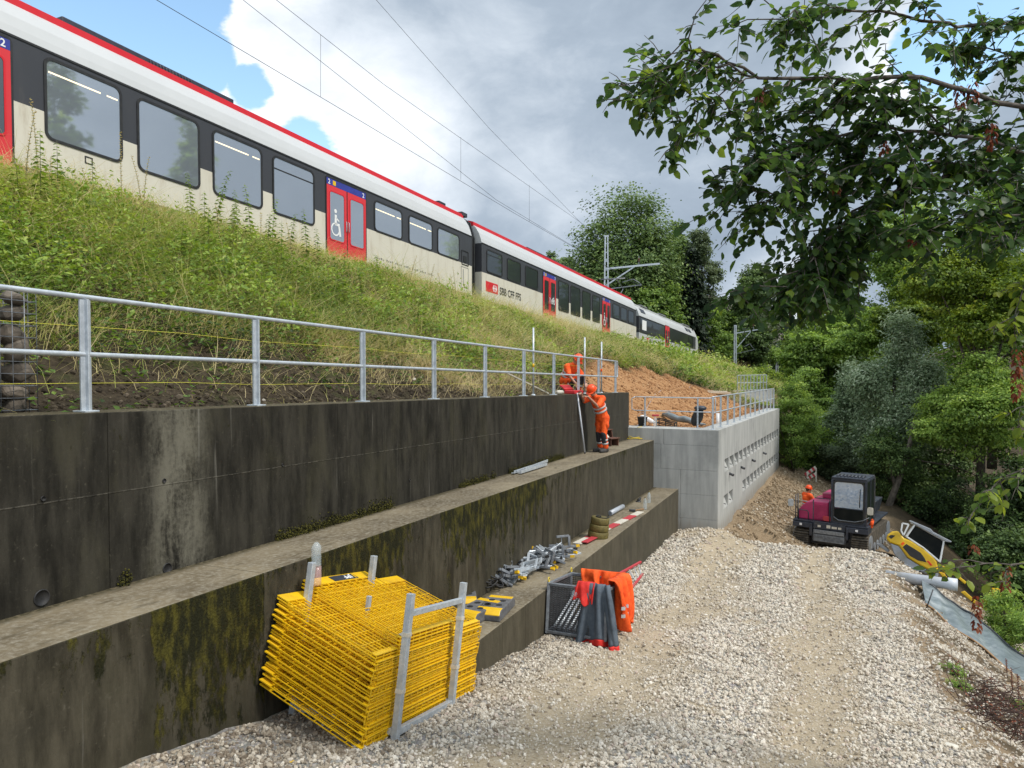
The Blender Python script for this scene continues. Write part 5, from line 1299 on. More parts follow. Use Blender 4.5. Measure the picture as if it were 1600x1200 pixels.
# beyond the wall end: things on the new wall and the orange soil
p = W(.55, .30, -2.04); o = thing('bucket', 'black bucket on the new wall beside a railing post', 'bucket', p); MB().lathe([(0, 0), (.12, 0), (.16, .3), (.168, .3), (.168, .27), (.15, .27), (.11, .02), (0, .02)], p, 18).build('pail', M['black'], o, True); MB().path([p + Vector((.16 * math.cos(t), .02, .3 + .12 * math.sin(t))) for t in [math.pi * x / 10 for x in range(11)]], .006, 5).build('handle', M['galv'], o, True)
p = W(.5, .72, -2.04); o = thing('spray_bottle', 'clear pump bottle with a reddish top beside the black bucket', 'bottle', p); MB().lathe([(0, 0), (.06, 0), (.06, .24), (.02, .3), (.02, .33)], p, 14).build('bottle_body', M['clear'], o, True); MB().box(p.x - .10, p.x + .12, p.y - .03, p.y + .03, p.z + .33, p.z + .39).build('spray_head', M['redwhite_r'], o, True, .01)
p = W(.75, 2.0, -2.05); o = thing('rubble_sack', 'tall black sack leaning on the short railing of the new wall', 'sack', p)
mb = MB(); mb.add([tuple(p + Vector((.22 * x * (1.1 - .25 * z) + .10 * z, .16 * y, .36 + .40 * z)) * 1 + Vector((0, 0, 0))) for x, y, z in ICO_V * (1 + .1 * np.sin(ICO_V[:, :1] * 7))], [tuple(f) for f in ICO_F]); sk = mb.build('sack_body', M['black'], o, True); sk.modifiers.new('subdivision', 'SUBSURF').levels = 2; sk.modifiers['subdivision'].render_levels = 2
MB().lathe([(.14, 0), (.19, .03), (.19, .09), (.12, .13), (0, .14)], p + Vector((.08, 0, .56)), 16).build('sack_lid', M['navy'], o, True)
def eground(s, t): return W(s, t, 0) + Vector((0, 0, float(emb(s, t)) - GR * s))
p = eground(1.6, .55) + Zv * .02; o = thing('equipment_crate', 'black open crate with white cloths lying on the orange soil', 'crate', p); T = frame(p, (Bv - Zv * .2).normalized(), Av, Zv)
mb = MB()
for z in (.02, .14, .26):
    for a_, b__ in (((0, 0), (.6, 0)), ((.6, 0), (.6, .4)), ((.6, .4), (0, .4)), ((0, .4), (0, 0))): mb.beam(T @ Vector((*a_, z)), T @ Vector((*b__, z)), .03)
for x, y in ((0, 0), (.3, 0), (.6, 0), (.6, .4), (0, .4)): mb.beam(T @ Vector((x, y, 0)), T @ Vector((x, y, .28)), .03)
mb.build('crate_frame', M['black'], o, True)
mb = MB(); mb.add([tuple(T @ Vector((-.35 + .35 * x, .2 + .2 * y, .16 + .12 * z + .15 * x * -.5))) for x, y, z in ICO_V * (1 + .25 * np.sin(ICO_V[:, 1:2] * 9))], [tuple(f) for f in ICO_F]); k_ = mb.build('cloths', M['mark_white'], o, True); k_.modifiers.new('subdivision', 'SUBSURF').render_levels = 2
p = eground(3.4, .4) + Zv * .07; q = eground(2.6, 2.0) + Zv * .06; o = thing('sheeting_roll', 'long grey rolled sheeting lying aslant on the orange soil', 'sheeting', p); MB().path([p.lerp(q, i / 8) + Vector((0, 0, .03 * math.sin(i * 1.7))) for i in range(9)], [.05, .10, .12, .10, .12, .10, .08, .06, .02], 10).build('roll', M['membrane'], o, True)
p = eground(4.2, 2.2); o = thing('marker_pipe', 'short white pipe stub standing in the orange soil behind the railing', 'pipe', p); MB().tube(p - Zv * .2, p + Zv * .38, .06, 12).build('tube', M['mark_white'], o, True)

# ------------------------------------------------------------------ mesh box with tubes and hanging clothes
bx = Wg(-12.12, 1.60, .03); b1_ = (Av + Zv * -.13).normalized(); b2_ = -Bv; b2_ = (b2_ - b1_ * b2_.dot(b1_)).normalized(); BXM = frame(bx, b1_, Bv, b1_.cross(Bv) * -1)
LX, WY, HZ = 1.15, .92, .74
box = thing('mesh_box', 'grey steel mesh container beside the lower step with clothes hanging over its rim', 'mesh box', loc=(0, 0, 0))
box.location = bx
def bp_(x, y, z): return BXM @ Vector((x, y, z))
mb = MB()
for x in (0, LX):
    for y in (0, WY): mb.beam(bp_(x, y, 0), bp_(x, y, HZ + .03), .05)
for z in (.03, HZ):
    for p, q in (((0, 0), (LX, 0)), ((LX, 0), (LX, WY)), ((LX, WY), (0, WY)), ((0, WY), (0, 0))): mb.beam(bp_(*p, z), bp_(*q, z), .045)
mb.build('frame', M['galv_dull'], box, True, .005, 1)
mb = MB()
for side in range(4):
    p, q = (((0, 0), (0, WY)), ((0, WY), (LX, WY)), ((LX, WY), (LX, 0)), ((LX, 0), (0, 0)))[side]
    n = 30 if side in (0, 2) else 36
    for i in range(n): 
        k = (i + .5) / n; x = p[0] + (q[0] - p[0]) * k; y = p[1] + (q[1] - p[1]) * k; mb.beam(bp_(x, y, .04), bp_(x, y, HZ), .006)
    for i in range(22): z = .06 + i * .031; mb.beam(bp_(*p, z), bp_(*q, z), .009)
mb.build('mesh', M['steel_dark'], box, True)
mb = MB(); mb.hexa([bp_(0.02, .02, .0), bp_(LX - .02, .02, .0), bp_(LX - .02, WY - .02, .0), bp_(.02, WY - .02, .0), bp_(0.02, .02, .02), bp_(LX - .02, .02, .02), bp_(LX - .02, WY - .02, .02), bp_(.02, WY - .02, .02)]); mb.build('floor', M['steel_dark'], box, True)
for x, y in ((.1, .1), (.1, WY - .1), (LX - .1, .1), (LX - .1, WY - .1)): MB().beam(bp_(x, y, -.07), bp_(x, y, .0), .09).build('foot', M['steel_dark'], box, True)
for x, y in ((0, 0), (LX, 0)): MB().path([bp_(x + .0, y, HZ + .03 + .035) + b1_ * .035 * math.cos(t) + Zv * .035 * math.sin(t) for t in [k * .63 for k in range(11)]], .008, 6).build('lifting_eye', M['hose'], box, True)
t0 = None
for i in range(9):
    a = bp_(.07, .08 + i * .083, .07); b_ = bp_(1.08, .08 + i * .083, .42 + .02 * (i % 3)); o = thing('steel_tube', 'galvanised tube lying slanted inside the mesh box', 'steel tube', a, group='galvanised tubes inside the mesh box')
    MB().tube(a, b_, .021, 10).build('tube', M['galv'], o, True); MB().tube(a, a + (b_ - a) * .02, .028, 10).build('collar', M['pvc_light'], o, True)
def cloth(name, label, m_, P, U, Nn, top_w, bot_w, length, over, folds, amp, lining=None, seed=0, bend=.05, ragged=.05, group=None):
    """a garment hung over a rim: P rim point, U along the rim, Nn outwards; 'over' hangs inside, the rest outside down"""
    o = thing(name, label, 'jacket', P); nu, nv = 34, 40; V = []; rg = np.random.default_rng(seed); ph = rg.uniform(0, 6, 4)
    for j in range(nv + 1):
        d = -over + (length + over) * j / nv
        for i in range(nu + 1):
            a = i / nu - .5; k = min(max(d / length, 0), 1); wdt = top_w + (bot_w - top_w) * k ** .7
            f = amp * (.35 + k) * (math.sin(a * folds * 6.28 + ph[0] + k * 1.3) + .5 * math.sin(a * folds * 11 + ph[1] - k * 2))
            rag = ragged * (math.sin(a * 9 + ph[2]) + math.sin(a * 21 + ph[3]) * .4) * k
            if d < 0: p = P + U * a * wdt - Nn * (.03 + .02 * math.sin(a * 12)) + Zv * (d + .03)
            else:
                r_ = .035; q = min(d / .08, 1); p = P + U * (a * wdt + bend * k * math.sin(a * 5 + ph[0])) + Nn * (r_ * math.sin(q * 1.57) - (1 - q) * .02 + f + .05 * k + .03) - Zv * (d + rag - .04 * math.cos(q * 1.57))
            V.append(p)
    F = [(j * (nu + 1) + i, j * (nu + 1) + i + 1, (j + 1) * (nu + 1) + i + 1, (j + 1) * (nu + 1) + i) for j in range(nv) for i in range(nu)]
    rows = int(nv * .90) if lining else nv
    c = MB().add(V[:(rows + 1) * (nu + 1)], F[:rows * nu], True).build('fabric', m_, o, True); c.modifiers.new('solidify', 'SOLIDIFY').thickness = .012
    if lining:
        V2 = V[rows * (nu + 1):]; n2 = nv - rows; c = MB().add(V2, [(j * (nu + 1) + i, j * (nu + 1) + i + 1, (j + 1) * (nu + 1) + i + 1, (j + 1) * (nu + 1) + i) for j in range(n2) for i in range(nu)], True).build('hem', lining, o, True); c.modifiers.new('solidify', 'SOLIDIFY').thickness = .016
    return o
gc = cloth('work_jacket', 'grey blue jacket with red hem hanging from the mesh box to the ground', M['greycloth'], bp_(-.02, WY - .12, HZ + .06), Bv, -b1_, .34, .66, .92, .12, 2.8, .06, M['hivis_red'], 3)
cloth('work_jacket', 'red collar of a jacket bunched on the front rim of the mesh box', M['hivis_red'], bp_(-.03, WY - .30, HZ + .07), (Bv + Av * .1).normalized(), -b1_, .26, .34, .26, .22, 1.5, .03, None, 8)
hv = cloth('work_jacket', 'bright orange hi-vis jacket draped over the right rim of the mesh box', M['hivis'], bp_(LX * .60, WY + .0, HZ + .09), b1_, Bv, .95, .55, .72, .35, 3.2, .075, None, 5, .09, .08)
cloth('work_jacket', 'second orange hi-vis garment laid over the back rim of the mesh box', M['hivis'], bp_(LX, WY * .62, HZ + .08), Bv * -1, -b1_ * 1, .8, .7, .34, .1, 3, .06, None, 6, .08, .07)
for (h_, du) in ((.30, .0), (.42, .02)):
    pts = [bp_(LX * .55, WY, HZ) + b1_ * (-.24 + .48 * i / 16) + Bv * (.13 + .05 * math.sin(i * .9)) - Zv * h_ for i in range(17)]
    mb = MB(); mb.add([q for p in pts for q in (p, p - Zv * .05)], [(i * 2, i * 2 + 1, i * 2 + 3, i * 2 + 2) for i in range(16)]); c = mb.build('reflective_tape', M['reflect'], hv, True); c.modifiers.new('solidify', 'SOLIDIFY').thickness = .008
p = bp_(-.05, WY - .46, HZ - .10); o = thing('water_bottle', 'clear round bottle hooked at the red collar on the mesh box', 'bottle', p); MB().ell(p, (.075, .06, .085), 14, 10).build('bottle_body', M['clear'], o, True); MB().tube(p + Zv * .06, p + Zv * .12, .022, 10).build('cap', M['redwhite_r'], o, True)
# red trestle leaning behind the box
a0_, a1_, c0_, c1_ = at(958, 908, 13.2), at(1001, 878, 13.9), at(978, 928, 13.0), at(1004, 897, 13.6)
o = thing('trestle', 'red steel trestle with thin pale rungs lying aslant behind the mesh box', 'trestle', c0_)
a0_ = bp_(LX + .05, WY * .55, .62); c0_ = bp_(LX + .1, WY * .95, .40)
MB().beam(a0_, a1_, .04).build('rail', M['redwhite_r'], o, True, .006); MB().beam(c0_, c1_, .04).build('rail', M['redwhite_r'], o, True, .006)
for i in range(7): k = .12 + i * .135; MB().tube(a0_.lerp(a1_, k), c0_.lerp(c1_, k), .009, 6).build('rung', M['galv'], o, True)
# ------------------------------------------------------------------ tracked dumper
def rounded(x0, x1, z0, z1, r, n=6): return rrect(x0, x1, z0, z1, r, n)
dz = at(1296, 866, 24.2); DY = Vector((.60, .80, -.01)).normalized(); DX = Vector((DY.y, -DY.x, 0)).normalized(); DZ = DX.cross(DY)
DM = frame(dz, DX, DY, DZ)
dump = thing('tracked_dumper', 'crimson tracked dumper with a dark glazed cab at the end of the gravel road', 'dumper', mat=DM)
HWX = 1.20
for sx in (-1, 1):
    tr = MB(); xc = sx * .92; prof = [(.0, .22), (.10, .05), (.34, .0), (3.3, .0), (3.55, .08), (3.68, .3), (3.6, .5), (3.2, .78), (.45, .80), (.12, .68), (.0, .5)]
    tr.prism([(a, b) for a, b in prof], (xc - .25, 0, 0), (0, 1, 0), (0, 0, 1), (.5, 0, 0))
    o = tr.build('track', M['track'], dump, bevel=.03)
    lug = MB()
    for i in range(9): z = .07 + i * .075; yo = -.018 if .15 < z < .62 else .0; lug.box(xc - .25, xc + .25, yo - .03 + (.06 if z < .15 or z > .64 else 0), .08, z, z + .035)
    for i in range(36): y = .1 + i * .098; lug.box(xc - .25, xc + .25, y, y + .045, -.028, .02)
    lug.build('track_lug', M['track'], o, bevel=.006, seg=1)
    wh = MB()
    for y in (.45, .95, 1.45, 1.95, 2.45, 2.95): wh.prism([(.17 * math.cos(R(24 * k)), .17 * math.sin(R(24 * k))) for k in range(15)], (xc + sx * .2, y, .22), (0, 1, 0), (0, 0, 1), (sx * .075, 0, 0))
    for y in (.34, 3.3): wh.prism([(.3 * math.cos(R(20 * k)), .3 * math.sin(R(20 * k))) for k in range(18)], (xc + sx * .2, y, .42), (0, 1, 0), (0, 0, 1), (sx * .07, 0, 0))
    wh.build('track_roller', M['machine_grey'], o)
mb = MB(); mb.box(-.66, .66, .25, 3.4, .25, .75); mb.box(-.55, .5, -.02, .3, .40, .66)
mb.build('chassis', M['steel_dark'], dump, bevel=.02)
mb = MB(); mb.box(-1.19, -.62, -.04, .5, .80, .97); mb.box(.55, 1.17, -.04, .5, .80, .97); mb.box(-.64, -.55, -.06, .4, .55, .97); mb.box(-.52, .48, -.02, .35, .80, .99); mb.box(.5, .57, -.06, .4, .55, .97); mb.box(-1.19, 1.17, .0, 3.3, .985, 1.04)
mb.build('deck', M['navy'], dump, bevel=.012)
mb = MB(); mb.box(-.5, .46, -.07, -.03, .66, .78)
for i in range(22): mb.box(-.48 + i * .043, -.47 + i * .043, -.085, -.07, .44, .60)
mb.box(-.5, .46, -.06, -.02, .43, .62); mb.box(-.5, .46, -.075, -.05, .40, .43); mb.build('step_grille', M['galv_dull'], dump, bevel=.004)
for x in (-.92, .83): MB().box(x - .04, x + .04, -.052, -.04, .86, .93).build('headlight', M['mark_white'], dump, bevel=.006)
mb = MB()
for i, (a, b) in enumerate(((-.38, -.28), (-.10, .02), (.06, .22), (.26, .36))): mb.box(a, b, -.028, -.018, .86, .93 if i != 1 else .96)
mb.build('sticker', M['offwhite'], dump)
# engine hood
hood = MB(); hood.prism([(-1.08, 1.04), (-1.08, 1.30), (-.98, 1.46), (-.80, 1.62), (-.62, 1.68), (-.10, 1.68), (-.10, 1.04)], (0, .18, 0), (1, 0, 0), (0, 0, 1), (0, 1.6, 0))
ho = hood.build('engine_hood', M['magenta'], dump, bevel=.04, seg=3)
g = MB(); g.box(-.52, -.14, .15, .19, 1.10, 1.60)
for i in range(9): g.box(-.50 + i * .042, -.488 + i * .042, .135, .15, 1.12, 1.58)
for i in range(12): g.box(-.51, -.15, .138, .15, 1.13 + i * .038, 1.136 + i * .038)
g.build('hood_grille', M['t_red'] if False else M['magenta'], ho)
g = MB(); g.box(-.5, -.15, 1.0, 1.9, 1.685, 1.86); g.build('rear_hood', M['magenta'], dump, bevel=.03)
MB().prism(rounded(-.26, -.0, .0, .17, .05), (-.0, .12, 1.06), (1, 0, 0), (0, 0, 1), (0, .03, 0)).build('red_bag', M['redwhite_r'], dump, bevel=.01)
hb = MB()
for pts in ([(-1.02, .05, 1.04), (-1.02, .05, 1.36), (-.74, .05, 1.36), (-.70, .05, 1.30), (-.70, .05, 1.04)], [(-.54, .03, .6), (-.54, .03, 1.75)], [(-.02, .03, 1.04), (-.02, .03, 1.82), (-.5, .03, 1.82)], [(-1.13, .1, 1.0), (-1.13, .1, 1.85), (-1.13, .35, 1.85), (-1.13, .35, 1.0)], [(-1.06, .12, 1.0), (-1.06, .12, 1.75)]): hb.path(pts, .018, 6)
hb.build('handrail', M['navy'], dump)
for sx, xa in ((-1, -1.06), (1, 1.12)):
    m_ = MB(); m_.path([(xa, .1, 1.22), (xa + sx * .2, -.02, 1.32), (xa + sx * .2, -.02, 1.5)], .012, 6); o = m_.build('mirror_arm', M['navy'], dump)
    xm = xa + sx * .2 if sx < 0 else 1.22; MB().prism(rounded(xm - .085, xm + .085, 1.46, 1.70, .04), (0, -.05, 0), (1, 0, 0), (0, 0, 1), (0, .04, 0)).build('mirror', M['offwhite'] if sx > 0 else M['galv'], o)
# cab
X0, X1, Y0, Y1, Z0, Z1 = .04, 1.06, .10, 1.35, 1.04, 2.50
cb = MB()
for x in (X0, X1):
    for y in (Y0, Y1): cb.beam((x, y, Z0), (x, y, Z1), .075)
for z in (Z0 + .03, Z1): 
    for y in (Y0, Y1): cb.beam((X0, y, z), (X1, y, z), .075)
    for x in (X0, X1): cb.beam((x, Y0, z), (x, Y1, z), .075)
cb.beam((X1, .75, Z0), (X1, .75, Z1), .06); cb.box(X0 - .02, X1 + .02, Y0 - .06, Y1 + .03, Z1 + .03, Z1 + .08)
cb.box(X0 + .03, X1 - .03, Y0 - .02, Y0 + .02, Z0 + .50, Z0 + .53); cb.box(X0, X1, Y0 - .025, Y0, Z0 - .02, Z0 + .09)
cab = cb.build('cab', M['navy'], dump, bevel=.012)
g = MB(); ring(g, rrect(X0 + .03, X1 - .03, Z0 + .07, Z1 - .03, .10), rrect(X0 + .075, X1 - .075, Z0 + .12, Z1 - .08, .10), Y0 - .05, Y0 - .02); g.build('window_seal', M['black'], cab)
g = MB(); g.prism(rrect(X0 + .06, X1 - .06, Z0 + .54, Z1 - .06, .05), (0, Y0 - .03, 0), (1, 0, 0), (0, 0, 1), (0, .012, 0)); g.build('windscreen', glassmat('blue_windscreen', (.17, .29, .46), .33), cab)
g = MB(); g.prism(rrect(X0 + .06, X1 - .06, Z0 + .1, Z0 + .5, .09), (0, Y0 - .03, 0), (1, 0, 0), (0, 0, 1), (0, .012, 0)); g.build('lower_window', M['glass_exc'], cab)
g = MB(); g.box(X1 + .01, X1 + .02, Y0 + .05, .7, Z0 + .1, Z1 - .06); g.box(X1 + .01, X1 + .02, .8, Y1 - .05, Z0 + .1, Z1 - .06); g.box(X0 - .02, X0 - .01, Y0 + .05, Y1 - .05, Z0 + .6, Z1 - .06); g.build('side_window', M['glass_dark'], cab)
MB().path([(.88, Y0 - .06, Z0 + .6), (.90, Y0 - .06, Z0 + 1.2)], .012, 6).build('wiper', M['black'], cab)
g = MB(); g.path([(.1, Y0 - .06, Z0 + .22), (.25, Y0 - .05, Z0 + .12), (.75, Y0 - .05, Z0 + .12), (1.0, Y0 - .08, Z0 + .2), (1.18, Y0 - .08, 1.36)], .013, 6); g.build('guard_bar', M['galv_dull'], cab)
g = MB()
for i in range(8): g.capsule([(X0 + .12 + i * .11, Y0 + .1, Z1 + .1), (X0 + .12 + i * .11, Y0 + .5, Z1 + .11)], [.03, .035], 8)
g.build('roof_rib', M['navy'], cab)
MB().capsule([(X1 + .1, .45, 1.0), (X1 + .13, .5, 1.2)], [.06, .05]).build('indicator_lamp', M['hivis'], dump)
g = MB(); g.hexa([(-.6, 2.0, 1.06), (.85, 2.0, 1.06), (.85, 3.5, 1.06), (-.6, 3.5, 1.06), (-.66, 1.95, 1.50), (.92, 1.95, 1.50), (.92, 3.7, 1.50), (-.66, 3.7, 1.50)]); g.build('skip', M['navy'], dump, bevel=.02)

# ------------------------------------------------------------------ mini excavator tipped on the slope
EH = Vector((.83, -.556, 0)).normalized(); TI = R(30); EX = EH * math.cos(TI) - Zv * math.sin(TI); EY = Vector((.556, .83, -.27)); EY = (EY - EX * EY.dot(EX)).normalized(); EZ = EX.cross(EY)
EO = at(1380 + 330 / 7.06, 790 + 520 / 7.06, 22.6); EMX = frame(EO, EX, EY, EZ)
KS = 7.06 * FPX / 22.6
def ex(cx, cy):
    dx = (cx - 330) / KS; dy = -(cy - 520) / KS
    return (dx * math.cos(TI) - dy * math.sin(TI), dx * math.sin(TI) + dy * math.cos(TI))
exc = thing('mini_excavator', 'yellow and grey mini excavator with a white cab roof, tilted down the ravine slope', 'excavator', mat=EMX)
def slab(pts, y0, y1, nm, m_, par, bev=.02, seg=2): return MB().prism([ex(*p) for p in pts][::-1], (0, y0, 0), (1, 0, 0), (0, 0, 1), (0, y1 - y0, 0)).build(nm, m_, par, bevel=bev, seg=seg)
house = slab([(58, 405), (72, 352), (118, 312), (180, 300), (212, 345), (240, 370), (300, 385), (430, 460), (530, 540), (562, 590), (582, 700), (535, 712), (400, 650), (275, 580), (190, 462), (100, 440)], 0, 1.25, 'engine_cover', M['yellow_machine'], exc, .05, 3)
slab([(98, 442), (188, 464), (272, 584), (400, 654), (535, 716), (580, 704), (575, 752), (545, 762), (330, 688), (200, 625), (140, 555)], .02, 1.23, 'lower_panel', M['machine_grey'], exc, .03)
slab([(226, 470), (262, 432), (330, 468), (405, 512), (440, 560), (462, 606), (380, 598), (300, 558)], -.012, .02, 'side_vent', M['black'], house, .008)
slab([(80, 374), (106, 350), (152, 352), (112, 394)], -.012, .02, 'rear_vent', M['black'], house, .006)
slab([(205, 440), (228, 412), (248, 424), (224, 456)], -.006, .02, 'badge', M['hivis'], house, .003)
slab([(462, 590), (485, 590), (520, 630), (500, 640)], -.006, .02, 'badge', M['hivis_red'], house, .003)
slab([(42, 425), (60, 425), (105, 470), (95, 480)], .1, 1.1, 'counterweight_bumper', M['offwhite'], exc, .01)
cabf = MB()
def ex3(cx, cy, y): a = ex(cx, cy); return (a[0], y, a[1])
for y in (.03, .98):
    for p, q in (((262, 350), (345, 205)), ((345, 205), (625, 350)), ((625, 345), (590, 585)), ((262, 352), (430, 455)), ((430, 455), (590, 585)), ((300, 190), (345, 205))): cabf.beam(ex3(*p, y), ex3(*q, y), .05)
for p in ((262, 350), (345, 205), (625, 345), (590, 585)): cabf.beam(ex3(*p, .03), ex3(*p, .98), .05)
cf = cabf.build('cab_frame', M['white_paint'], exc, bevel=.008)
slab([(280, 170), (300, 168), (495, 238), (520, 268), (698, 352), (690, 366), (640, 362), (500, 290), (345, 214), (290, 184)], -.03, 1.05, 'cab_roof', M['machine_grey'], cf, .02)
slab([(275, 340), (345, 222), (615, 355), (585, 572), (432, 448)], .045, .055, 'side_glass', M['glass_exc'], cf, 0)
slab([(275, 340), (345, 222), (615, 355), (585, 572), (432, 448)], .97, .975, 'side_glass', M['glass_exc'], cf, 0)
dr = MB()
for p, q in (((208, 290), (218, 208)), ((218, 208), (280, 214)), ((280, 214), (232, 340)), ((232, 340), (208, 290))): dr.beam(ex3(*p, -.05), ex3(*q, -.05), .045)
dr.build('open_door', M['white_paint'], cf)
slab([(400, 330), (480, 330), (490, 420), (400, 410)], .4, .8, 'seat', M['wood'], exc, .03); slab([(300, 325), (350, 320), (370, 350), (310, 360)], .06, .2, 'driver_sleeve', M['hivis'], exc, .02)
slab([(360, 412), (440, 455), (448, 472), (366, 432)], .0, .05, 'armrest', M['offwhite'], exc, .01)
bm = MB(); 
for y in (.40,):
    bm.prism([ex(585, 640), ex(610, 620), ex(720, 670), ex(850, 770), ex(838, 800), ex(740, 720), ex(640, 700)][::-1], (0, y, 0), (1, 0, 0), (0, 0, 1), (0, .2, 0))
bm.build('boom', M['yellow_machine'], exc, bevel=.02)
slab([(585, 700), (640, 705), (690, 780), (650, 785)], .35, .7, 'boom_bracket', M['yellow_machine'], exc, .02)
MB().tube(ex3(650, 690, .5), ex3(800, 770, .5), .035, 8).build('hydraulic_ram', M['steel_dark'], exc)
slab([(800, 890), (840, 870), (870, 900), (1055, 1040), (1030, 1062), (900, 970)], .42, .6, 'dipper_arm', M['yellow_machine'], exc, .02)
slab([(1088, 806), (1158, 800), (1190, 935), (1110, 945)], .3, .75, 'bucket_plate', M['yellow_machine'], exc, .02)
slab([(1020, 930), (1110, 960), (1100, 1010), (1040, 990)], .4, .65, 'bucket_link', M['yellow_machine'], exc, .02)
for y in (-.05, .95):
    a = [ex(200, 640), ex(480, 790)]; t_ = MB(); pr = [ex(150, 590), ex(200, 610), ex(430, 740), ex(520, 790), ex(540, 830), ex(500, 870), ex(430, 850), ex(150, 690), ex(125, 640)]
    t_.prism(pr[::-1], (0, y, 0), (1, 0, 0), (0, 0, 1), (0, .32, 0)); t_.build('track', M['track'], exc, bevel=.03)
slab([(200, 625), (395, 700), (380, 745), (215, 665)], -.08, -.02, 'blade_panel', M['machine_grey'], exc, .01)
slab([(0, 455), (95, 520), (85, 555), (0, 500), (-40, 470)], .2, 1.1, 'dozer_blade', M['machine_grey'], exc, .02)

# ------------------------------------------------------------------ things along the right edge
def gray(px, py, z_off=0., kmax=90.):
    r = ray(px, py); k = 3.; st = .05
    while k < kmax:
        p = r * k; s, t = ST(p.x, p.y)
        if p.z < float(G(s, t)) + z_off: return p
        k += st
    return r * kmax
a = gray(1412, 903); b_ = at(1496, 914, a.y - .5)
d = b_ - a; a = a - d * .35
o = thing('drain_pipe', 'large pale grey plastic drain pipe sticking out of the gravel shoulder over the ravine', 'pipe', b_)
q = (b_ - a).to_track_quat('Z', 'Y').to_matrix(); L_ = (b_ - a).length
MB().lathe([(.115, 0), (.125, 0), (.125, L_ - .2), (.14, L_ - .18), (.14, L_), (.125, L_), (.12, L_ - .3), (.115, 0)], a, 20, q).build('pipe_wall', M['pvc_light'], o, True)
def sheet_strip(name, label, top, bot, zt_=.24, zb=.03):
    n = len(top); V = []; P0 = [gray(*p) for p in top]; P1 = [gray(*p) for p in bot]; m = 40; rows = 7; rg = random.Random(2)
    def samp(P, k):
        x = k * (len(P) - 1); i = min(int(x), len(P) - 2); return P[i].lerp(P[i + 1], x - i)
    for i in range(m + 1):
        k = i / m; A1, B1 = samp(P1, k), samp(P0, k)
        for j in range(rows + 1):
            u = j / rows; p = A1.lerp(B1, u); p = p + Zv * (zb + (zt_ - zb) * u + .06 * math.sin(k * 34 + u * 3) * (u * (1.2 - u)) + .03 * math.sin(k * 13 + u * 7))
            V.append(p)
    V2 = MB().add(V, [(i * (rows + 1) + j, (i + 1) * (rows + 1) + j, (i + 1) * (rows + 1) + j + 1, i * (rows + 1) + j + 1) for i in range(m) for j in range(rows)], True)
    o = thing(name, label, 'sheeting', V[0]); c = V2.build('membrane', M['membrane'], o, True); c.modifiers.new('solidify', 'SOLIDIFY').thickness = .015
    MB().path([V[i * (rows + 1) + rows] + Zv * .01 for i in range(m + 1)], .022, 6).build('top_fold', M['steel_dark'], o, True)
    MB().path([V[i * (rows + 1)] + Zv * .0 for i in range(m + 1)], .02, 6).build('lower_edge', M['wood'], o, True)
    return o
sheet_strip('silt_fence', 'silvery grey sheet strip laid along the gravel slope at the right edge', [(1440, 922), (1490, 958), (1545, 1000), (1640, 1078)], [(1446, 946), (1482, 976), (1541, 1020), (1640, 1100)])
g = gray(1447, 952); o = thing('steel_pin', 'dark steel pin driven in at the near end of the silvery sheet', 'pin', g); MB().tube(g, at(1458, 921, g.y), .012, 6).build('pin', M['steel_dark'], o, True)
a = gray(1446, 912); o = thing('folded_sheet', 'second grey sheet sliding down the slope under the drain pipe', 'sheeting', a)
P_ = [at(1443, 908, 19.5), at(1462, 912, 19.6), at(1478, 936, 18.6), at(1460, 928, 18.4)]; vs = []
for i in range(9):
    for j in range(5): u = i / 8; v = j / 4; p = P_[0].lerp(P_[3], u).lerp(P_[1].lerp(P_[2], u), v); vs.append(p + Vector((0, 0, .05 * math.sin(u * 9 + v * 5))))
c = MB().add(vs, [(i * 5 + j, i * 5 + j + 1, (i + 1) * 5 + j + 1, (i + 1) * 5 + j) for i in range(8) for j in range(4)], True).build('membrane', M['membrane'], o, True); c.modifiers.new('solidify', 'SOLIDIFY').thickness = .02
# red and white barrier far beyond the dumper
b0 = at(1262, 775, 36); o = thing('road_barrier', 'small tilted red and white barrier board on a post beyond the dumper', 'barrier', b0)
MB().beam(b0 - Zv * .5, at(1261, 738, 36), .06).build('post', M['offwhite'], o, True); MB().beam(at(1275, 768, 36), at(1275, 731, 36), .05).build('post', M['offwhite'], o, True)
for w_, (xa, ya, xb, yb) in enumerate(((1258, 742, 1275, 730), (1259, 750, 1275, 740))):
    p, q_ = at(xa, ya, 36), at(xb, yb, 36)
    for i in range(6): MB().beam(p.lerp(q_, i / 6), p.lerp(q_, (i + .97) / 6), .16, .03, up=(0, 1, 0)).build('stripe', M['redwhite_r'] if i % 2 == 0 else M['offwhite'], o, True)
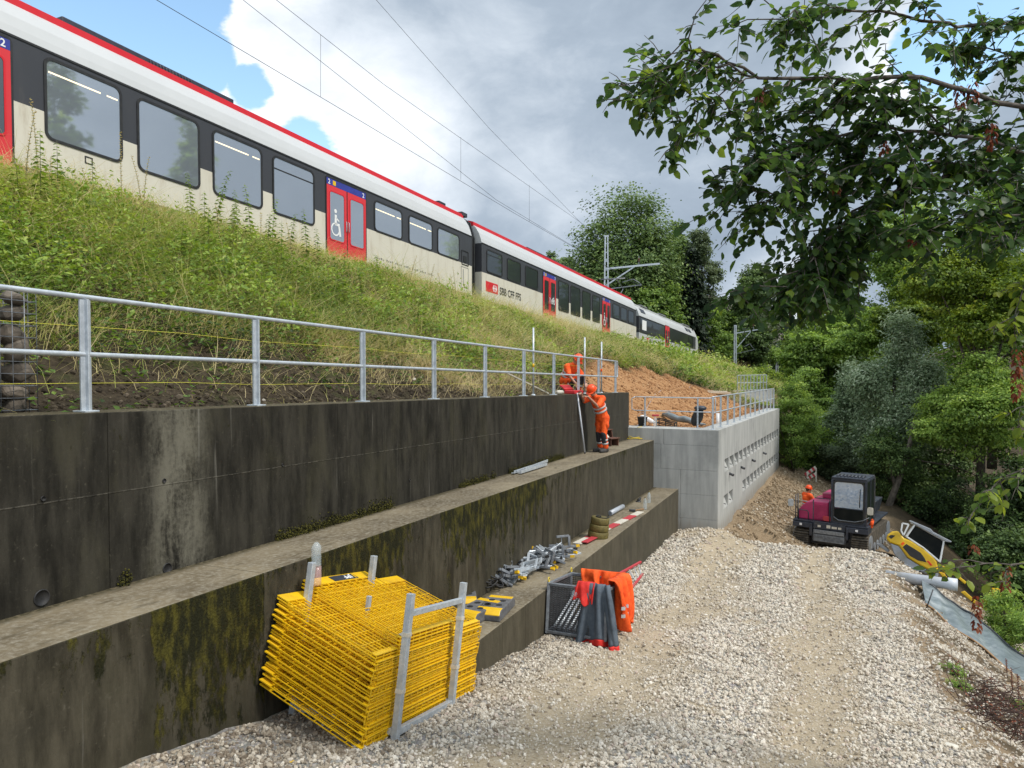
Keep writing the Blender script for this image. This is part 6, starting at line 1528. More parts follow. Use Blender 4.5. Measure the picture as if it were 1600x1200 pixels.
# ------------------------------------------------------------------ crushed stone on the road
M['stones'] = leafmat('limestone_pieces', [(0, (.19, .15, .11)), (.25, (.36, .305, .235)), (.55, (.52, .46, .375)), (.85, (.66, .61, .53)), (1, (.46, .37, .31))], .9, 0.)
def stones():
    rg = np.random.default_rng(21); parts = []
    def zone(s0, s1, t0, t1, n, lo, hi, keepf):
        s = rg.uniform(s0, s1, n); t = rg.uniform(t0, t1, n); k = rg.random(n) < keepf(s, t); s, t = s[k], t[k]
        r = rg.uniform(lo, hi, len(s)) * rg.choice([.7, 1, 1, 1.35], len(s)); parts.append((s, t, r))
    dens = lambda s, t: np.clip(1.12 - 1.0 * sandiness(s, t), 0.08, 1) * (1 - .85 * np.clip(soilness(s, t) * 1.8, 0, 1) * (t > 6.8))
    zone(-20.5, -12, .85, 9.0, 98000, .0085, .0185, dens); zone(-12, -6, 1.57, 9.8, 50000, .0115, .0225, dens); zone(-6, .6, 1.57, 10.5, 23000, .017, .034, dens)
    zone(-20.5, -5, .85, 8.0, 60000, .0035, .009, lambda s, t: np.clip(.25 + .9 * sandiness(s, t), 0, 1))
    zone(.4, 7, 2.8, 8, 700, .02, .05, lambda s, t: np.full(len(s), .5))
    s = np.concatenate([p[0] for p in parts]); t = np.concatenate([p[1] for p in parts]); r = np.concatenate([p[2] for p in parts]); n = len(s)
    ok = ~((t < .83) | ((s > -14.95) & (t < 1.58))); s, t, r = s[ok], t[ok], r[ok]; n = len(s)
    z = G(s, t); X = O_[0] + A_[0] * s + B_[0] * t; Y = O_[1] + A_[1] * s + B_[1] * t
    P = np.stack([X, Y, z + r * rg.uniform(.05, .75, n)], 1); Rm = rand_rot(n, rg)
    sc = r[:, None] * rg.uniform(.7, 1.3, (n, 3)); rnd = np.clip(rg.normal(.55, .24, n) - .3 * sstep(t, 7.3, 9) - .38 * sstep(t, 2.6, 1.2) * sstep(s, -10, -13), 0, 1)
    # six angular stone shapes
    Vs = []; Fs = []; Rs = []; off = 0
    for k in range(6):
        w = np.arange(n) % 6 == k; tv = ICO_V * (1 + rg.uniform(-.32, .25, (12, 1)))
        V, F = scatter_arrays(tv, ICO_F, Rm[w], P[w], sc[w]); Vs.append(V); Fs.append(F + off); off += len(V); Rs.append(np.repeat(rnd[w], 12))
    o = npmesh('gravel', np.concatenate(Vs), np.concatenate(Fs), M['stones'], attrs={'rnd': np.concatenate(Rs)}); tag(o, 'pale crushed limestone spread over the site road', 'gravel', kind='stuff')
stones()

def embP(s, t): return np.stack([O_[0] + A_[0] * s + B_[0] * t, O_[1] + A_[1] * s + B_[1] * t, emb(s, t)], 1)
# ------------------------------------------------------------------ plants on the embankment
LEAF_V = np.array([(0, 0, 0), (.30, .42, .07), (0, 1, -.06), (-.30, .42, .07)]); LEAF_F = np.array([(0, 1, 2, 3)])
def blade_tpl(bend):
    V = []; 
    for i, (y, w) in enumerate(((0, .5), (.38, .42), (.72, .28), (1, .04))):
        z = -bend * y * y; V += [(-w * .5, y * math.cos(bend * y * .6), z), (w * .5, y * math.cos(bend * y * .6), z)]
    return np.array(V), np.array([(0, 1, 3, 2), (2, 3, 5, 4), (4, 5, 7, 6)])
G_RAMP = [(0, (.03, .055, .012)), (.3, (.10, .175, .028)), (.6, (.22, .325, .05)), (.85, (.36, .45, .085)), (1, (.46, .50, .15))]
M['herb'] = leafmat('herb_leaves', G_RAMP, .5, .35)
M['grass'] = leafmat('grass_blades', [(0, (.08, .14, .025)), (.3, (.20, .28, .05)), (.55, (.32, .35, .09)), (.78, (.50, .42, .17)), (1, (.58, .48, .26))], .6, .3)
def kcoord(s, t):
    te = face_t(s) + 1.0; t0, z0, k0 = toe(s); return (t - t0) / (te - t0)
def emb_plants():
    rg = np.random.default_rng(5)
    Ls, Lz, Lr, Ln, Lf = [], [], [], [], []; Bs, Bl, Br, Bf = [], [], [], []
    for (s0, s1, npl, nl, ls, nb, bl) in ((-24, -14, 4200, 28, .060, 66000, 1.0), (-14, -4, 4000, 22, .066, 86000, 1.0), (-4, 14, 4200, 18, .09, 70000, 1.25), (14, 60, 4200, 14, .19, 40000, 2.2)):
        # herbs
        s = rg.uniform(s0, s1, npl); tb = face_t(s) + .55; k = rg.random(npl); ta = toe(s)[0] - .05
        t = tb + (ta - tb) * (1 - k); kk = kcoord(s, t)
        kp = (orange_mask(s, t) < .3) & (rg.random(npl) < np.clip((kk - .06) * 2.6, .03, 1) * np.clip(.35 + 1.1 * vnoise(s, t, .45, 41), 0, 1)) & (kk > .02)
        s, t, kk = s[kp], t[kp], kk[kp]; P = embP(s, t); n = len(s)
        lush = vnoise(s, t, .35, 42) * .6 + .4 * sstep(s, -12, -20)
        hgt = (.16 + .70 * rg.random(n) * lush) * np.clip(kk * 4 + .3, .3, 1) * (1 - .45 * sstep(kk, .75, 1.0) * sstep(s, -18.5, -16)) * np.where(s < -16, 1.15, 1) * (1 if s0 < 0 else 1.3)
        rad = rg.uniform(.12, .36, n) * (1 if s0 < 0 else 1.5)
        idx = np.repeat(np.arange(n), nl); m = len(idx); a = rg.uniform(0, 6.283, m); q = np.sqrt(rg.random(m))
        off = np.stack([np.cos(a) * q * rad[idx], np.sin(a) * q * rad[idx], hgt[idx] * rg.uniform(.15, 1.05, m) * (1.1 - .5 * q)], 1)
        f = np.stack([np.cos(a) + rg.normal(0, .5, m), np.sin(a) + rg.normal(0, .5, m), rg.uniform(-.6, .5, m)], 1); nn = np.stack([rg.normal(0, .4, m), rg.normal(0, .4, m), np.ones(m)], 1)
        Ls.append(P[idx] + off); Lz.append(ls * rg.uniform(.6, 1.5, m)); Lf.append(rotmats(f, nn))
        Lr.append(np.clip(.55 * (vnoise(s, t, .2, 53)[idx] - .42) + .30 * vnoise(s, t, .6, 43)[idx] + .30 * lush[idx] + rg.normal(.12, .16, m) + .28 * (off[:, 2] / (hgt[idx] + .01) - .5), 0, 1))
        # bramble mounds
        nm = 175 if s0 < -4 else 110; ml = 190 if s0 < 0 else 120
        s = rg.uniform(s0, s1, nm); tb = face_t(s) + .7; ta = toe(s)[0] - .5; t = tb + (ta - tb) * rg.random(nm); kk = kcoord(s, t)
        kp = (orange_mask(s, t) < .2) & (kk > .16) & (rg.random(nm) < np.clip(kk * 2.2, .25, 1) * (.25 + .9 * vnoise(s, t, .3, 47) + .25 * sstep(s, -14, -19))); s, t, kk = s[kp], t[kp], kk[kp]; n = len(s); P = embP(s, t)
        rad = rg.uniform(.25, .7, n) * (1 if s0 < 0 else 1.5); hg = rad * rg.uniform(.6, 1.45, n) * (1 + .25 * sstep(s, -14, -19)) * (1 - .6 * sstep(kk, .68, .95)); idx = np.repeat(np.arange(n), ml); m = len(idx)
        d = rg.normal(size=(m, 3)); d[:, 2] = np.abs(d[:, 2]); d /= np.linalg.norm(d, axis=1, keepdims=True); rr = (.55 + .5 * rg.random(m) ** .6) * (.8 + .5 * vnoise(np.arctan2(d[:, 1], d[:, 0]) * 2 + idx, d[:, 2] * 3, 1.2, 48))
        off = d * (rr * rad[idx])[:, None]; off[:, 2] = d[:, 2] * rr * hg[idx]
        Ls.append(P[idx] + off); Lz.append(ls * rg.uniform(.6, 1.7, m)); f = np.cross(d + rg.normal(0, .4, (m, 3)), rg.normal(size=(m, 3))) + d * .5 - np.array([0, 0, .3]); Lf.append(rotmats(f, d * .7 + np.array([0, 0, .9]) + rg.normal(0, .35, (m, 3))))
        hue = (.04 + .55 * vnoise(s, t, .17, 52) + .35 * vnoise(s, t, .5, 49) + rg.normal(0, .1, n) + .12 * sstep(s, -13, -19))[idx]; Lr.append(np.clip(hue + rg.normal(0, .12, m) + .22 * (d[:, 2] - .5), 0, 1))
        # grass
        s = rg.uniform(s0, s1, nb); tb = face_t(s) + .5; ta = toe(s)[0]; t = tb + (ta - tb) * rg.random(nb); kk = kcoord(s, t)
        dry = .30 * sstep(kk, .42, .1) + vnoise(s, t, .5, 44) * .55 + vnoise(s, t, 1.7, 45) * .3 + .25 * sstep(s, -19, -10)
        kp = (orange_mask(s, t) < .25) & (rg.random(nb) < np.clip((kk - .03 - .05 * sstep(s, -11, -15)) * 7, .05, 1) * np.where(kk < .24, np.clip((vnoise(s, t, 1.0, 51) - .38) * 5, .26, 1), 1) * np.clip(.25 + 1.2 * vnoise(s, t, .8, 46) - .35 * sstep(s, -14, -21), 0.05, 1)) & (kk > .005)
        s, t, kk, dry = s[kp], t[kp], kk[kp], dry[kp]; n = len(s); P = embP(s, t); a = rg.uniform(0, 6.283, n)
        Bs.append(P - np.array([0, 0, .02])); ln = rg.uniform(.22, .68, n) * np.clip(.45 + kk * 2.2, .45, 1.15) * (1 + .75 * (rg.random(n) < .14)) * min(bl, 1.3)
        lean = rg.uniform(.15, .9, n); down = np.array([B_[0], B_[1]])
        f = np.stack([np.cos(a) * lean + .25 * down[0], np.sin(a) * lean + .25 * down[1], np.ones(n)], 1); Bf.append(rotmats(f, np.stack([np.cos(a), np.sin(a), np.full(n, .3)], 1) * -1))
        Bl.append(np.stack([rg.uniform(.008, .016, n) * bl, ln, ln], 1)); Br.append(np.clip(dry + rg.normal(0, .24, n) + .03, 0, 1))
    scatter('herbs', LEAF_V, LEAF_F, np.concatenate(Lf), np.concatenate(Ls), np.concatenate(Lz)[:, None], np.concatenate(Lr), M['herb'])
    tag(bpy.data.objects['herbs'], 'leafy green brambles and herbs covering the railway embankment', 'undergrowth', kind='stuff')
    tv, tf = blade_tpl(.75)
    scatter('grass', tv, tf, np.concatenate(Bf), np.concatenate(Bs), np.concatenate(Bl), np.concatenate(Br), M['grass'])
    tag(bpy.data.objects['grass'], 'long green and straw coloured grass on the railway embankment', 'grass', kind='stuff')
emb_plants()
def ravine_plants():
    rg = np.random.default_rng(61); npl = 5200; s = rg.uniform(-9, 34, npl); t = 9.6 + .12 * np.clip(s, 0, 40) + rg.uniform(0, 1, npl) ** 1.4 * 22; ok = rg.random(npl) < np.clip((t - 9.4 - .12 * np.clip(s, 0, 40)) * .5, .05, 1) * (.35 + vnoise(s, t, .5, 62)); s, t = s[ok], t[ok]; n = len(s)
    P = np.stack([O_[0] + A_[0] * s + B_[0] * t, O_[1] + A_[1] * s + B_[1] * t, G(s, t)], 1); nl = 16; idx = np.repeat(np.arange(n), nl); m = len(idx); a = rg.uniform(0, 6.283, m); q = np.sqrt(rg.random(m)); rad = rg.uniform(.15, .5, n)[idx]
    off = np.stack([np.cos(a) * q * rad, np.sin(a) * q * rad, rg.uniform(.02, .5, n)[idx] * rg.random(m)], 1); f = np.stack([np.cos(a) + rg.normal(0, .5, m), np.sin(a) + rg.normal(0, .5, m), rg.uniform(-.5, .5, m)], 1)
    scatter('ravine_undergrowth', LEAF_V, LEAF_F, rotmats(f, np.stack([rg.normal(0, .4, m), rg.normal(0, .4, m), np.ones(m)], 1)), P[idx] + off, rg.uniform(.07, .17, (m, 1)), np.clip(rg.normal(.4, .2, m), 0, 1), M['herb'])
    tag(bpy.data.objects['ravine_undergrowth'], 'leafy undergrowth covering the shaded ravine slope', 'undergrowth', kind='stuff')
ravine_plants()
# clods and pebbles in the bare strip above the wall
def dirt_clods():
    rg = np.random.default_rng(18); n = 9000; s = rg.uniform(.6, 17, n); t = 2.9 + .065 * s + np.abs(rg.normal(0, 1.9, n)); ok = t < 8.2; s, t = s[ok], t[ok]; n = len(s); r = rg.uniform(.015, .045, n) * rg.choice([.6, 1, 1.7], n, p=[.6, .3, .1])
    P = np.stack([O_[0] + A_[0] * s + B_[0] * t, O_[1] + A_[1] * s + B_[1] * t, G(s, t) + r * .25], 1)
    scatter('dirt_clods', ICO_V, ICO_F, rand_rot(n, rg), P, r[:, None] * rg.uniform(.7, 1.3, (n, 3)), np.clip(rg.normal(.45, .25, n), 0, 1), leafmat('dirt_clods', [(0, (.12, .085, .05)), (.6, (.27, .2, .125)), (1, (.42, .35, .26))], .95, 0))
    tag(bpy.data.objects['dirt_clods'], 'brown earth clods on the dug ground beside the new wall', 'soil', kind='stuff')
dirt_clods()
def orange_clods():
    rg = np.random.default_rng(28); n = 16000; s = rg.uniform(-4, 16, n); t = rg.uniform(-5, 3.4, n); ok = (orange_mask(s, t) > .5) & (t < toe(s)[0] + 2) & (t < 2.2 + .065 * s) & ((s > .5) | (t < -.45)); s, t = s[ok], t[ok]; n = len(s); r = rg.uniform(.012, .04, n) * rg.choice([.6, 1, 1.8], n, p=[.6, .32, .08])
    P = embP(s, t); P[:, 2] += r * .2
    scatter('orange_clods', ICO_V, ICO_F, rand_rot(n, rg), P, r[:, None] * rg.uniform(.7, 1.3, (n, 3)), np.clip(rg.normal(.45, .25, n), 0, 1), leafmat('orange_clods', [(0, (.17, .08, .035)), (.6, (.36, .19, .085)), (1, (.52, .34, .19))], .95, 0))
    tag(bpy.data.objects['orange_clods'], 'orange earth clods on the freshly dug slope behind the new wall', 'soil', kind='stuff')
orange_clods()
def clods():
    rg = np.random.default_rng(8); n = 9000; s = rg.uniform(-22, -.5, n); t = -.14 - np.abs(rg.normal(0, .6, n)); P = embP(s, t); r = rg.uniform(.006, .022, n) * rg.choice([.6, 1, 1.8], n)
    P[:, 2] += r * .3
    scatter('soil_clods', ICO_V, ICO_F, rand_rot(n, rg), P, r[:, None] * rg.uniform(.7, 1.3, (n, 3)), np.clip(rg.normal(.3, .25, n), 0, 1), leafmat('soil_clods', [(0, (.035, .026, .017)), (.6, (.09, .07, .045)), (.85, (.14, .11, .08)), (1, (.5, .46, .4))], .95, 0))
    tag(bpy.data.objects['soil_clods'], 'dark soil clods and pale pebbles along the top of the old wall', 'soil', kind='stuff')
clods()
# tall nettles in front of the train
def nettle(name, label, P, h, seed, group, dark=False, dry=False):
    rg = random.Random(seed); o = thing(name, label, 'weed', P, group=group); bend = Vector((rg.uniform(-.15, .2), rg.uniform(-.1, .1), 0)); pts = [P + bend * (i / 6) ** 2 * h + Zv * h * i / 6 for i in range(7)]
    mb = MB().path(pts, [.006, .006, .0055, .005, .004, .003, .002], 5)
    fs = []; nsz = int(h / .055); Lp, Lf_, Lr_, Ls_ = [], [], [], []
    for i in range(nsz):
        k = .2 + .8 * i / nsz; p = P + bend * k * k * h + Zv * h * k
        for q in range(2 if not dry else 3):
            a = (i % 2) * 1.57 + q * 3.14 + rg.uniform(-.3, .3); Lp.append(p); Lf_.append((math.cos(a), math.sin(a), rg.uniform(-.5, .1) if not dry else rg.uniform(.3, 1))); Ls_.append((.17 * (1.15 - k) + .04) if not dry else .045); Lr_.append(rg.uniform(.2, .7) if not dry else rg.uniform(.7, 1))
    mb.build('stem', M['grass'] if False else M['herbstem'], o, True)
    n = len(Lp); V, F = scatter_arrays(LEAF_V, LEAF_F, rotmats(np.array(Lf_), np.tile([.01, .02, 1.], (n, 1))), np.array([tuple(p) for p in Lp]), np.array(Ls_)[:, None])
    npmesh('leaves', V, F, M['herb'] if not dry else M['grass'], o, True, {'rnd': np.repeat(Lr_, 4)})
M['herbstem'] = mat('green_stem', (.10, .13, .04), (.14, .13, .06), 10, .7)
def epix(px, py, kmax=60):                                   # photo pixel -> embankment surface
    r = ray(px, py); k = 4.
    while k < kmax:
        p = r * k; s, t = ST(p.x, p.y)
        if t < -.1 or s > 0:
            if p.z < float(emb(s, t)): return p
        k += .06
    return r * 20
nett = [(258, 345, 1.0), (300, 360, .9), (338, 372, 1.05), (372, 380, .85), (393, 395, 1.0), (425, 405, .95), (452, 410, .8), (480, 425, 1.0), (498, 432, .8), (320, 378, .7), (365, 400, .7), (440, 430, .75)]
for i, (px, py, h) in enumerate(nett):
    nettle('nettle', 'tall stinging nettle standing in front of the train windows above the grass', epix(px, py), h * 1.45, i, 'tall nettles in front of the train')
for i, (px, py, h) in enumerate(((190, 330, 1.15), (60, 300, 1.2), (40, 310, 1.0), (225, 335, .9), (670, 470, .8), (710, 490, .9), (640, 460, .85), (690, 470, .7), (740, 500, .6))):
    nettle('dock_stalk', 'thin dry seed stalk rising from the embankment against the cream train side', epix(px, py), h * 1.3, 50 + i, 'dry seed stalks on the embankment', dry=True)
rn_ = random.Random(77)
for i in range(30):
    px = rn_.uniform(10, 720); py = np.interp(px, [0, 250, 500, 720], [265, 345, 425, 480]) + rn_.uniform(0, 60)
    nettle('nettle' if i % 3 else 'dock_stalk', 'leafy weed spire standing above the grass of the embankment' if i % 3 else 'dry brown seed spire among the embankment grass', epix(px, py), rn_.uniform(.7, 1.3), 200 + i, 'weed spires scattered over the embankment' if i % 3 else 'dry seed spires scattered over the embankment', dry=i % 3 == 0)
# seedling on the ledge
p = onledge(447, 829, H1) - Bv * .03; o = thing('seedling', 'small bright green seedling growing from the joint of the dark wall', 'plant', p); rg_ = random.Random(3)
mb = MB(); Lp, Lf_, Lr_, Ls_ = [], [], [], []
for k in range(5):
    d = Vector((rg_.uniform(-.6, .6), rg_.uniform(-.5, .2), 1)).normalized(); e = p + d * rg_.uniform(.08, .16); mb.path([p, p.lerp(e, .5) + Zv * .01, e], .002, 4)
    for q in range(4): a = q * 1.6 + rg_.random(); Lp.append(tuple(e)); Lf_.append((math.cos(a), math.sin(a), .1)); Ls_.append(.055); Lr_.append(rg_.uniform(.6, .95))
mb.build('stem', M['herbstem'], o, True); V, F = scatter_arrays(LEAF_V * np.array([1.4, 1, 1]), LEAF_F, rotmats(np.array(Lf_), np.tile([0, .01, 1.], (len(Lp), 1))), np.array(Lp), np.array(Ls_)[:, None]); npmesh('leaves', V, F, M['herb'], o, True, {'rnd': np.repeat(Lr_, 4)})

# ------------------------------------------------------------------ trees
def crown_pts(rg, C, rx, ry, rz, ncl, nl, csz, flat=.6, lump=.35, shell=.5):
    d = rg.normal(size=(ncl, 3)); d /= np.linalg.norm(d, axis=1, keepdims=True)
    sd = rg.uniform(0, 50); lum = vnoise(np.arctan2(d[:, 1], d[:, 0]) * 1.6 + sd, d[:, 2] * 2.2, 1.3, sd) * .6 + vnoise(np.arctan2(d[:, 1], d[:, 0]) * 1.6 + sd, d[:, 2] * 2.2, 3.1, sd + 3) * .4
    rr = (1 - lump + lump * 1.5 * lum) * (shell + (1 - shell) * rg.random(ncl) ** .5)
    c = C + d * rr[:, None] * np.array([rx, ry, rz])
    idx = np.repeat(np.arange(ncl), nl); m = len(idx)
    off = rg.normal(size=(m, 3)) * csz * np.array([1, 1, flat]); P = c[idx] + off
    out = d[idx] * .8 + np.array([0, 0, .8]) + rg.normal(0, .55, (m, 3))
    f = np.cross(out, rg.normal(size=(m, 3))) + d[idx] * .3 - np.array([0, 0, .25])
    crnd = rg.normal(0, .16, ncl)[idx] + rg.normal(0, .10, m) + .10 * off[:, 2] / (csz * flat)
    return P, rotmats(f, out), crnd, c
def tree(name, label, cat, base, top_z, C, rad, ncl, nl, csz, leaf, m_, bias=.5, group=None, seed=0, trunk=.18, flat=.6, lump=.35, shell=.5, blobs=None, lean=(0, 0), lw=1.):
    rg = np.random.default_rng(seed); base = Vector(base); o = thing(name, label, cat, base, group=group)
    Ps, Rs, rn, cc = [], [], [], []
    for (cx, cy, cz, rx, ry, rz, w) in (blobs or [(0, 0, 0, 1, 1, 1, 1)]):
        P, Rm, cr, c = crown_pts(rg, np.array(C) + np.array([cx * rad[0], cy * rad[1], cz * rad[2]]), rx * rad[0], ry * rad[1], rz * rad[2], max(int(ncl * w), 3), nl, csz, flat, lump, shell); Ps.append(P); Rs.append(Rm); rn.append(cr + bias); cc.append(c)
    P = np.concatenate(Ps); n = len(P); sz = leaf * rg.uniform(.65, 1.35, n)
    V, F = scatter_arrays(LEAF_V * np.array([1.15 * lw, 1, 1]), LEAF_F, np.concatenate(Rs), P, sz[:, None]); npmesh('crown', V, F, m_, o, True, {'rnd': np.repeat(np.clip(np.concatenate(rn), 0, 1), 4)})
    if trunk:
        mb = MB(); cc = np.concatenate(cc); cv = Vector(C); h = cv.z - base.z; tp = [base - Zv * .3, base.lerp(cv, .35) + Vector((lean[0] * .3, lean[1] * .3, 0)), base.lerp(cv, .7) + Vector((lean[0] * .2, lean[1] * .2, 0)), cv + Zv * rad[2] * .3]
        mb.path(tp, [trunk * 1.25, trunk * .9, trunk * .65, trunk * .25], 8)
        for i in rg.choice(len(cc), min(14, len(cc)), replace=False):
            e = Vector(cc[i]); k = rg.uniform(.35, .9); st = base.lerp(cv, k); md = st.lerp(e, .5) + Zv * .12 * (e - st).length; mb.path([st, md, e], [trunk * .42, trunk * .25, trunk * .07], 6, False)
        mb.build('trunk', M['bark'], o, True)
    return o
D_RAMP = [(0, (.022, .042, .014)), (.35, (.08, .135, .04)), (.7, (.165, .245, .07)), (1, (.26, .34, .11))]
M['leaf_dark'] = leafmat('dark_broadleaf', D_RAMP, .5, .3)
M['leaf_mid'] = leafmat('mid_broadleaf', [(0, (.06, .105, .024)), (.4, (.19, .30, .065)), (.7, (.33, .46, .10)), (1, (.47, .57, .15))], .5, .45)
M['leaf_lime'] = leafmat('lime_broadleaf', [(0, (.055, .09, .013)), (.4, (.13, .205, .03)), (.7, (.26, .345, .045)), (1, (.42, .46, .08))], .5, .4)
M['leaf_willow'] = leafmat('silver_willow', [(0, (.07, .11, .055)), (.4, (.21, .29, .16)), (.75, (.38, .46, .30)), (1, (.55, .61, .46))], .5, .3)
M['leaf_grey'] = leafmat('grey_green_leaf', [(0, (.05, .075, .035)), (.5, (.11, .15, .07)), (1, (.2, .25, .13))], .5, .35)
M['needles'] = leafmat('dark_needles', [(0, (.006, .012, .007)), (.6, (.018, .032, .016)), (1, (.04, .06, .028))], .6, .15)
def ptree(name, label, cat, cx, top, bot, hw, Y, m_, ncl, nl, leaf, bias=.5, base_py=None, seed=0, depth=1., csz=None, **kw):
    """crown given by its photo extents at forward distance Y"""
    t_, b_ = at(cx, top, Y), at(cx, bot, Y); px = Y / FPX; C = Vector((t_.x, Y, (t_.z + b_.z) / 2)); rx = hw * px; rz = (t_.z - b_.z) / 2
    s, t = ST(C.x, C.y); gz = float(max(G(s, t), emb(s, t))) if base_py is None else at(cx, base_py, Y).z
    gz = min(gz, b_.z + rz * .3)
    if 'blobs' not in kw and hw > 34:                        # several overlapping boughs give each crown an uneven outline
        rb = random.Random(seed * 7 + 1); bl = [(0, 0, -.1, .62, .62, .72, .3)]
        for q in range(8):
            a = q * .785 + rb.uniform(-.3, .3); z = rb.uniform(-.6, .62); w_ = math.sqrt(max(.1, 1 - z * z)) * .62; r_ = rb.uniform(.26, .46)
            bl.append((w_ * math.cos(a) * rb.uniform(.75, 1.1), w_ * math.sin(a), z, r_, r_, r_ * rb.uniform(.55, .85), .115 * (r_ / .36) ** 2))
        bl.append((rb.uniform(-.2, .2), 0, .62, .34, .34, .36, .10)); kw['blobs'] = bl; csz = csz or rx * .085
    return tree(name, label, cat, (C.x, C.y, gz), t_.z, tuple(C), (rx, rx * depth, rz), int(ncl * 1.6), int(nl * 2.1), csz or rx * .125, leaf * .54, m_, bias, seed=seed, trunk=max(.05, rx * .055), **kw)
WG = 'trees behind the railway'; RG_ = 'trees on the ravine slope'
big = [(.05, 0, .12, .80, .8, .92, .55), (-.42, -.1, -.15, .62, .6, .72, .28), (.42, 0, -.05, .60, .6, .78, .28), (.0, -.2, -.45, .95, .7, .55, .25)]
ptree('broadleaf_tree', 'tallest rounded dark green tree rising behind the train and the first mast', 'tree', 975, 286, 590, 100, 84, M['leaf_dark'], 620, 26, .62, .50, seed=1, group=WG, blobs=big, lump=.45)
ptree('broadleaf_tree', 'low distant tree top peeping over the train roof left of the tallest tree', 'tree', 862, 386, 520, 40, 105, M['leaf_dark'], 120, 20, .7, .45, seed=2, group=WG)
ptree('broadleaf_tree', 'feathery tree with a pale grey green top just right of the tallest tree', 'tree', 1098, 346, 540, 40, 92, M['leaf_grey'], 240, 20, .55, .5, seed=3, group=WG, lump=.5, shell=.35)
ptree('broadleaf_tree', 'dark tree filling the gap between the tallest tree and the conifer', 'tree', 1060, 332, 560, 38, 96, M['leaf_dark'], 240, 22, .65, .5, seed=4, group=WG)
ptree('broadleaf_tree', 'very dark rounded tree right of the conifer above the slim mast', 'tree', 1162, 415, 600, 44, 88, M['leaf_dark'], 320, 24, .6, .34, seed=5, group=WG, lump=.45)
ptree('broadleaf_tree', 'light tree crown seen behind the very dark rounded tree', 'tree', 1182, 402, 560, 32, 104, M['leaf_grey'], 170, 20, .65, .5, seed=6, group=WG, shell=.35)
ptree('broadleaf_tree', 'mid green bushy tree directly behind the far end of the middle carriage', 'tree', 1040, 440, 590, 52, 80, M['leaf_mid'], 260, 24, .5, .32, seed=7, group=WG)
ptree('broadleaf_tree', 'bushy tree behind the nose of the driving carriage', 'tree', 1110, 470, 610, 50, 86, M['leaf_mid'], 260, 24, .5, .28, seed=8, group=WG)
ptree('broadleaf_tree', 'bushy tree behind the slim mast in the grass', 'tree', 1170, 505, 625, 48, 92, M['leaf_mid'], 240, 24, .5, .26, seed=9, group=WG)
ptree('broadleaf_tree', 'narrow far tree beside the bright gap of sky', 'tree', 1222, 470, 620, 26, 112, M['leaf_dark'], 150, 20, .6, .5, seed=10, group=WG)
ptree('broadleaf_tree', 'distant tree under the bright gap of sky near the far mast', 'tree', 1252, 492, 640, 30, 100, M['leaf_mid'], 170, 20, .6, .4, seed=11, group=WG)
ptree('shrub', 'bright green shrub at the end of the grassy embankment', 'shrub', 1194, 577, 612, 30, 66, M['leaf_lime'], 120, 22, .26, .35, seed=12)
# conifer
def conifer(cx, top, bot, hw, Y, seed):
    rg = np.random.default_rng(seed); t_, b_ = at(cx, top, Y), at(cx, bot, Y); H = t_.z - b_.z; Rw = hw * Y / FPX; o = thing('conifer', 'dark narrow conifer between the broadleaf trees behind the train', 'tree', b_, group=WG)
    P, D, r = [], [], []
    for i in range(330):
        z = rg.random() ** 1.1; rad = Rw * (1 - z) * rg.uniform(.75, 1.1) + .2; a = rg.uniform(0, 6.283); m = 26; u = rg.random(m)
        P.append(np.stack([t_.x + np.cos(a) * rad * u, np.full(m, Y) + np.sin(a) * rad * u, b_.z + H * z - rad * .32 * u + rg.normal(0, .12, m)], 1) + rg.normal(0, .16, (m, 3))); D.append(np.stack([np.cos(a) + rg.normal(0, .5, m), np.sin(a) + rg.normal(0, .5, m), np.full(m, -.7)], 1)); r.append(np.clip(rg.normal(.45, .2, m), 0, 1))
    P = np.concatenate(P); V, F = scatter_arrays(LEAF_V, LEAF_F, rotmats(np.concatenate(D), np.tile([0, 0, 1.], (len(P), 1)) + rg.normal(0, .3, (len(P), 3))), P, rg.uniform(.4, .75, len(P))[:, None]); npmesh('crown', V, F, M['needles'], o, True, {'rnd': np.repeat(np.concatenate(r), 4)}); MB().path([b_, t_], [.3, .04], 8).build('trunk', M['bark'], o, True)
conifer(1082, 392, 590, 42, 82, 3)
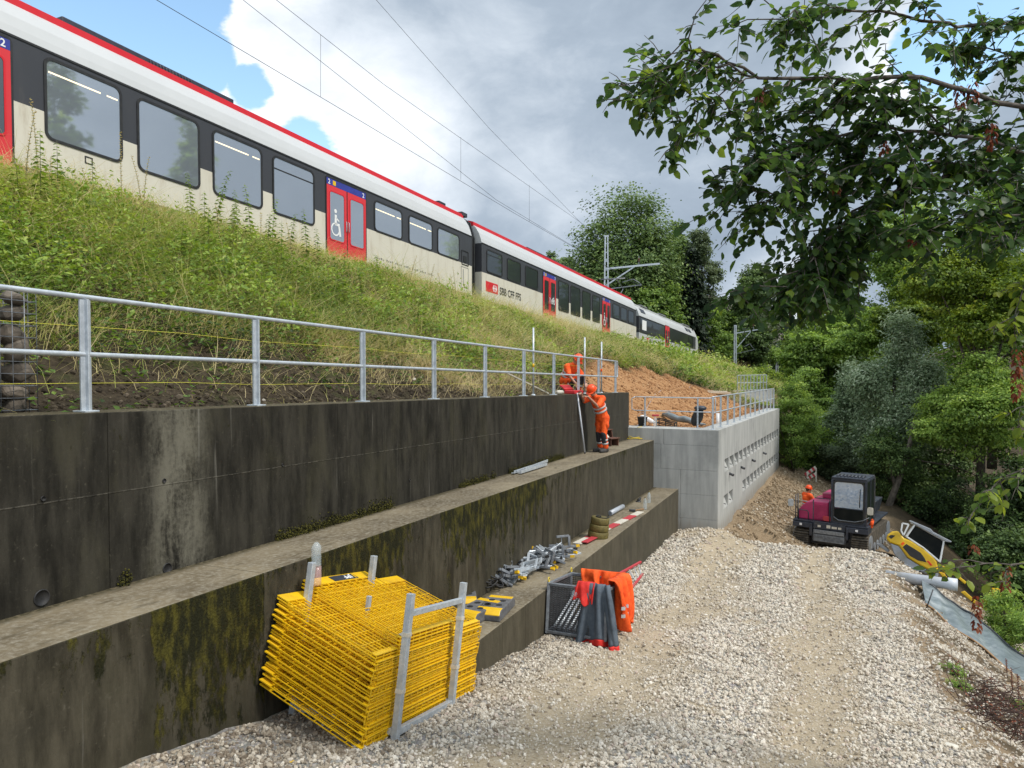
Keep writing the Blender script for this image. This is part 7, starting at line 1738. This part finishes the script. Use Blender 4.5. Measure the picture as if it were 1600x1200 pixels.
# ravine slope, back to front
RT = [  # label, cx, top, bot, hw, Y, mat, ncl, nl, leaf, bias
 ('tall back row tree beneath the overhanging branches', 1320, 350, 760, 90, 74, 'leaf_mid', 420, 24, .52, .45, 20),
 ('tall back row tree behind the silvery willow', 1430, 285, 760, 95, 70, 'leaf_mid', 460, 24, .5, .42, 21),
 ('tall back row tree near the right edge of the ravine', 1560, 215, 760, 105, 62, 'leaf_mid', 460, 24, .48, .46, 22),
 ('tree with layered green boughs left of the silvery willow', 1290, 488, 760, 70, 52, 'leaf_mid', 400, 26, .36, .36, 23),
 ('dense tree right of the far railing above the ravine', 1262, 560, 780, 58, 46, 'leaf_mid', 330, 26, .30, .34, 24),
 ('leaning tree in the middle of the ravine with bare lower stems', 1370, 470, 790, 80, 48, 'leaf_mid', 420, 26, .33, .42, 25),
 ('dark tree low in the ravine behind the tracked dumper', 1345, 620, 880, 70, 42, 'leaf_dark', 330, 26, .28, .42, 26),
 ('dark tree low in the ravine above the mini excavator', 1440, 600, 930, 85, 38, 'leaf_dark', 360, 26, .26, .30, 27),
 ('layered beech with green boughs right of the willow', 1530, 545, 740, 92, 31, 'leaf_mid', 420, 26, .21, .45, 28),
 ('dark tree at the right edge of the ravine under the beech', 1570, 690, 980, 90, 30, 'leaf_dark', 380, 26, .22, .26, 29),
 ('yellow green beech glowing in the light at the upper right', 1540, 345, 570, 122, 33, 'leaf_lime', 520, 26, .25, .42, 30),
 ('lime green tree top just left of the glowing beech', 1420, 425, 560, 60, 44, 'leaf_lime', 260, 24, .28, .34, 31),
]
for (lab, cx, tp, bt, hw, Y, mm_, ncl, nl, lf, bi, sd) in RT:
    ptree('broadleaf_tree', lab, 'tree', cx, tp, bt, hw, Y, M[mm_], ncl, nl, lf, bi, seed=sd, group=RG_, flat=.32 if mm_ != 'leaf_dark' else .5, lump=.5, depth=.8)
ptree('willow', 'silvery grey green willow in the middle of the ravine trees', 'tree', 1400, 484, 760, 86, 36, M['leaf_willow'], 520, 26, .30, .46, seed=40, group=RG_, lw=.62, flat=.9, lump=.5, depth=.8)
ptree('willow', 'small silvery willow bush above the tracked dumper', 'shrub', 1330, 560, 740, 52, 39, M['leaf_willow'], 300, 24, .28, .34, seed=41, group=RG_, lw=.65, flat=.9, depth=.8)
for i, (cx, tp, bt, hw, Y, mm_, bi, lab) in enumerate(((1255, 640, 745, 45, 41, 'leaf_mid', .28, 'low bush at the end of the new wall'), (1244, 585, 745, 34, 36.9, 'leaf_mid', .36, 'tall bush hugging the far end of the new pale wall'), (1288, 690, 765, 36, 39, 'leaf_dark', .5, 'dark bush behind the small tilted barrier'), (1300, 640, 770, 62, 39, 'leaf_mid', .34, 'rounded green bush beyond the small barrier'), (1245, 585, 700, 48, 44, 'leaf_mid', .42, 'bright bush rising behind the end of the new wall'), (1330, 690, 760, 60, 37, 'leaf_grey', .2, 'grey green bush behind the dumper cab'), (1390, 660, 800, 60, 34, 'leaf_dark', .4, 'dark bush around the leaning bare trunk'),
      (1480, 740, 900, 70, 33, 'leaf_dark', .2, 'dark bush behind the excavator cab'), (1590, 830, 960, 60, 24, 'leaf_dark', .35, 'dark bush at the right edge above the leafy shrub'))):
    ptree('bush', lab, 'bush', cx, tp, bt, hw, Y, M[mm_], 200, 24, .18, bi, seed=60 + i, lump=.5)
ptree('leafy_shrub', 'fresh green leafy shrub at the right edge beyond the silvery sheet', 'shrub', 1570, 912, 1020, 52, 15.5, M['leaf_mid'], 130, 18, .085, .48, seed=70, lump=.45)
ptree('leafy_shrub', 'small leafy shrub hanging over the gravel slope at the right edge', 'shrub', 1612, 950, 1010, 34, 14.5, M['leaf_mid'], 80, 16, .08, .45, seed=71, lump=.45)
# bare leaning trunks in the dark of the ravine
for i, (pts, r_) in enumerate((([(1385, 800), (1400, 760), (1418, 712), (1428, 660)], .16), ([(1400, 765), (1392, 735), (1385, 700)], .09), ([(1418, 715), (1450, 722), (1490, 728), (1530, 745)], .05))):
    P_ = [at(x, y, 33) for x, y in pts]; 
    if i == 0: bt_ = thing('bare_tree', 'bare leaning grey trunk with thin branches in the dark ravine', 'tree', P_[0] - Zv * 3); MB().path([P_[0] - Zv * 3] + P_, [r_ * 1.2, r_, r_ * .9, r_ * .75, r_ * .5], 8).build('trunk', M['bark'], bt_, True)
    else: MB().path(P_, [r_ * (1 - .22 * k) for k in range(len(P_))], 6).build('branch', M['bark'], bt_, True)
# woods outside the picture to the right: they darken the ravine and stand in the train windows' reflections
for i, (x, y, h, r_) in enumerate(((34, 24, 17, 6), (40, 35, 19, 7), (46, 48, 19, 8), (30, 14, 13, 5), (52, 60, 24, 9), (30, 20.2, 36, 1.7), (30, 28.4, 33, 1.8))):
    s, t = ST(x, y); gz = float(G(s, t)); tree('broadleaf_tree', 'tree on the far bank of the ravine', 'tree', (x, y, gz), 0, (x, y, gz + h * .55), (r_, r_, h * .45), 260, 24, r_ * .13, .55, M['leaf_mid'], .4, seed=80 + i, group='far bank trees', trunk=.3)

# ------------------------------------------------------------------ overhanging tree, upper right
LT_V = []; 
for y, w, z in ((0, .02, 0), (.22, .30, .05), (.58, .33, .05), (.85, .15, .0), (1.0, .01, -.08)): LT_V += [(-w, y, z), (0, y, z * .2 - .02), (w, y, z)]
LT_V = np.array(LT_V); LT_F = np.array([(i * 3 + k, i * 3 + k + 1, i * 3 + k + 4, i * 3 + k + 3) for i in range(4) for k in range(2)])
M['leaf_near'] = leafmat('near_hornbeam_leaf', [(0, (.016, .035, .016)), (.4, (.04, .085, .026)), (.75, (.09, .16, .032)), (1, (.22, .29, .045))], .42, .55)
M['seed'] = leafmat('brown_seed_bracts', [(0, (.10, .025, .012)), (.6, (.20, .055, .025)), (1, (.32, .12, .06))], .7, .25)
M['twig'] = mat('grey_brown_twig', (.12, .10, .085), (.06, .05, .04), 20, .8)
def overhang():
    rg = random.Random(12); nr = np.random.default_rng(12)
    tb = W(-17.5, 9.3, 0); s, t = ST(tb.x, tb.y); tb = Vector((tb.x, tb.y, float(G(s, t))))
    o = thing('hornbeam', 'near tree hanging its dark leafy branches and brown seed clusters into the upper right', 'tree', tb)
    trunk_top = at(1850, 60, 5.6); MB().path([tb - Zv * .3, tb.lerp(trunk_top, .5) + Vector((.1, .1, 0)), trunk_top, trunk_top + Vector((.2, 0, 2.5))], [.24, .2, .16, .09], 12).build('trunk', M['bark'], o, True)
    limbs = [  # (points px,py,Y), start radius, leaf density, side twig count
      ([(1850, 260, 5.6), (1700, 190, 5.2), (1600, 165, 5.0), (1440, 124, 4.8), (1300, 120, 4.7), (1180, 118, 4.6), (1100, 78, 4.5), (1062, 62, 4.5)], .021, 1.0, 20, .42),
      ([(1180, 118, 4.6), (1100, 95, 4.55), (1040, 105, 4.5), (1000, 130, 4.45)], .010, 1.0, 8, .25),
      ([(1850, 60, 5.6), (1650, 30, 5.2), (1500, 40, 5.0), (1380, 20, 4.8), (1270, 15, 4.7), (1215, 30, 4.6)], .024, 1.2, 20, .40),
      ([(1850, 300, 5.6), (1650, 250, 5.3), (1500, 212, 5.1), (1380, 200, 5.0), (1290, 215, 4.9), (1220, 235, 4.8), (1175, 265, 4.75)], .026, 1.2, 22, .45),
      ([(1850, 360, 5.6), (1680, 300, 5.4), (1540, 270, 5.2), (1430, 285, 5.1), (1340, 330, 5.0), (1280, 390, 4.95), (1240, 450, 4.9)], .026, 1.4, 26, .45),
      ([(1540, 270, 5.2), (1420, 250, 5.0), (1330, 260, 4.9), (1250, 300, 4.85), (1190, 310, 4.8)], .014, 1.3, 18, .40),
      ([(1430, 285, 5.3), (1370, 350, 5.3), (1320, 400, 5.2), (1290, 430, 5.2)], .014, 1.5, 20, .38),
      ([(1500, 212, 5.1), (1430, 160, 5.0), (1350, 165, 4.9), (1270, 175, 4.85)], .012, 1.2, 14, .40),
      ([(1850, 150, 5.6), (1700, 110, 5.4), (1600, 90, 5.2), (1520, 70, 5.1)], .022, 1.2, 12, .32),
      ([(1850, 330, 5.8), (1700, 300, 5.6), (1600, 240, 5.5), (1540, 190, 5.4)], .020, 1.3, 14, .40),
      ([(1850, 420, 5.6), (1720, 380, 5.3), (1620, 340, 5.1), (1530, 330, 5.0), (1450, 350, 4.9)], .020, 1.2, 16, .40),
      ([(1850, 260, 6.1), (1720, 240, 5.9), (1620, 290, 5.8), (1560, 330, 5.7)], .020, 1.3, 14, .45),
      ([(1850, 480, 5.6), (1680, 430, 5.2), (1600, 440, 5.0), (1590, 520, 4.9)], .012, .8, 6, .26),
      ([(1900, 600, 5.6), (1700, 560, 5.2), (1630, 600, 5.0), (1590, 660, 4.9)], .012, .8, 7, .30),
      ([(1900, 700, 5.6), (1720, 720, 5.2), (1600, 735, 4.9), (1560, 750, 4.85), (1530, 790, 4.8)], .010, .55, 5, .22),
      ([(1900, 860, 5.8), (1720, 870, 5.4), (1600, 880, 5.1), (1540, 882, 5.0), (1492, 888, 4.95)], .012, .45, 5, .22),
      ([(1110, 92, 4.5), (1060, 130, 4.45), (1020, 165, 4.4), (980, 158, 4.4)], .006, .9, 9, .24),
      ([(1180, 118, 4.6), (1120, 150, 4.5), (1080, 185, 4.45), (1052, 232, 4.4)], .006, .9, 9, .22),
      ([(1240, 118, 4.65), (1190, 160, 4.6), (1140, 178, 4.55)], .006, .9, 7, .24),
    ]
    LP, LFw, LN, LS, LR = [], [], [], [], []; tw = MB()
    def leaves_along(pts, dens, lit):
        tot = sum((b - a).length for a, b in zip(pts[:-1], pts[1:])); n = max(2, int(tot / .045 * dens)); k = 0
        for i in range(n):
            x = (i + .5) / n * (len(pts) - 1); j = min(int(x), len(pts) - 2); p = pts[j].lerp(pts[j + 1], x - j); d = (pts[j + 1] - pts[j]).normalized(); sd = d.cross(Zv); sd = sd.normalized() if sd.length > .05 else Vector((1, 0, 0))
            sg = 1 if i % 2 else -1; f = d * rg.uniform(.2, .8) + sd * sg * rg.uniform(.4, 1.0) + Zv * rg.uniform(-.9, .1)
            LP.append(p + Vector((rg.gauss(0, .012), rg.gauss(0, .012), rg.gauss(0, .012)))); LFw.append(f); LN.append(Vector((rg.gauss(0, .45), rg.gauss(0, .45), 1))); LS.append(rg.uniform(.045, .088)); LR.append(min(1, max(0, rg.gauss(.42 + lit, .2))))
        # end leaf
    for li, (pts, r0, dens, nt, tl_) in enumerate(limbs):
        P = [at(*p) for p in pts]; m = []
        for i in range(len(P) - 1):
            for q in range(4): m.append(P[i].lerp(P[i + 1], q / 4) + Vector((rg.gauss(0, .012), rg.gauss(0, .02), rg.gauss(0, .012))))
        m.append(P[-1]); tw.path(m, [(r0 if li == 0 else r0 * .6) * (1 - .85 * i / (len(m) - 1)) + .0015 for i in range(len(m))], 7)
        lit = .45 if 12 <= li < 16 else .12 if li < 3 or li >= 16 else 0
        nt = int(nt * (1.3 if li < 3 or li > 15 else 1.6)); dens = dens * (1 if li < 3 else 1.2)
        for q in range(nt):
            k = .22 + .78 * (q + rg.random() * .8) / nt; x = min(k, .999) * (len(m) - 1); j = int(x); p = m[j].lerp(m[min(j + 1, len(m) - 1)], x - j); d = (m[min(j + 1, len(m) - 1)] - m[j]).normalized()
            sd = Vector((rg.gauss(0, .55), rg.gauss(0, .55), rg.gauss(-.15, .5))); L_ = tl_ * rg.uniform(.55, 1.25); e = p + (d * .75 + sd).normalized() * L_ - Zv * .14 * L_; mid = p.lerp(e, .5) + Zv * .06 * L_ + Vector((rg.gauss(0, .02), rg.gauss(0, .02), 0)); tp = [p, p.lerp(mid, .5), mid, mid.lerp(e, .5), e]
            tw.path(tp, [.0045, .004, .0035, .0028, .0015], 5, False); leaves_along(tp, dens, lit)
            for z in range(3):
                u = rg.uniform(.3, .8); b = p.lerp(e, u); e2 = b + (d * .5 + Vector((rg.gauss(0, .6), rg.gauss(0, .6), rg.gauss(-.25, .4)))).normalized() * L_ * .5; tp = [b, b.lerp(e2, .5) + Zv * .015, e2]; tw.path(tp, [.003, .0025, .0012], 5, False); leaves_along(tp, dens, lit)
        leaves_along(m[len(m) // 3:], .6 * dens, lit)
    tw.build('branches', M['twig'], o, True)
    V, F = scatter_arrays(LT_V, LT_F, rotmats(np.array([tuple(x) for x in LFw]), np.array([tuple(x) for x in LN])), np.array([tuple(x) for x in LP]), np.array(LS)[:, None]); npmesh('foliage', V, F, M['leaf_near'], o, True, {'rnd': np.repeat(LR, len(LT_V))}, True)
    for (px, py, Y, n, L_) in ((1187, 135, 4.6, 26, .10), (1500, 135, 4.9, 40, .14), (1520, 128, 4.9, 40, .12), (1550, 190, 5.0, 50, .18), (1425, 372, 4.85, 22, .06), (1590, 545, 4.9, 90, .34), (1305, 280, 4.8, 18, .10), (1527, 930, 4.9, 60, .24), (1572, 885, 4.95, 44, .16), (1382, 218, 4.9, 24, .1), (1522, 850, 4.85, 14, .05)):
        c = at(px, py, Y); q = nr.random(n); a = nr.uniform(0, 6.283, n); P = np.array(tuple(c)) + np.stack([np.cos(a) * .022, np.sin(a) * .022, -q * L_], 1); f = np.stack([np.cos(a) * .6, np.sin(a) * .6, np.full(n, -1.)], 1)
        V, F = scatter_arrays(LT_V * np.array([.75, 1, 1]), LT_F, rotmats(f, np.stack([np.cos(a), np.sin(a), np.full(n, .4)], 1)), P, nr.uniform(.022, .042, n)[:, None]); npmesh('seed_cluster', V, F, M['seed'], o, True, {'rnd': np.repeat(nr.random(n), len(LT_V))}, True)
overhang()
# dry brush at the lower right corner
def brush():
    rg = random.Random(6); c0 = gray(1570, 1110); o = thing('brushwood', 'dark heap of dry reddish twigs at the lower right corner of the gravel slope', 'brushwood', c0); mb = MB(); LP, LF_ = [], []
    for i in range(330):
        px, py = rg.uniform(1500, 1665), 0; py = 1085 + (px - 1525) * .55 + rg.uniform(-25, 45); b = gray(px, min(py, 1240)); d = Vector((rg.gauss(.2, .6), rg.gauss(-.5, .6), rg.uniform(.0, .45))).normalized() * rg.uniform(.25, .8); e = b + d
        mb.path([b, b.lerp(e, .5) + Vector((rg.gauss(0, .04), rg.gauss(0, .04), .05)), e], [.006, .004, .0015], 5, False)
        for k in range(3): LP.append(tuple(b.lerp(e, rg.uniform(.4, 1)))); LF_.append((rg.gauss(0, 1), rg.gauss(0, 1), rg.gauss(.2, .5)))
    for px, py, top in ((1574, 1060, 1036), (1582, 1085, 1050), (1592, 1100, 1060)):
        b = gray(px, py); e = at(px - 2, top - 6, b.y); mb.path([b, e], [.006, .003], 5)
        for k in range(34): LP.append(tuple(b.lerp(e, .3 + .7 * k / 34))); a = k * 2.4; LF_.append((math.cos(a) * .6, math.sin(a) * .6, .5))
    mb.build('twigs', mat('dry_red_twig', (.085, .04, .03), (.045, .028, .022), 20, .8), o, True); n = len(LP); V, F = scatter_arrays(LEAF_V, LEAF_F, rotmats(np.array(LF_), np.tile([.0, .1, 1.], (n, 1))), np.array(LP), np.full((n, 1), .035)); npmesh('dead_leaves', V, F, M['seed'], o, True, {'rnd': np.repeat(np.random.default_rng(1).random(n), 4)})
    # a few green weeds
    for i, (px, py, lab) in enumerate(((1487, 1052, 'low green weed on the gravel slope below the silvery sheet'), (1592, 1110, 'green weed growing through the dry brush at the corner'), (1500, 1075, 'small weed by a bent root on the gravel slope'))):
        b = gray(px, py); ptree('weed', lab, 'weed', px, py - 16, py + 8, 20, b.y, M['leaf_mid'], 30, 10, .045, .4, seed=90 + i)
brush()
# loose bits on the gravel
for i, (px, py, m_, r_, lab) in enumerate(((852, 1004, 'rock', .075, 'flat grey stone at the foot of the mesh box'), (457, 1192, 'yellow', .03, 'yellow plastic scrap on the gravel near the bottom edge'), (1505, 1140, 'yellow', .025, 'small yellow leaf on the gravel slope'), (1482, 1168, 'offwhite', .08, 'white stone on the gravel slope at the lower right'), (945, 1013, 'rock', .07, 'dark stone under the hem of the grey jacket'))):
    p = gray(px, py); o = MB().add([tuple(p + Vector(v * np.array([1.4, 1, .55]) * r_)) for v in ICO_V * (1 + .2 * np.sin(ICO_V[:, :1] * 5 + i))], [tuple(f) for f in ICO_F]).build('stone' if m_ != 'yellow' else 'scrap', M[m_], None, False, r_ * .2); tag(o, lab, 'stone' if m_ != 'yellow' else 'scrap')
